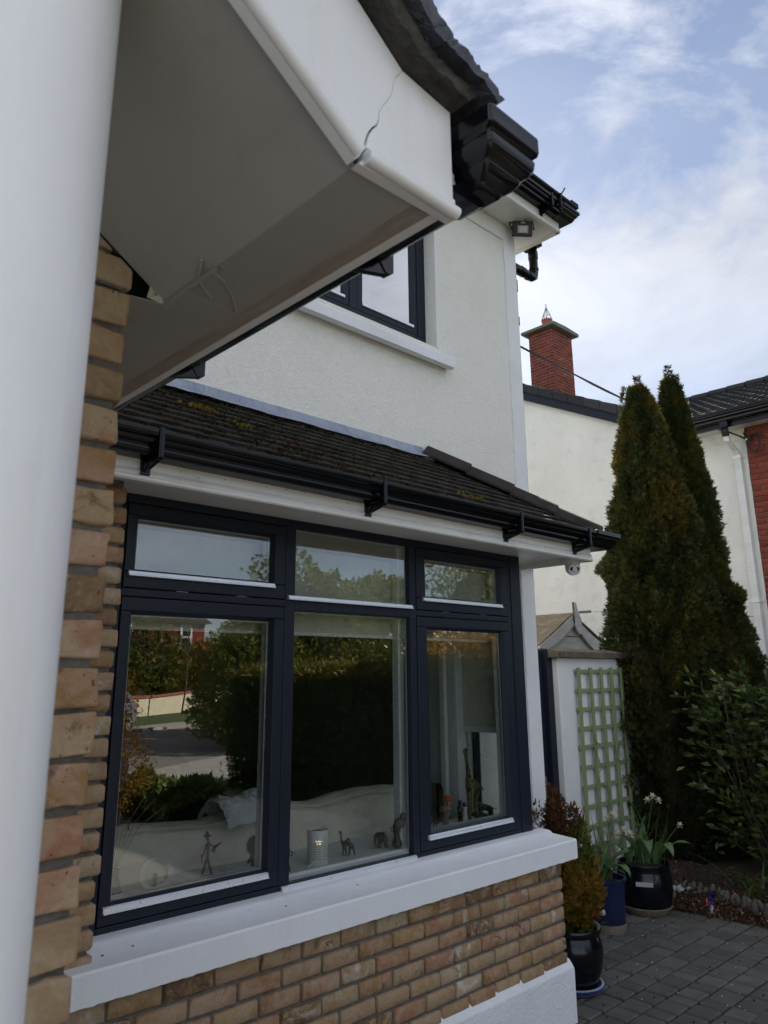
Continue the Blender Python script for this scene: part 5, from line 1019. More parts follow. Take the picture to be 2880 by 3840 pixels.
# long strap leaves at the foot of the laurel
def strap(m, base, d, L, w, droop, n=9, fold=.15):
    d = Vector((d[0], d[1], 0)).normalized(); side = Vector((-d.y, d.x, 0)); v = []; p = Vector(base); ang = droop[0]
    for i in range(n+1):
        u = i/n; q_ = w*(1-u**2.2)*(.55+.45*min(1, u*4)); v += [tuple(p-side*q_/2), tuple(p-Vector((0, 0, q_*fold))), tuple(p+side*q_/2)]; ang += (droop[1]-droop[0])/n; p = p+(d*math.sin(ang)+Vector((0, 0, math.cos(ang))))*L/n
    m.add(v, [(i*3+j, i*3+j+1, i*3+4+j, i*3+3+j) for i in range(n) for j in (0, 1)]); return m
iris = thing('strap_leaf_plant', 'dim arching strap leaved plant at the foot of the laurel bush', 'plant', (6.42, 2.62, G+.05)); rs = np.random.RandomState(6)
for i in range(16): a_ = rs.rand()*2*PI; strap(MB(), (6.42+.05*rs.normal(), 2.62+.08*rs.normal(), G+.05), (math.cos(a_), math.sin(a_)), rs.uniform(.35, .75), .018, (rs.uniform(0, .4), rs.uniform(1.2, 2.7))).build('leaf', 'grass_leaf', iris, smooth=True)

# ------------------------------------------------------------------ pots and plants
def pot(name, label, prof, x, y, mat, inner, zc, ring=None):
    t = thing(name, label, 'plant pot', (x, y, G)); n = 40; pr = prof+[(prof[-1][0]-.018, prof[-1][1]-.002), (prof[-1][0]-.022, prof[-1][1]-.05)]; MB().lathe(pr, x, y, n, True).build('pot_body', mat, t, smooth=True)
    MB().lathe([(.001, zc+.012), (inner*.6, zc+.008), (inner, zc)], x, y, 20, False).build('compost', 'compost', t); return t
p1 = pot('glazed_pot', 'black glazed bulbous pot on a blue saucer beside the bay corner', [(.110, G+.028), (.128, G+.035), (.160, G+.12), (.172, G+.19), (.171, G+.245), (.155, G+.285), (.152, G+.295), (.166, G+.305), (.170, G+.325), (.166, G+.335)], 4.146, 2.774, 'glaze_black', .145, G+.300)
MB().lathe([(.115, G+.002), (.135, G+.006), (.158, G+.028), (.166, G+.034), (.168, G+.042), (.160, G+.045), (.150, G+.036), (.12, G+.026)], 4.146, 2.774, 40).build('saucer', 'saucer_blue', p1, smooth=True)
MB().lathe([(.112, G+.001), (.150, G+.019), (.151, G+.017), (.114, G+.0)], 4.146, 2.774, 40, False).build('saucer_foot', 'raw_clay', p1, smooth=True)
MB().lathe([(.150, G+.0465), (.163, G+.0455), (.165, G+.044), (.152, G+.0452)], 4.146, 2.774, 40, False).build('saucer_rim', 'pale_rim', p1, smooth=True)
p2 = pot('glazed_pot', 'slim dark blue glazed pot standing between the two black pots', [(.108, G), (.117, G+.02), (.122, G+.06), (.128, G+.20), (.136, G+.31), (.146, G+.33), (.146, G+.345)], 5.205, 3.174, 'glaze_blue', .125, G+.31)
MB().lathe([(.1185, G+.001), (.1235, G+.05), (.122, G+.058+.0)], 5.205, 3.174, 40, False).build('bare_base', 'raw_clay', p2, smooth=True)
p3 = pot('glazed_pot', 'large round black pot holding tulips and white daffodils', [(.150, G), (.165, G+.012), (.185, G+.06), (.204, G+.15), (.207, G+.22), (.196, G+.28), (.186, G+.32), (.192, G+.335), (.190, G+.345)], 5.80, 3.20, 'glaze_black', .165, G+.315)
MB().lathe([(.152, G-.001), (.168, G+.012), (.1875, G+.05), (.184, G+.055)], 5.80, 3.20, 40, False).build('bare_base', 'raw_clay', p3, smooth=True)
pl = MB(); lc = Vector((5.80, 3.20, 0)); ld = Vector((-.875, -.484, 0)); lsd = Vector((-ld.y, ld.x, 0))
for a_, b2, z0_, z1_ in ((-.062, .06, G+.215, G+.245),): pl.add([tuple(lc+ld*.2085+lsd*a_+Vector((0, 0, z0_))), tuple(lc+ld*.2085+lsd*b2+Vector((0, 0, z0_))), tuple(lc+ld*.204+lsd*b2+Vector((0, 0, z1_))), tuple(lc+ld*.204+lsd*a_+Vector((0, 0, z1_)))], [(0, 1, 2, 3)])
pl.build('faded_sticker', 'silver_paper', p3)
p4 = pot('plastic_pot', 'grey brown weathered pot behind the blue pot at the trellis foot', [(.11, G), (.13, G+.02), (.165, G+.30), (.175, G+.36), (.170, G+.375)], 5.60, 3.545, 'raw_clay', .15, G+.34)
# potted thuja: green leader, golden skirt, browned left half
tt = thing('potted_thuja', 'small golden conifer with browned tips growing in the black pot on the saucer', 'shrub', (4.146, 2.774, G+.31)); rs = np.random.RandomState(2)
vx = Vector((.5556, -.8315, 0))       # across the line of sight, to the right
def tp_(c, n_, rad, seed, mat, size, name, gold_, lf=5): P, D, T = blob_points(c, rad, n_, seed, inner=.35); return sprays(name, mat, tt, P, D+np.array([0, 0, .6]), rs.uniform(size[0], size[1], n_), T, np.clip(rs.rand(n_)*gold_, 0, 1), leaflets=lf, width=.12, fan=.8, seed=seed)
C = Vector((4.146, 2.774, 0))
def off_(r, z): q_ = C+vx*r; return (q_.x, q_.y, z)
tp_(off_(.035, -1.23), 3600, (.150, .150, .20), 4, 'gold_thuja', (.025, .045), 'golden_skirt', 1.0)
tp_(off_(.075, -1.02), 700, (.07, .07, .16), 5, 'green_thuja', (.025, .045), 'green_side_shoots', .6)
tp_(off_(.045, -.87), 190, (.055, .05, .11), 15, 'dead_thuja', (.025, .05), 'sparse_twigs', .4)
tp_(off_(-.06, -.93), 1500, (.062, .062, .25), 6, 'dead_thuja', (.022, .042), 'brown_leader', .6)
tp_(off_(-.155, -.93), 130, (.035, .035, .16), 7, 'dead_thuja', (.022, .045), 'brown_twigs', .3)
m = MB(); m.tube([(4.146, 2.774, G+.3), off_(-.03, -1.1), off_(-.06, -.72)], [.012, .008, .002], 6).tube([off_(0, -1.3), off_(.05, -1.05), off_(.09, -.82)], [.008, .005, .001], 5).tube([off_(-.03, -1.2), off_(-.12, -1.0), off_(-.165, -.80)], [.006, .004, .001], 5); m.build('stem', 'bark', tt)
cyc = thing('cyclamen', 'magenta and white cyclamen with dark leaves under the potted conifer', 'flower', (4.24, 2.66, G+.31))
for i in range(11): a_ = rs.uniform(-2.9, .6); r = rs.uniform(.08, .14); x, y = 4.146+r*math.cos(a_), 2.774+r*math.sin(a_); m = MB(); v = [(x, y, G+.345)]+[(x+.024*math.cos(t), y+.024*math.sin(t), G+.335+.006*math.sin(t*2+i)) for t in np.linspace(0, 2*PI, 9)[:-1]]; m.add(v, [(0, k+1, (k+1) % 8+1) for k in range(8)]); m.build('leaf', 'laurel_leaf', cyc, smooth=True)
def petal_(m, c, d, L, w, cup=.2):
    d = Vector(d).normalized(); s_ = d.cross(Vector((.3, .2, 1))).normalized(); n_ = s_.cross(d); v = [c, c+d*L*.35+s_*w*.42+n_*cup*w*.4, c+d*L*.75+s_*w*.46+n_*cup*w, c+d*L+n_*cup*w*1.2, c+d*L*.75-s_*w*.46+n_*cup*w, c+d*L*.35-s_*w*.42+n_*cup*w*.4, c+d*L*.5+n_*cup*w*.2]
    m.add([tuple(q_) for q_ in v], [(0, 1, 6), (1, 2, 6), (2, 3, 6), (3, 4, 6), (4, 5, 6), (5, 0, 6)])
for c, mt in ((Vector(off_(.150, -1.375)), 'magenta'), (Vector(off_(.185, -1.362)), 'petal')):
    m = MB(); [petal_(m, c, (rs.normal()*.5, rs.normal()*.5, 1), .034, .026) for _ in range(6)]; m.build('bloom', mt, cyc); MB().tube([c, (4.2, 2.70, G+.31)], .0015, 4).build('stem', 'twig', cyc)
c = Vector(off_(.165, -1.40)); m = MB(); petal_(m, c, (vx.x, vx.y, -.6), .06, .055); petal_(m, c, (vx.x*.3-.2, vx.y, .1), .05, .05); m.build('leaf', 'tulip_leaf', cyc, smooth=True)
# tulip and daffodil leaves
def wide_leaf(par, base, az_, L, w, droop, mat='tulip_leaf', name='leaf', n=10):
    d = Vector((math.cos(az_), math.sin(az_), 0)); side = Vector((-d.y, d.x, 0)); v = []; p = Vector(base); ang = droop[0]
    for i in range(n+1):
        u = i/n; q_ = w*math.sin(PI*min(1, .10+u*.90))**.75*(1 if u < .97 else .3); up_ = Vector((0, 0, 1)); nn = (d*math.cos(ang)*-1+up_*math.sin(ang)); wv = .006*math.sin(i*1.4)
        v += [tuple(p-side*q_/2+nn*q_*.16+nn*wv), tuple(p-side*q_/4+nn*q_*.04), tuple(p), tuple(p+side*q_/4+nn*q_*.04), tuple(p+side*q_/2+nn*q_*.16-nn*wv)]; ang += (droop[1]-droop[0])/n*(1.6*u+.2); p = p+(d*math.sin(ang)+up_*math.cos(ang))*L/n
    m = MB(); m.add(v, [(i*5+j, i*5+j+1, i*5+6+j, i*5+5+j) for i in range(n) for j in range(4)]); o = link(name, m.mesh(name, mat, wloc(par), False, True), par)
    a_ = o.data.attributes.new('tone', 'FLOAT', 'FACE'); a_.data.foreach_set('value', [R_.uniform(.2, .9)]*len(o.data.polygons)); return o
AZR = math.atan2(vx.y, vx.x); AZC = math.atan2(-.49, -.87)          # towards picture right / towards the lens
tu = thing('tulip_plant', 'broad blue green tulip leaves drooping over the large black pot', 'plant', (5.80, 3.20, G+.33))
for bdx, az, L, w, dr0 in ((.03, AZC+.1, .40, .105, (.15, 2.9)), (.10, AZC+.5, .38, .085, (.2, 3.0)), (-.10, AZC-.1, .24, .08, (.1, 2.6)), (-.02, AZC-.9, .36, .08, (.25, 2.0)), (.02, AZR-.3, .34, .10, (-.1, .35)), (.10, AZR, .36, .06, (.5, 2.2)), (.04, AZC-2.0, .24, .06, (.3, 1.6)), (.0, AZR+1.2, .3, .06, (.1, .9)), (-.08, AZR+3.0, .3, .06, (.5, 2.1))):
    b_ = Vector((5.80, 3.20, G+.33))+vx*bdx; wide_leaf(tu, b_, az, L, w, dr0)
tb = thing('tulip_plant', 'cluster of tulip leaves in the slim blue pot', 'plant', (5.205, 3.174, G+.32))
for i, (az, L, w, dr0) in enumerate(((AZC+.3, .21, .07, (.2, 2.5)), (AZC-.6, .22, .065, (.3, 2.2)), (AZC+1.1, .2, .06, (.4, 2.6)), (AZC+.8, .30, .06, (.4, 3.0)), (AZR, .32, .10, (.5, 1.5)), (AZR+.9, .24, .06, (.1, .7)), (AZC-1.4, .14, .045, (.3, 1.9)), (AZC+2.6, .2, .05, (.2, .8)), (AZR-.5, .2, .075, (.3, 1.9)), (AZC, .12, .05, (.3, 1.5)))):
    wide_leaf(tb, (5.205+.03*math.cos(i*2), 3.174+.03*math.sin(i*2), G+.32), az, L, w, dr0)
def daffodil(label, par_c, base_r, fl, leaves, seed):
    t = thing('daffodil', label, 'flower', (par_c[0], par_c[1], G+.33)); rr = np.random.RandomState(seed)
    for k in range(leaves):
        a_ = rr.rand()*2*PI; strap(MB(), (par_c[0]+base_r*rr.normal(), par_c[1]+base_r*rr.normal(), G+.33), (math.cos(a_), math.sin(a_)), rr.uniform(.25, .50), .0095, (rr.uniform(0, .25), rr.uniform(.2, .9)), fold=.3).build('leaf', 'grass_leaf', t, smooth=True)
    for (hx, hz, ncup, sc_3) in fl:
        hp = Vector((par_c[0], par_c[1], 0))+vx*hx; hp.z = hz; b2 = Vector((par_c[0]+.02*rr.normal(), par_c[1]+.02*rr.normal(), G+.33)); MB().tube([b2, b2.lerp(hp, .6)+Vector((0, 0, .01)), hp], .0032, 5).build('stem', 'tulip_leaf', t)
        for k in range(ncup):
            c = hp+vx*(.026*(k-(ncup-1)/2))*sc_3*1.5+Vector((-.01, -.006,   .014*((k % 2)-.5)*2)); face = Vector((-.8+.25*rr.normal(), -.45+.25*rr.normal(), .15+.2*rr.normal())).normalized(); qq = face.to_track_quat('Z', 'Y').to_matrix(); m = MB()
            for ring_, lift in ((0, 0), (1, .005)):
                for j in range(6 if ring_ == 0 else 5): a_ = 2*PI*j/(6-ring_)+ring_*.5; petal_(m, c+face*lift, qq@Vector((math.cos(a_), math.sin(a_), .12+.35*ring_)), (.031-.008*ring_)*sc_3, .026*sc_3)
            fo_ = m.build('bloom', 'petal', t); m = MB(); m.ball(c+face*.006, .0055*sc_3, 6); m.build('cup', 'cup_orange', fo_)
daffodil('double cream white daffodils on the tallest stem in the large black pot', (5.80, 3.20), .04, [(.115, -.950, 3, 1.05)], 16, 1)
daffodil('pair of white daffodils with orange cups in front of the trellis foot', (5.40, 3.30), .03, [(.072, -1.045, 2, 1.0)], 8, 2)
daffodil('lower cream daffodil cluster of three blooms above the blue pot', (5.30, 3.20), .03, [(.130, -1.125, 3, 1.15)], 8, 3)
daffodil('single small drooping white daffodil at the right of the large pot', (5.86, 3.14), .03, [(.215, -1.125, 1, .9)], 10, 4)

# ------------------------------------------------------------------ the room behind the bay window
room = thing('living_room', 'dim living room seen through the bay window, pale walls and roller blinds', 'room', (2.4, 4.5, -1.6))
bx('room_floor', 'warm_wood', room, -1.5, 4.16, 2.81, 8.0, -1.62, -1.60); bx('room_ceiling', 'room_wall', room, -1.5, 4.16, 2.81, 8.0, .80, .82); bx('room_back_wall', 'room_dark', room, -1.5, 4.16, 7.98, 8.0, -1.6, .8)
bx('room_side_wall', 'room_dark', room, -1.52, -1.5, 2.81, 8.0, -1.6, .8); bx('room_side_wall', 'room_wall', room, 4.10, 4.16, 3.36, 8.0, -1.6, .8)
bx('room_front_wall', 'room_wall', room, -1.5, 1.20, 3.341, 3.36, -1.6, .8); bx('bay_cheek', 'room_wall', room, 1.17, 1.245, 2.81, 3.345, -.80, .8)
bx('bay_jamb', 'room_trim', room, 3.60, 3.69, 3.13, 3.36, -1.6, .8, .004); bx('bay_jamb', 'room_trim', room, 3.6905, 3.775, 3.105, 3.13, -.80, .8, .003); bx('curtain_trim', 'room_trim', room, 3.545, 3.575, 3.18, 3.22, -.81, .6, .003)
bx('window_board', 'board_white', room, 1.17, 3.695, 2.80, 3.14, -.84, -.815, .004); bx('under_board', 'room_wall', room, 1.17, 3.695, 2.80, 2.83, -1.6, -.841)
bl = bx('roller_blind', 'blind_fabric', room, 1.27, 2.045, 2.852, 2.8545, .192, .60); bx('roller_blind', 'blind_fabric', room, 2.060, 2.835, 2.852, 2.8545, .192, .60); bx('roller_blind', 'blind_fabric', room, 2.85, 3.58, 2.852, 2.8545, .198, .60)
for a, b2 in ((1.27, 2.045), (2.06, 2.835), (2.85, 3.58)): bx('blind_bar', 'room_trim', room, a, b2, 2.8475, 2.859, .180, .196, .003); bx('blind_cassette', 'blind_box', room, a-.005, b2+.003, 2.82, 2.88, .585, .69, .006)
bx('side_blind', 'blind_fabric', room, 3.655, 3.6575, 2.815, 3.125, -.31, .62); bx('blind_bar', 'room_trim', room, 3.650, 3.664, 2.815, 3.125, -.335, -.305, .003); bx('mullion_liner', 'room_trim', room, 2.78, 2.84, 2.80, 2.845, -.81, .68, .003); bx('mullion_liner', 'room_trim', room, 1.99, 2.04, 2.80, 2.845, -.81, .68, .003)
m = MB()
for k in range(75):
    z = .55-k*.0115
    for dx in (0, .012): m.ball((3.525+dx, 3.10, z), .0026, 4)
tag(m.build('bead_chain', 'grey_metal', room, kind='stuff')); MB().tube([(3.531+.010*math.cos(t), 3.10, -.325+.012*math.sin(t)) for t in np.linspace(0, 2*PI, 12)], .003, 5).build('chain_tensioner', 'room_trim', room)
so_ = thing('sofa', 'long cream linen sofa with its sagging back against the bay window', 'sofa', (2.3, 3.5, -1.6))
def cushion(name, x0, x1, y0, y1, z0, ztop, mat='sofa_linen', amp=.012, seed=0):
    m = MB(); nx, ny = 46, 12; v = []
    for i in range(nx+1):
        x = x0+(x1-x0)*i/nx
        for j in range(ny+1):
            t = j/ny; y = y0+(y1-y0)*(.5-.5*math.cos(PI*t)); e_ = math.sin(PI*t)**.35; zt = ztop(x); z = z0+(zt-z0)*e_
            v.append((x+amp*.4*nz(y*9, z*9, seed), y+amp*nz(x*5, z*8, seed+2)+amp*.6*nz(x*16, z*5, seed+5), z+amp*.5*nz(x*6, y*14, seed+1)*e_))
    m.add(v, [(i*(ny+1)+j, (i+1)*(ny+1)+j, (i+1)*(ny+1)+j+1, i*(ny+1)+j+1) for i in range(nx) for j in range(ny)]+[tuple(range(ny+1)), tuple(nx*(ny+1)+j for j in range(ny, -1, -1))]); return m.build(name, mat, so_, smooth=True)
f1 = interp([(1.2, -.66), (1.45, -.635), (1.6, -.615), (1.8, -.632), (1.95, -.642), (2.05, -.632), (2.2, -.607), (2.33, -.60)]); f2 = interp([(2.34, -.61), (2.38, -.60), (2.5, -.622), (2.6, -.628), (2.75, -.612), (2.95, -.600), (3.15, -.605), (3.3, -.62)])
cushion('back_cushion', 1.15, 2.335, 3.155, 3.40, -.98, f1, seed=1); cushion('back_cushion', 2.345, 3.35, 3.155, 3.42, -.98, f2, seed=4); cushion('frame_roll', 1.1, 3.4, 3.145, 3.26, -.95, lambda x: -.775+.006*math.sin(x*5), amp=.006, seed=8)
m = MB().tube([(x, 3.185+.01*nz(x*4, 0, 0), f1(x)-.012+.003*nz(x*8, 0, 0)) for x in np.linspace(1.2, 2.3, 26)], .0035, 5).tube([(x, 3.185+.01*nz(x*4, 0, 0), f2(x)-.012) for x in np.linspace(2.38, 3.3, 26)], .0035, 5); m.build('piping', 'sofa_linen', so_, smooth=True)
bx('seat', 'sofa_linen', so_, 1.1, 3.4, 3.42, 4.1, -1.6, -1.18, .04)
m = MB(); v = []; n = 16
for i in range(n+1):
    for j in range(n+1): a_, b2 = i/n, j/n; v.append((2.0+.34*a_+.02*nz(b2*5, a_*5, 1), 3.10+.28*b2, -.665+.10*math.sin(PI*b2)**.6+.030*nz(a_*4, b2*4, 5)+.018*nz(a_*11, b2*11, 7)+.03*a_))
m.add(v, [(i*(n+1)+j, (i+1)*(n+1)+j, (i+1)*(n+1)+j+1, i*(n+1)+j+1) for i in range(n) for j in range(n)]); tag(m.build('crumpled_cloth', 'cloth_white', None, loc=(2.15, 3.2, -.65), smooth=True), 'crumpled pale blue white cloth draped over the sofa back in the left pane', 'cloth')
# router deep in the room, its word just readable
rt_ = thing('router_box', 'dark router box with faint reddish lettering deep in the dim room', 'router', (3.15, 5.2, -.95)); rd = Vector((3.0, 5.0, 0)).normalized()
ra = math.atan2(rd.y, rd.x)-PI/2
def rot2(x, y): return (3.12+x*math.cos(ra)-y*math.sin(ra), 5.10+x*math.sin(ra)+y*math.cos(ra))
m = MB(); v = [(*rot2(x, y), z) for z in (-.70, -.60) for x, y in ((-.16, 0), (.16, 0), (.16, .05), (-.16, .05))]; m.add(v, [(3, 2, 1, 0), (4, 5, 6, 7), (0, 1, 5, 4), (1, 2, 6, 5), (2, 3, 7, 6), (3, 0, 4, 7)]); m.build('box_body', 'router_plastic', rt_)
bx('shelf', 'dark_wood', room, 2.7, 3.9, 5.0, 5.4, -.74, -.705)
tcu = bpy.data.curves.new('lettering', 'FONT'); tcu.body = 'vodafone'; tcu.size = .062; tcu.align_x = 'CENTER'; tcu.align_y = 'CENTER'; tcu.extrude = .0008; tcu.materials.append(M['router_print'])
to_ = bpy.data.objects.new('lettering', tcu); COL.objects.link(to_); dg = bpy.context.evaluated_depsgraph_get(); tme = bpy.data.meshes.new_from_object(to_.evaluated_get(dg)); bpy.data.objects.remove(to_); to = bpy.data.objects.new('lettering', tme); COL.objects.link(to); to.parent = rt_; px, py = rot2(0, -.0015); to.location = Vector((px, py, -.65))-Vector(wloc(rt_)); to.rotation_euler = (PI/2, 0, ra)

# ------------------------------------------------------------------ ornaments on the window board
BZ_ = -.815; A43 = -math.radians(43)
def chain(name, mat, par, origin, vs, es, rs, rz=A43, sub=1, **k): return skin(name, mat, par, vs, es, rs, 0, sub, 1.0, origin, rz, **k)
# striding metal man with hat and instrument
o1 = (1.834, 2.998, BZ_); mn = thing('figurine', 'slim wooden striding man figurine with brimmed hat on the window board', 'figurine', o1)
vs = [(0, 0, .088), (.0, 0, .108), (.002, 0, .128), (.001, 0, .138), (-.006, 0, .150), (-.004, 0, .158), (-.010, 0, .045), (-.022, 0, .006), (.008, 0, .045), (.022, 0, .006), (-.008, 0, .126), (-.014, 0, .100), (-.022, 0, .078), (.014, 0, .124), (.030, 0, .112), (.040, 0, .122)]
es = [(0, 1), (1, 2), (2, 3), (3, 4), (4, 5), (0, 6), (6, 7), (0, 8), (8, 9), (2, 10), (10, 11), (11, 12), (2, 13), (13, 14), (14, 15)]
chain('body', 'warm_wood', mn, o1, vs, es, [.0085, .0075, .0085, .004, .0085, .007, .0055, .0065, .0055, .0065, .004, .0035, .003, .004, .0035, .003])
def loc2(o, x, z, y=0): return (o[0]+x*math.cos(A43)-y*math.sin(A43), o[1]+x*math.sin(A43)+y*math.cos(A43), o[2]+z)
m = MB().tube([loc2(o1, -.022, .158), loc2(o1, .012, .160)], .010, 10); m = MB(); m.lathe([(.017, .158), (.017, .161), (.009, .163), (.005, .176), (.001, .178)], 0, 0, 14); m.v = [(o1[0]-.004+x, o1[1]+.004+y, o1[2]+z) for x, y, z in m.v]; m.build('hat', 'dark_wood', mn)
MB().tube([loc2(o1, .020, .100), loc2(o1, .030, .118), loc2(o1, .058, .136)], [.009, .007, .001], 8).build('instrument', 'dark_wood', mn); MB().tube([loc2(o1, -.026, .088), loc2(o1, -.022, .052)], .0022, 5).build('stick', 'dark_wood', mn)
m = MB(); m.ball(loc2(o1, 0, .003), .03, 8, (1.3, .6, .18)); m.build('base', 'warm_wood', mn)
m = MB(); rr = random.Random(2)
for i in range(10): m.ball(loc2(o1, .055+rr.random()*.05, .008+rr.random()*.018, rr.uniform(-.01, .01)), .009, 4)
tag(m.build('glass_ornament', 'satin_glass', None, loc=loc2(o1, .08, 0)), 'small clear crystal ornament beside the striding man figurine', 'ornament')
# round headed carved figure
o2 = (2.043, 2.964, BZ_); mk_ = thing('figurine', 'dark carved figurine with a large round toothed headdress near the left mullion', 'figurine', o2); m = MB()
n = 22; ring = [(loc2(o2, .004+.034*math.cos(2*PI*k/n), .098+.038*math.sin(2*PI*k/n), .006)) for k in range(n)]+[(loc2(o2, .004+.034*math.cos(2*PI*k/n), .098+.038*math.sin(2*PI*k/n), -.006)) for k in range(n)]; m.add(ring, [tuple(range(n)), tuple(range(2*n-1, n-1, -1))]+[(k, (k+1) % n, (k+1) % n+n, k+n) for k in range(n)]); m.build('headdress', 'dark_wood', mk_)
for k in range(n): MB().tube([loc2(o2, .004+.034*math.cos(2*PI*k/n), .098+.038*math.sin(2*PI*k/n)), loc2(o2, .004+.041*math.cos(2*PI*k/n), .098+.045*math.sin(2*PI*k/n))], .003, 4).build('tooth', 'pale_wood', mk_)
chain('body', 'warm_wood', mk_, o2, [(0, 0, .070), (0, 0, .05), (0, 0, .028), (0, 0, .004), (-.012, 0, .052), (-.022, 0, .034), (-.026, 0, .024)], [(0, 1), (1, 2), (2, 3), (1, 4), (4, 5), (5, 6)], [.008, .014, .012, .017, .006, .006, .008])
# bust left of the middle pane
def bust(label, o, H, facing, wrapmat, bun=False):
    t = thing('bust', label, 'figurine', o); s_ = H/.17; f = facing
    chain('head_and_shoulders', 'dark_wood', t, o, [(0, 0, .004*s_), (0, 0, .030*s_), (f*.003*s_, 0, .052*s_), (f*.004*s_, 0, .070*s_), (-f*.002*s_, 0, .092*s_), (-f*.004*s_, 0, .112*s_), (f*.020*s_, 0, .084*s_), (f*.022*s_, 0, .098*s_)], [(0, 1), (1, 2), (2, 3), (3, 4), (4, 5), (3, 6), (4, 7)], [.028*s_, .026*s_, .012*s_, .011*s_, .022*s_, .018*s_, .008*s_, .007*s_], sub=2)
    m = MB(); c = loc2(o, -f*.011*s_, .112*s_); m.ball(c, .027*s_, 10, (1, 1, .85)); m.build('headwrap', wrapmat, t, smooth=True)
    m = MB(); m.ball(loc2(o, f*.029*s_, .090*s_), .0045*s_, 5); m.ball(loc2(o, f*.027*s_, .080*s_), .004*s_, 5); m.build('nose_and_lips', 'dark_wood', t)
    if bun: m = MB(); m.ball(loc2(o, -f*.032*s_, .142*s_), .017*s_, 8); m.build('bun', wrapmat, t, smooth=True); MB().tube([loc2(o, -f*.020*s_, .128*s_), loc2(o, -f*.026*s_, .136*s_)], .013*s_, 10).build('band', 'dark_wood', t)
    return t
bust('dark carved head bust half hidden by the left mullion of the middle pane', (2.088, 2.795, BZ_), .165, 1, 'stone_grey'); bust('dark carved bust of a woman with speckled headwrap and bun in the middle pane', (2.764, 2.806, BZ_), .175, -1, 'stone_grey', True)
# pierced ceramic lamp
o3 = (2.311, 2.856, BZ_); lp = thing('pierced_lamp', 'white pierced ceramic cylinder lamp glowing through a few holes', 'lamp', o3)
MB().lathe([(.046, BZ_), (.0475, BZ_+.002), (.0475, BZ_+.139), (.046, BZ_+.142), (.042, BZ_+.142), (.041, BZ_+.135), (.039, BZ_+.134), (.001, BZ_+.132)], o3[0], o3[1], 36).build('shade', 'ceramic_white', lp, smooth=True)
MB().lathe([(.036, BZ_+.1345), (.002, BZ_+.1346)], o3[0], o3[1], 20, False).build('dish', 'pale_wood', lp)
m = MB(); m2 = MB(); rr = random.Random(4)
for i in range(13):
    for j in range(9):
        a_ = math.radians(230+ (i-6)*13.5+(j % 2)*6.5)+rr.uniform(-.02, .02); z = BZ_+.026+j*.0105; lit = (i, j) in ((6, 6), (7, 6), (6, 7), (7, 7), (5, 7)); r = .0018+.0006*((i+j) % 2); 
        if j > 6 and i % 3 and not lit: continue
        c = Vector((o3[0]+.0477*math.cos(a_), o3[1]+.0477*math.sin(a_), z)); nn = Vector((math.cos(a_), math.sin(a_), 0)); sd_ = Vector((-nn.y, nn.x, 0)); q8 = [tuple(c+nn*.0003+sd_*r*math.cos(t)+Vector((0, 0, r*math.sin(t)))) for t in np.linspace(0, 2*PI, 9)[:-1]]; (m2 if lit else m).add(q8, [tuple(range(8))])
m.build('holes', 'lens_black', lp, kind='stuff'); m2.build('lit_holes', 'lit_bulb', lp, kind='stuff')
MB().tube([loc2(o3, -.012, .022, -.046), loc2(o3, -.020, .012, -.058), loc2(o3, -.036, .003, -.075)], .003, 6).build('cord', 'cream_cord', lp)
# camel, elephant, giraffes
def quad(name, label, o, mat, vs, es, rs, sub=1): t = thing(name, label, 'figurine', o); chain('body', mat, t, o, vs, es, rs, sub=sub); return t
quad('camel_figurine', 'dark wooden one humped camel figurine facing left in the middle pane', (2.492, 2.862, BZ_), 'dark_wood',
     [(0, 0, .056), (-.016, 0, .053), (.004, 0, .070), (.007, 0, .082), (.018, 0, .055), (.025, 0, .046), (-.026, 0, .064), (-.030, 0, .082), (-.028, 0, .097), (-.031, 0, .104), (-.041, 0, .106), (-.018, .007, .030), (-.020, .007, .003), (-.006, -.007, .030), (-.005, -.007, .003), (.030, .006, .026), (.037, .006, .004), (.012, -.006, .028), (.008, -.006, .003), (.033, 0, .03)],
     [(0, 1), (0, 2), (2, 3), (0, 4), (4, 5), (1, 6), (6, 7), (7, 8), (8, 9), (9, 10), (1, 11), (11, 12), (1, 13), (13, 14), (5, 15), (15, 16), (4, 17), (17, 18)], [.013, .011, .012, .006, .011, .007, .006, .0045, .0045, .006, .004, .004, .004, .005, .004, .004, .0035, .0045, .004, .002])
quad('elephant_figurine', 'dark wooden elephant figurine facing left beside the woman bust', (2.713, 2.865, BZ_), 'dark_wood',
     [(0, 0, .055), (.018, 0, .052), (-.018, 0, .058), (-.029, 0, .055), (-.032, 0, .035), (-.030, 0, .018), (-.012, .01, .026), (-.012, .01, .004), (-.008, -.01, .026), (-.008, -.01, .004), (.020, .01, .026), (.021, .01, .004), (.024, -.01, .026), (.026, -.01, .004)],
     [(0, 1), (0, 2), (2, 3), (3, 4), (4, 5), (0, 6), (6, 7), (0, 8), (8, 9), (1, 10), (10, 11), (1, 12), (12, 13)], [.023, .020, .018, .013, .006, .004, .008, .008, .008, .008, .008, .008, .008, .008])
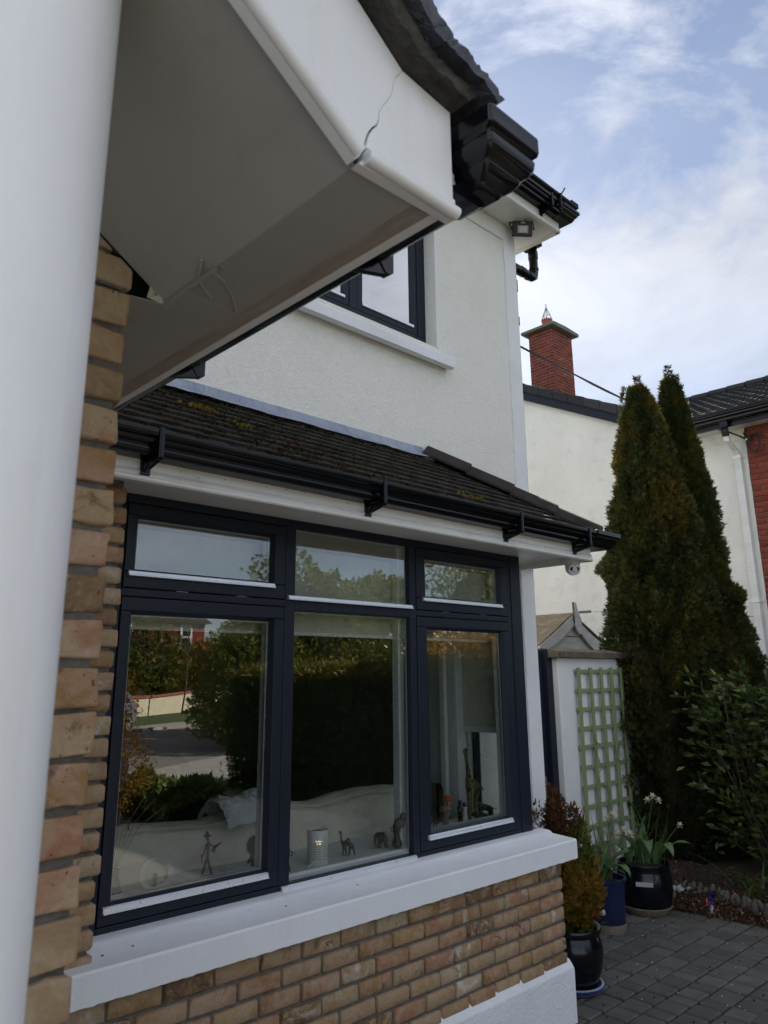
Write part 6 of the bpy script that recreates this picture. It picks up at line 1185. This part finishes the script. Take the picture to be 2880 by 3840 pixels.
quad('giraffe_figurine', 'tall yellow and black beadwork giraffe figurine in the right pane', (3.518, 2.978, BZ_), 'beadwork_yellow',
     [(.012, 0, .215), (-.004, 0, .205), (.032, 0, .212), (.046, 0, .196), (-.002, 0, .255), (-.010, 0, .310), (-.016, 0, .370), (-.014, 0, .390), (-.034, 0, .376), (-.008, .003, .404), (-.002, 0, .130), (-.006, 0, .006), (.030, 0, .130), (.042, 0, .150), (.036, -.003, .010), (.050, 0, .205), (.066, 0, .192), (.080, 0, .172)],
     [(0, 1), (0, 2), (2, 3), (1, 4), (4, 5), (5, 6), (6, 7), (7, 8), (7, 9), (1, 10), (10, 11), (3, 13), (13, 12), (12, 14), (2, 15), (15, 16), (16, 17)], [.028, .027, .024, .022, .016, .011, .010, .016, .012, .006, .014, .012, .013, .014, .012, .007, .007, .006])
quad('giraffe_figurine', 'small dark grey beadwork animal figurine in front of the tall giraffe', (3.655, 2.985, BZ_), 'beadwork_grey',
     [(-.004, 0, .072), (-.028, 0, .070), (.024, 0, .068), (.038, 0, .056), (-.036, 0, .088), (-.038, 0, .100), (-.032, 0, .040), (-.034, 0, .008), (-.018, .006, .040), (-.014, .006, .008), (.040, 0, .030), (.042, 0, .006), (.030, .006, .034), (.032, .006, .006), (.050, 0, .062), (.068, 0, .058)],
     [(0, 1), (0, 2), (2, 3), (1, 4), (4, 5), (1, 6), (6, 7), (1, 8), (8, 9), (3, 10), (10, 11), (2, 12), (12, 13), (3, 14), (14, 15)], [.015, .016, .016, .012, .014, .013, .011, .009, .009, .008, .009, .008, .008, .008, .0025, .0015])
ob = thing('candle_block', 'tall black faceted block ornament at the left of the right pane', 'ornament', (3.403, 3.128, BZ_)); MB().prism([(3.372, -.815), (3.432, -.815), (3.432, -.635), (3.415, -.602), (3.372, -.602)], 'y', 3.105, 3.138).build('block', 'lens_black', ob, bevel=.002); bx('block_face', 'dark_wood', ob, 3.396, 3.430, 3.100, 3.1049, -.80, -.64)
mu_ = thing('mushroom_ornament', 'carved wooden mushroom pair ornament with orange painted upper cap', 'ornament', (3.326, 2.987, BZ_)); o4 = (3.326, 2.987, BZ_)
def place(m, o, x, z): c = loc2(o, x, z); m.v = [(c[0]+a, c[1]+b2, c[2]+d) for a, b2, d in m.v]; return m
place(MB().lathe([(.019, 0), (.016, .03), (.013, .08), (.010, .09)], 0, 0, 14), o4, -.005, 0).build('trunk', 'pale_wood', mu_, smooth=True); place(MB().lathe([(.004, 0), (.004, .06)], 0, 0, 8), o4, .006, .085).build('stalk', 'pale_wood', mu_)
place(MB().lathe([(.010, 0), (.032, .004), (.036, .012), (.026, .030), (.010, .036)], 0, 0, 18), o4, -.004, .080).build('cap', 'pale_wood', mu_, smooth=True); place(MB().lathe([(.008, 0), (.026, .006), (.028, .014), (.018, .034), (.006, .040)], 0, 0, 18), o4, .008, .128).build('cap', 'orange_paint', mu_, smooth=True)
for i in range(5): m = MB(); c = loc2(o4, .004+.012*(i % 3)-.006, .140+.009*(i//2), -.024); m.tube([(c[0]+.005*math.cos(t), c[1]-.002, c[2]+.005*math.sin(t)) for t in np.linspace(0, 4.5, 7)], .0012, 4); m.build('swirl', 'lens_black', mu_)
sm = thing('mushroom_ornament', 'tiny dark toadstool ornament at the lower left of the right pane', 'ornament', (3.20, 2.975, BZ_))
for dx, h, r in ((-.014, .026, .012), (.004, .036, .015), (.020, .028, .012)): place(MB().lathe([(.003, 0), (.003, h-.006), (r, h-.004), (r*.7, h+.004), (.001, h+.007)], 0, 0, 12), (3.20, 2.975, BZ_), dx, .012).build('toadstool', 'dark_wood', sm, smooth=True)
place(MB().lathe([(.026, 0), (.022, .012), (.001, .014)], 0, 0, 12), (3.20, 2.975, BZ_), 0, 0).build('base', 'dark_wood', sm)
cpn = thing('couple_figurine', 'small bride and groom figurine, dark suit and pale dress', 'figurine', (3.474, 3.0, BZ_)); o5 = (3.474, 3.0, BZ_)
place(MB().lathe([(.014, 0), (.012, .05), (.016, .080), (.008, .096), (.012, .108), (.010, .121), (.001, .125)], 0, 0, 14), o5, -.013, 0).build('groom', 'lens_black', cpn, smooth=True); place(MB().lathe([(.022, 0), (.016, .035), (.010, .065), (.013, .08), (.007, .090)], 0, 0, 14), o5, .015, 0).build('bride', 'ceramic_white', cpn, smooth=True); place(MB().lathe([(.004, 0), (.013, .006), (.014, .014), (.008, .024), (.001, .026)], 0, 0, 12), o5, .013, .086).build('bride_hair', 'dark_wood', cpn, smooth=True); place(MB().lathe([(.002, 0), (.009, .005), (.009, .013), (.001, .018)], 0, 0, 10), o5, .003, .066).build('bouquet', 'terracotta', cpn)
rg = thing('ring_ornament', 'upright round white ring ornament standing in the left pane', 'ornament', (1.575, 2.95, BZ_)); o6 = Vector((1.575, 2.95, BZ_+.066)); rx_ = Vector((math.cos(-.55), math.sin(-.55), 0)); rn = Vector((rx_.y, -rx_.x, 0)); m = MB(); v = []; n = 36
for k in range(n):
    a_ = 2*PI*k/n; dir_ = rx_*math.cos(a_)+Vector((0, 0, math.sin(a_)))
    for r, d in ((.045, -.006), (.047, .006), (.062, .008), (.065, .0), (.061, -.008), (.050, -.010)): v.append(tuple(o6+dir_*r+rn*d))
m.add(v, [(k*6+j, ((k+1) % n)*6+j, ((k+1) % n)*6+(j+1) % 6, k*6+(j+1) % 6) for k in range(n) for j in range(6)]); m.build('ring', 'ceramic_white', rg, smooth=True)
m = MB().add([tuple(o6+rx_*math.cos(2*PI*k/24)*.0455+Vector((0, 0, math.sin(2*PI*k/24)*.0455))-rn*.004) for k in range(24)], [tuple(range(24))]); m.build('ring_back', 'blind_fabric', rg); MB().tube([o6+rn*.004+Vector((0, 0, -.045)), o6+rn*.006], .0075, 8).build('centre_peg', 'tulip_leaf', rg)
# dried grass in a vase at the far left
vs_ = thing('dried_grass', 'dried grass stems in a small vase at the left edge of the left pane', 'plant', (1.37, 2.90, BZ_)); MB().lathe([(.03, BZ_), (.04, BZ_+.05), (.022, BZ_+.10), (.026, BZ_+.12)], 1.37, 2.90, 18).build('vase', 'stone_grey', vs_, smooth=True); rs = np.random.RandomState(8); m = MB(); P = []; D = []
for i in range(12):
    top = Vector((1.37+.11*rs.normal()*.8, 2.90+.03*rs.normal(), BZ_+rs.uniform(.22, .42))); m.tube([(1.37, 2.90, BZ_+.1), Vector((1.37, 2.90, BZ_+.2)).lerp(top, .5), top], .0012, 4)
    for _ in range(22): q_ = top-Vector((0, 0, rs.rand()*.05)); P.append(tuple(q_)); D.append((rs.normal()*.4, rs.normal()*.4, 1))
m.build('stem', 'pale_wood', vs_, kind='stuff'); sprays('seed_heads', 'dead_thuja', vs_, P, D, np.full(len(P), .014), np.ones(len(P))*.9, leaflets=3, width=.15, kind='stuff')

# ------------------------------------------------------------------ the street side, seen in the window glass
u = Vector((.905, -.426, 0)); nn_ = Vector((-.426, -.905, 0)); O = Vector((16.9, -28.6, 0))
def strip(a0, a1, b0, b1): return [tuple((O+u*a+nn_*b)[:2]) for a, b in ((a0, b0), (a1, b0), (a1, b1), (a0, b1))]
MB().prism(strip(-60, 80, -14.2, -6.6), 'z', G-.10, G-.045).build('road', 'asphalt', kind='structure'); MB().prism(strip(-60, 80, -6.6, -6.42), 'z', G-.1, G+.07).build('kerb', 'concrete', kind='structure'); MB().prism(strip(-60, 80, -6.42, -5.2), 'z', G-.1, G+.055).build('footpath', 'concrete', kind='structure')
MB().prism(strip(-60, 80, -14.4, -14.2), 'z', G-.1, G+.06).build('kerb', 'concrete', kind='structure'); MB().prism(strip(-60, 80, -5.2, -.1), 'z', G-.1, G+.06).build('grass_verge', 'grass_ground', kind='structure'); MB().prism(strip(-40, 80, -16.4, -14.4), 'z', G-.1, G+.055).build('footpath', 'concrete', kind='structure')
MB().prism([(-4.5, -1.3), (6.9, -1.3), (6.9, -5.6), (11.6, -10.0), (14.5, -13.0), (-4.5, -21)], 'z', G-.06, G-.018).build('forecourt', 'asphalt', kind='structure')
ow = thing('street_wall', 'low cream wall with red coping across the street, reflected in the glass', 'wall', tuple(O+Vector((0, 0, G)))); MB().prism(strip(-26, 40, 0, .22), 'z', G-.1, G+.88).build('wall_body', 'opp_wall', ow); MB().prism(strip(-26.05, 40.05, -.05, .27), 'z', G+.8801, G+.97).build('coping', 'terracotta', ow)
sp_ = thing('sapling', 'thin bare street sapling in the grass verge reflected in the left pane', 'tree', (18.7, -27.8, G)); m = MB().tube([(18.7, -27.8, G), (18.75, -27.8, G+2), (18.7, -27.9, G+4.2)], [.05, .04, .012], 8)
for i in range(14): a_ = i*2.4; b_ = Vector((18.73, -27.85, G+1.9+i*.15)); m.tube([b_, b_+Vector((math.cos(a_)*.35, math.sin(a_)*.35, .6)), b_+Vector((math.cos(a_)*.5, math.sin(a_)*.5, 1.3))], [.014, .009, .003], 4)
m.build('trunk', 'twig', sp_)
def btree(name, label, x, y, blobs, n, mat, size, seed, gold=.15, trunk=True, group=None, par=None):
    t = thing(name, label, 'tree' if trunk else 'bush', (x, y, G), group); P, D, T = [], [], []; rr = np.random.RandomState(seed); tot = sum(r[0]*r[2] for _, r in blobs)
    for k, (c, r) in enumerate(blobs): p_, d_, t_ = blob_points((x+c[0], y+c[1], c[2]), r, int(n*r[0]*r[2]/tot), seed+k, inner=.55); P.append(p_); D.append(d_); T.append(t_)
    P = np.concatenate(P); D = np.concatenate(D); T = np.concatenate(T); sprays('crown', mat, t, P, D, rr.uniform(size[0], size[1], len(P)), T, np.clip(gold+.3*rr.normal(size=len(P)), 0, 1), leaflets=4, width=.22, fan=1.1, seed=seed)
    m = MB()
    for c, r in blobs: m.tube([(x, y, G), (x+c[0]*.4, y+c[1]*.4, G+(c[2]-G)*.5), (x+c[0], y+c[1], c[2])], [max(.04, r[0]*.08), max(.03, r[0]*.06), .015], 7)
    m.build('trunk' if trunk else 'branches', 'bark', t)
    m = MB(); [m.ball((x+c[0], y+c[1], c[2]), 1, 8, tuple(q_*.62 for q_ in r)) for c, r in blobs]; m.build('crown_core', 'soil', t, kind='stuff'); return t  # the last mesh is solid soil-coloured balls filling the crown
hd = thing('hedge', 'long clipped dark hedge with sunlit golden top beside the driveway, mirrored in the glass', 'hedge', (7.7, -3.0, G)); rs = np.random.RandomState(77); P, D, T, Gd = [], [], [], []
for _ in range(30000):
    w = rs.rand(); y = rs.uniform(-5.3, 1.0)
    if w < .45: p_ = (7.02+.09*rs.normal()+.10*nz(y*2, 0, 0), y, rs.uniform(G+.05, .06)); d_ = (-1, 0, .4)
    elif w < .75: p_ = (rs.uniform(7.0, 8.4), y, .05+.05*rs.normal()+.07*nz(y*2.3, 3, 0)); d_ = (-.3, 0, 1.2)
    elif w < .9: p_ = (rs.uniform(7.0, 8.4), -5.3+.12*rs.normal(), rs.uniform(G, .05)); d_ = (0, -1, .4)
    else: p_ = (8.38+.08*rs.normal(), y, rs.uniform(G, .05)); d_ = (1, 0, .4)
    P.append(p_); D.append((d_[0]+.5*rs.normal(), d_[1]+.5*rs.normal(), d_[2]+.4*rs.normal())); T.append(rs.rand()*(.6 if w < .45 else 1)); Gd.append((.75 if p_[2] > -.05 else .05)*rs.rand())  # sunlight on the hedge top is put into the leaf colour as gold
sprays('hedge_foliage', 'hedge_leaf', hd, P, D, rs.uniform(.05, .11, len(P)), np.array(T), np.array(Gd), leaflets=4, width=.16, fan=.9, seed=3); bx('hedge_core', 'soil', hd, 7.12, 8.28, -5.15, .95, G, -.06)
btree('magnolia', 'golden leaved bush with white blossom above the hedge, mirrored in the right pane', 9.6, -2.4, [((0, 0, -.35), (1.0, 1.0, 1.0)), ((.6, -1.0, -.2), (.9, .9, .9)), ((-.3, 1.0, -.5), (.8, .9, .8)), ((1.6, .4, -.2), (.9, .9, .95))], 16000, 'copper_leaf', (.04, .08), 21, .7, False)
P, D, T = blob_points((9.3, -2.4, -.25), (1.15, 1.7, 1.1), 260, 5, inner=.9); o = sprays('blossom', 'blossom', bpy.data.objects['magnolia'], P, D, np.full(len(P), .06), T, leaflets=5, width=.3, fan=1.2)
for i, (x, y, s_, top, lab) in enumerate(((12.9, -11.2, 1.9, 3.2, 'broad rounded green tree rising behind the hedge in the reflection'), (17.2, -12.6, 1.5, 3.35, 'pointed feathery green tree in the middle of the reflected tree line'), (20.8, -11.0, 2.3, 4.4, 'dense pale green tree at the right end of the reflected tree line'), (24.5, -13.5, 2.6, 4.2, 'large dark green tree far behind the hedge at the edge of the reflection'), (15.2, -15.5, 1.7, 2.4, 'lower green tree set back between two taller ones in the reflection'))):
    btree('garden_tree', lab, x, y, [((0, 0, top-s_*1.0), (s_, s_, s_*1.0)), ((-s_*.7, .3, top-s_*1.9), (s_*.9, s_*.9, s_)), ((s_*.8, -.4, top-s_*1.8), (s_*.9, s_, s_)), ((0, .6, top-s_*2.7), (s_*1.2, s_*1.2, s_*.9))], 20000, 'tree_leaf', (.09, .18), 40+i, .12, True, 'trees behind the hedge')
for i, (x, y, s_, top) in enumerate(((16.0, -34, 3.0, 3.0), (20.3, -36, 2.6, 3.2), (24.6, -37, 2.0, 1.8), (29.8, -38, 3.2, 4.2), (35.5, -37, 3.2, 4.6), (11.0, -33, 3.0, 3.4))):
    btree('street_tree', ['dark tree left of the reflected red brick house', 'dark tree over the cream street wall, first from the left of the house', 'small reddish tree in front of the reflected brick house', 'dark spreading tree right of the reflected brick house', 'big dark tree at the far right end of the street wall', 'dark tree beyond the parked grey car'][i], x, y, [((0, 0, top-s_), (s_, s_, s_)), ((-s_*.8, .3, top-s_*1.5), (s_, s_, s_*.9)), ((s_*.8, -.4, top-s_*1.6), (s_, s_, s_*.9))], 7000, 'hedge_leaf' if i != 2 else 'copper_leaf', (.16, .34), 60+i, .1, True, 'trees across the street')
oh = thing('brick_house', 'red brick house with white framed window across the street, mirrored in the left pane', 'house', (29, -54, G)); bx('wall', 'red_brick', oh, 23.5, 32.8, -58, -50, G, 4.4); nh = MB().prism([(-58.5, 4.2), (-49.5, 4.2), (-54, 7.2)], 'x', 23.2, 33.1); nh.build('roof', 'roof_tile', oh)
for x0 in (25.0, 30.3): wf = MB().box(x0, x0+1.25, -49.998, -49.93, 1.85, 4.0).build('window', 'pvc_white', oh); bx('window_glass', 'car_glass', wf, x0+.22, x0+1.03, -49.93, -49.92, 2.1, 2.9); bx('window_glass', 'car_glass', wf, x0+.22, x0+1.03, -49.93, -49.92, 3.05, 3.8)
btree('golden_cypress', 'golden cypress bush at the left edge of the left pane reflection', 3.85, -3.2, [((0, 0, -.3), (.38, .38, .55)), ((.05, 0, -1.0), (.5, .5, .6)), ((-.3, .1, -.9), (.5, .5, .8))], 9000, 'copper_leaf', (.02, .04), 71, .1, False)
btree('lavender_bush', 'low grey blue lavender mound in the front bed, mirrored low in the left pane', 4.75, -5.6, [((0, 0, G+.22), (.6, .5, .30)), ((.35, -.2, G+.2), (.35, .4, .26))], 4200, 'lavender', (.04, .09), 72, 0, False)
btree('green_bush', 'small bright green bush beside the lavender in the reflection', 4.95, -4.2, [((0, 0, G+.22), (.32, .32, .28)), ((.25, .2, G+.15), (.25, .25, .2))], 3000, 'tree_leaf', (.05, .1), 73, .4, False)
btree('grass_tussock', 'dark tufted grass clump at the hedge end in the reflection', 5.2, -3.5, [((0, 0, G+.16), (.4, .4, .26))], 1800, 'grass_leaf', (.08, .2), 74, 0, False)
# parked car at the far kerb, tail towards the right
car = thing('parked_car', 'grey hatchback parked at the far kerb, its tail reflected in the left pane', 'car', (11.6, -21.0, G)); fwd = -u; rgt = Vector((fwd.y, -fwd.x, 0)); rear = Vector((12.75, -21.68, G-.04))
def cpt(x, y, z): q_ = rear+fwd*x+rgt*y; return (q_.x, q_.y, q_.z+z)
secs = [(0.0, .62, .45, .80, .95), (.10, .80, .32, .92, 1.02), (.35, .86, .24, .98, 1.34), (.9, .88, .22, .96, 1.46), (1.9, .88, .22, .93, 1.48), (2.6, .88, .22, .92, 1.38), (3.2, .87, .22, .92, .98), (3.9, .80, .26, .80, .86), (4.2, .62, .36, .62, .68)]
m = MB(); v = []
for x, w, z0_, zb_, zt in secs: v += [cpt(x, -w*.96, z0_), cpt(x, -w, (z0_+zb_)/2), cpt(x, -w*.97, zb_), cpt(x, -w*.72, zt-.03), cpt(x, -w*.4, zt), cpt(x, w*.4, zt), cpt(x, w*.72, zt-.03), cpt(x, w*.97, zb_), cpt(x, w, (z0_+zb_)/2), cpt(x, w*.96, z0_)]
n = len(secs); m.add(v, [(i*10+j, (i+1)*10+j, (i+1)*10+(j+1) % 10, i*10+(j+1) % 10) for i in range(n-1) for j in range(10)]+[tuple(range(10)), tuple((n-1)*10+j for j in range(9, -1, -1))]); bo = m.build('body', 'car_paint', car, smooth=True)
for s_ in (-1, 1):
    for x in (.78, 3.32):
        m = MB(); k = 24; v = [cpt(x+.33*math.cos(2*PI*q_/k), s_*(.80+.10*t), .33+.33*math.sin(2*PI*q_/k)) for t in (0, 1) for q_ in range(k)]; m.add(v, [tuple(range(k)), tuple(range(2*k-1, k-1, -1))]+[(q_, (q_+1) % k, (q_+1) % k+k, q_+k) for q_ in range(k)]); wh = m.build('wheel', 'rubber', car)
        m = MB()
        for q_ in range(10): a_ = 2*PI*q_/10; m.tube([cpt(x, s_*.905, .33), cpt(x+.22*math.cos(a_), s_*.905, .33+.22*math.sin(a_))], .016, 5)
        m.tube([cpt(x+.235*math.cos(t), s_*.905, .33+.235*math.sin(t)) for t in np.linspace(0, 2*PI, 22)], .014, 5); m.build('rim', 'aluminium', wh)
    m = MB().add([cpt(.55, s_*.86, 1.00), cpt(2.7, s_*.87, 1.00), cpt(2.3, s_*.72, 1.36), (cpt(.75, s_*.70, 1.36))], [(0, 1, 2, 3)]); m.build('side_window', 'car_glass', car); m = MB(); m.ball(cpt(.06, s_*.70, .88), .10, 8, (1, 1, .8)); m.build('tail_light', 'tail_red', car)
m = MB().add([cpt(.12, -.6, 1.04), cpt(.12, .6, 1.04), cpt(.33, .5, 1.33), cpt(.33, -.5, 1.33)], [(0, 1, 2, 3)]); m.build('rear_window', 'car_glass', car)
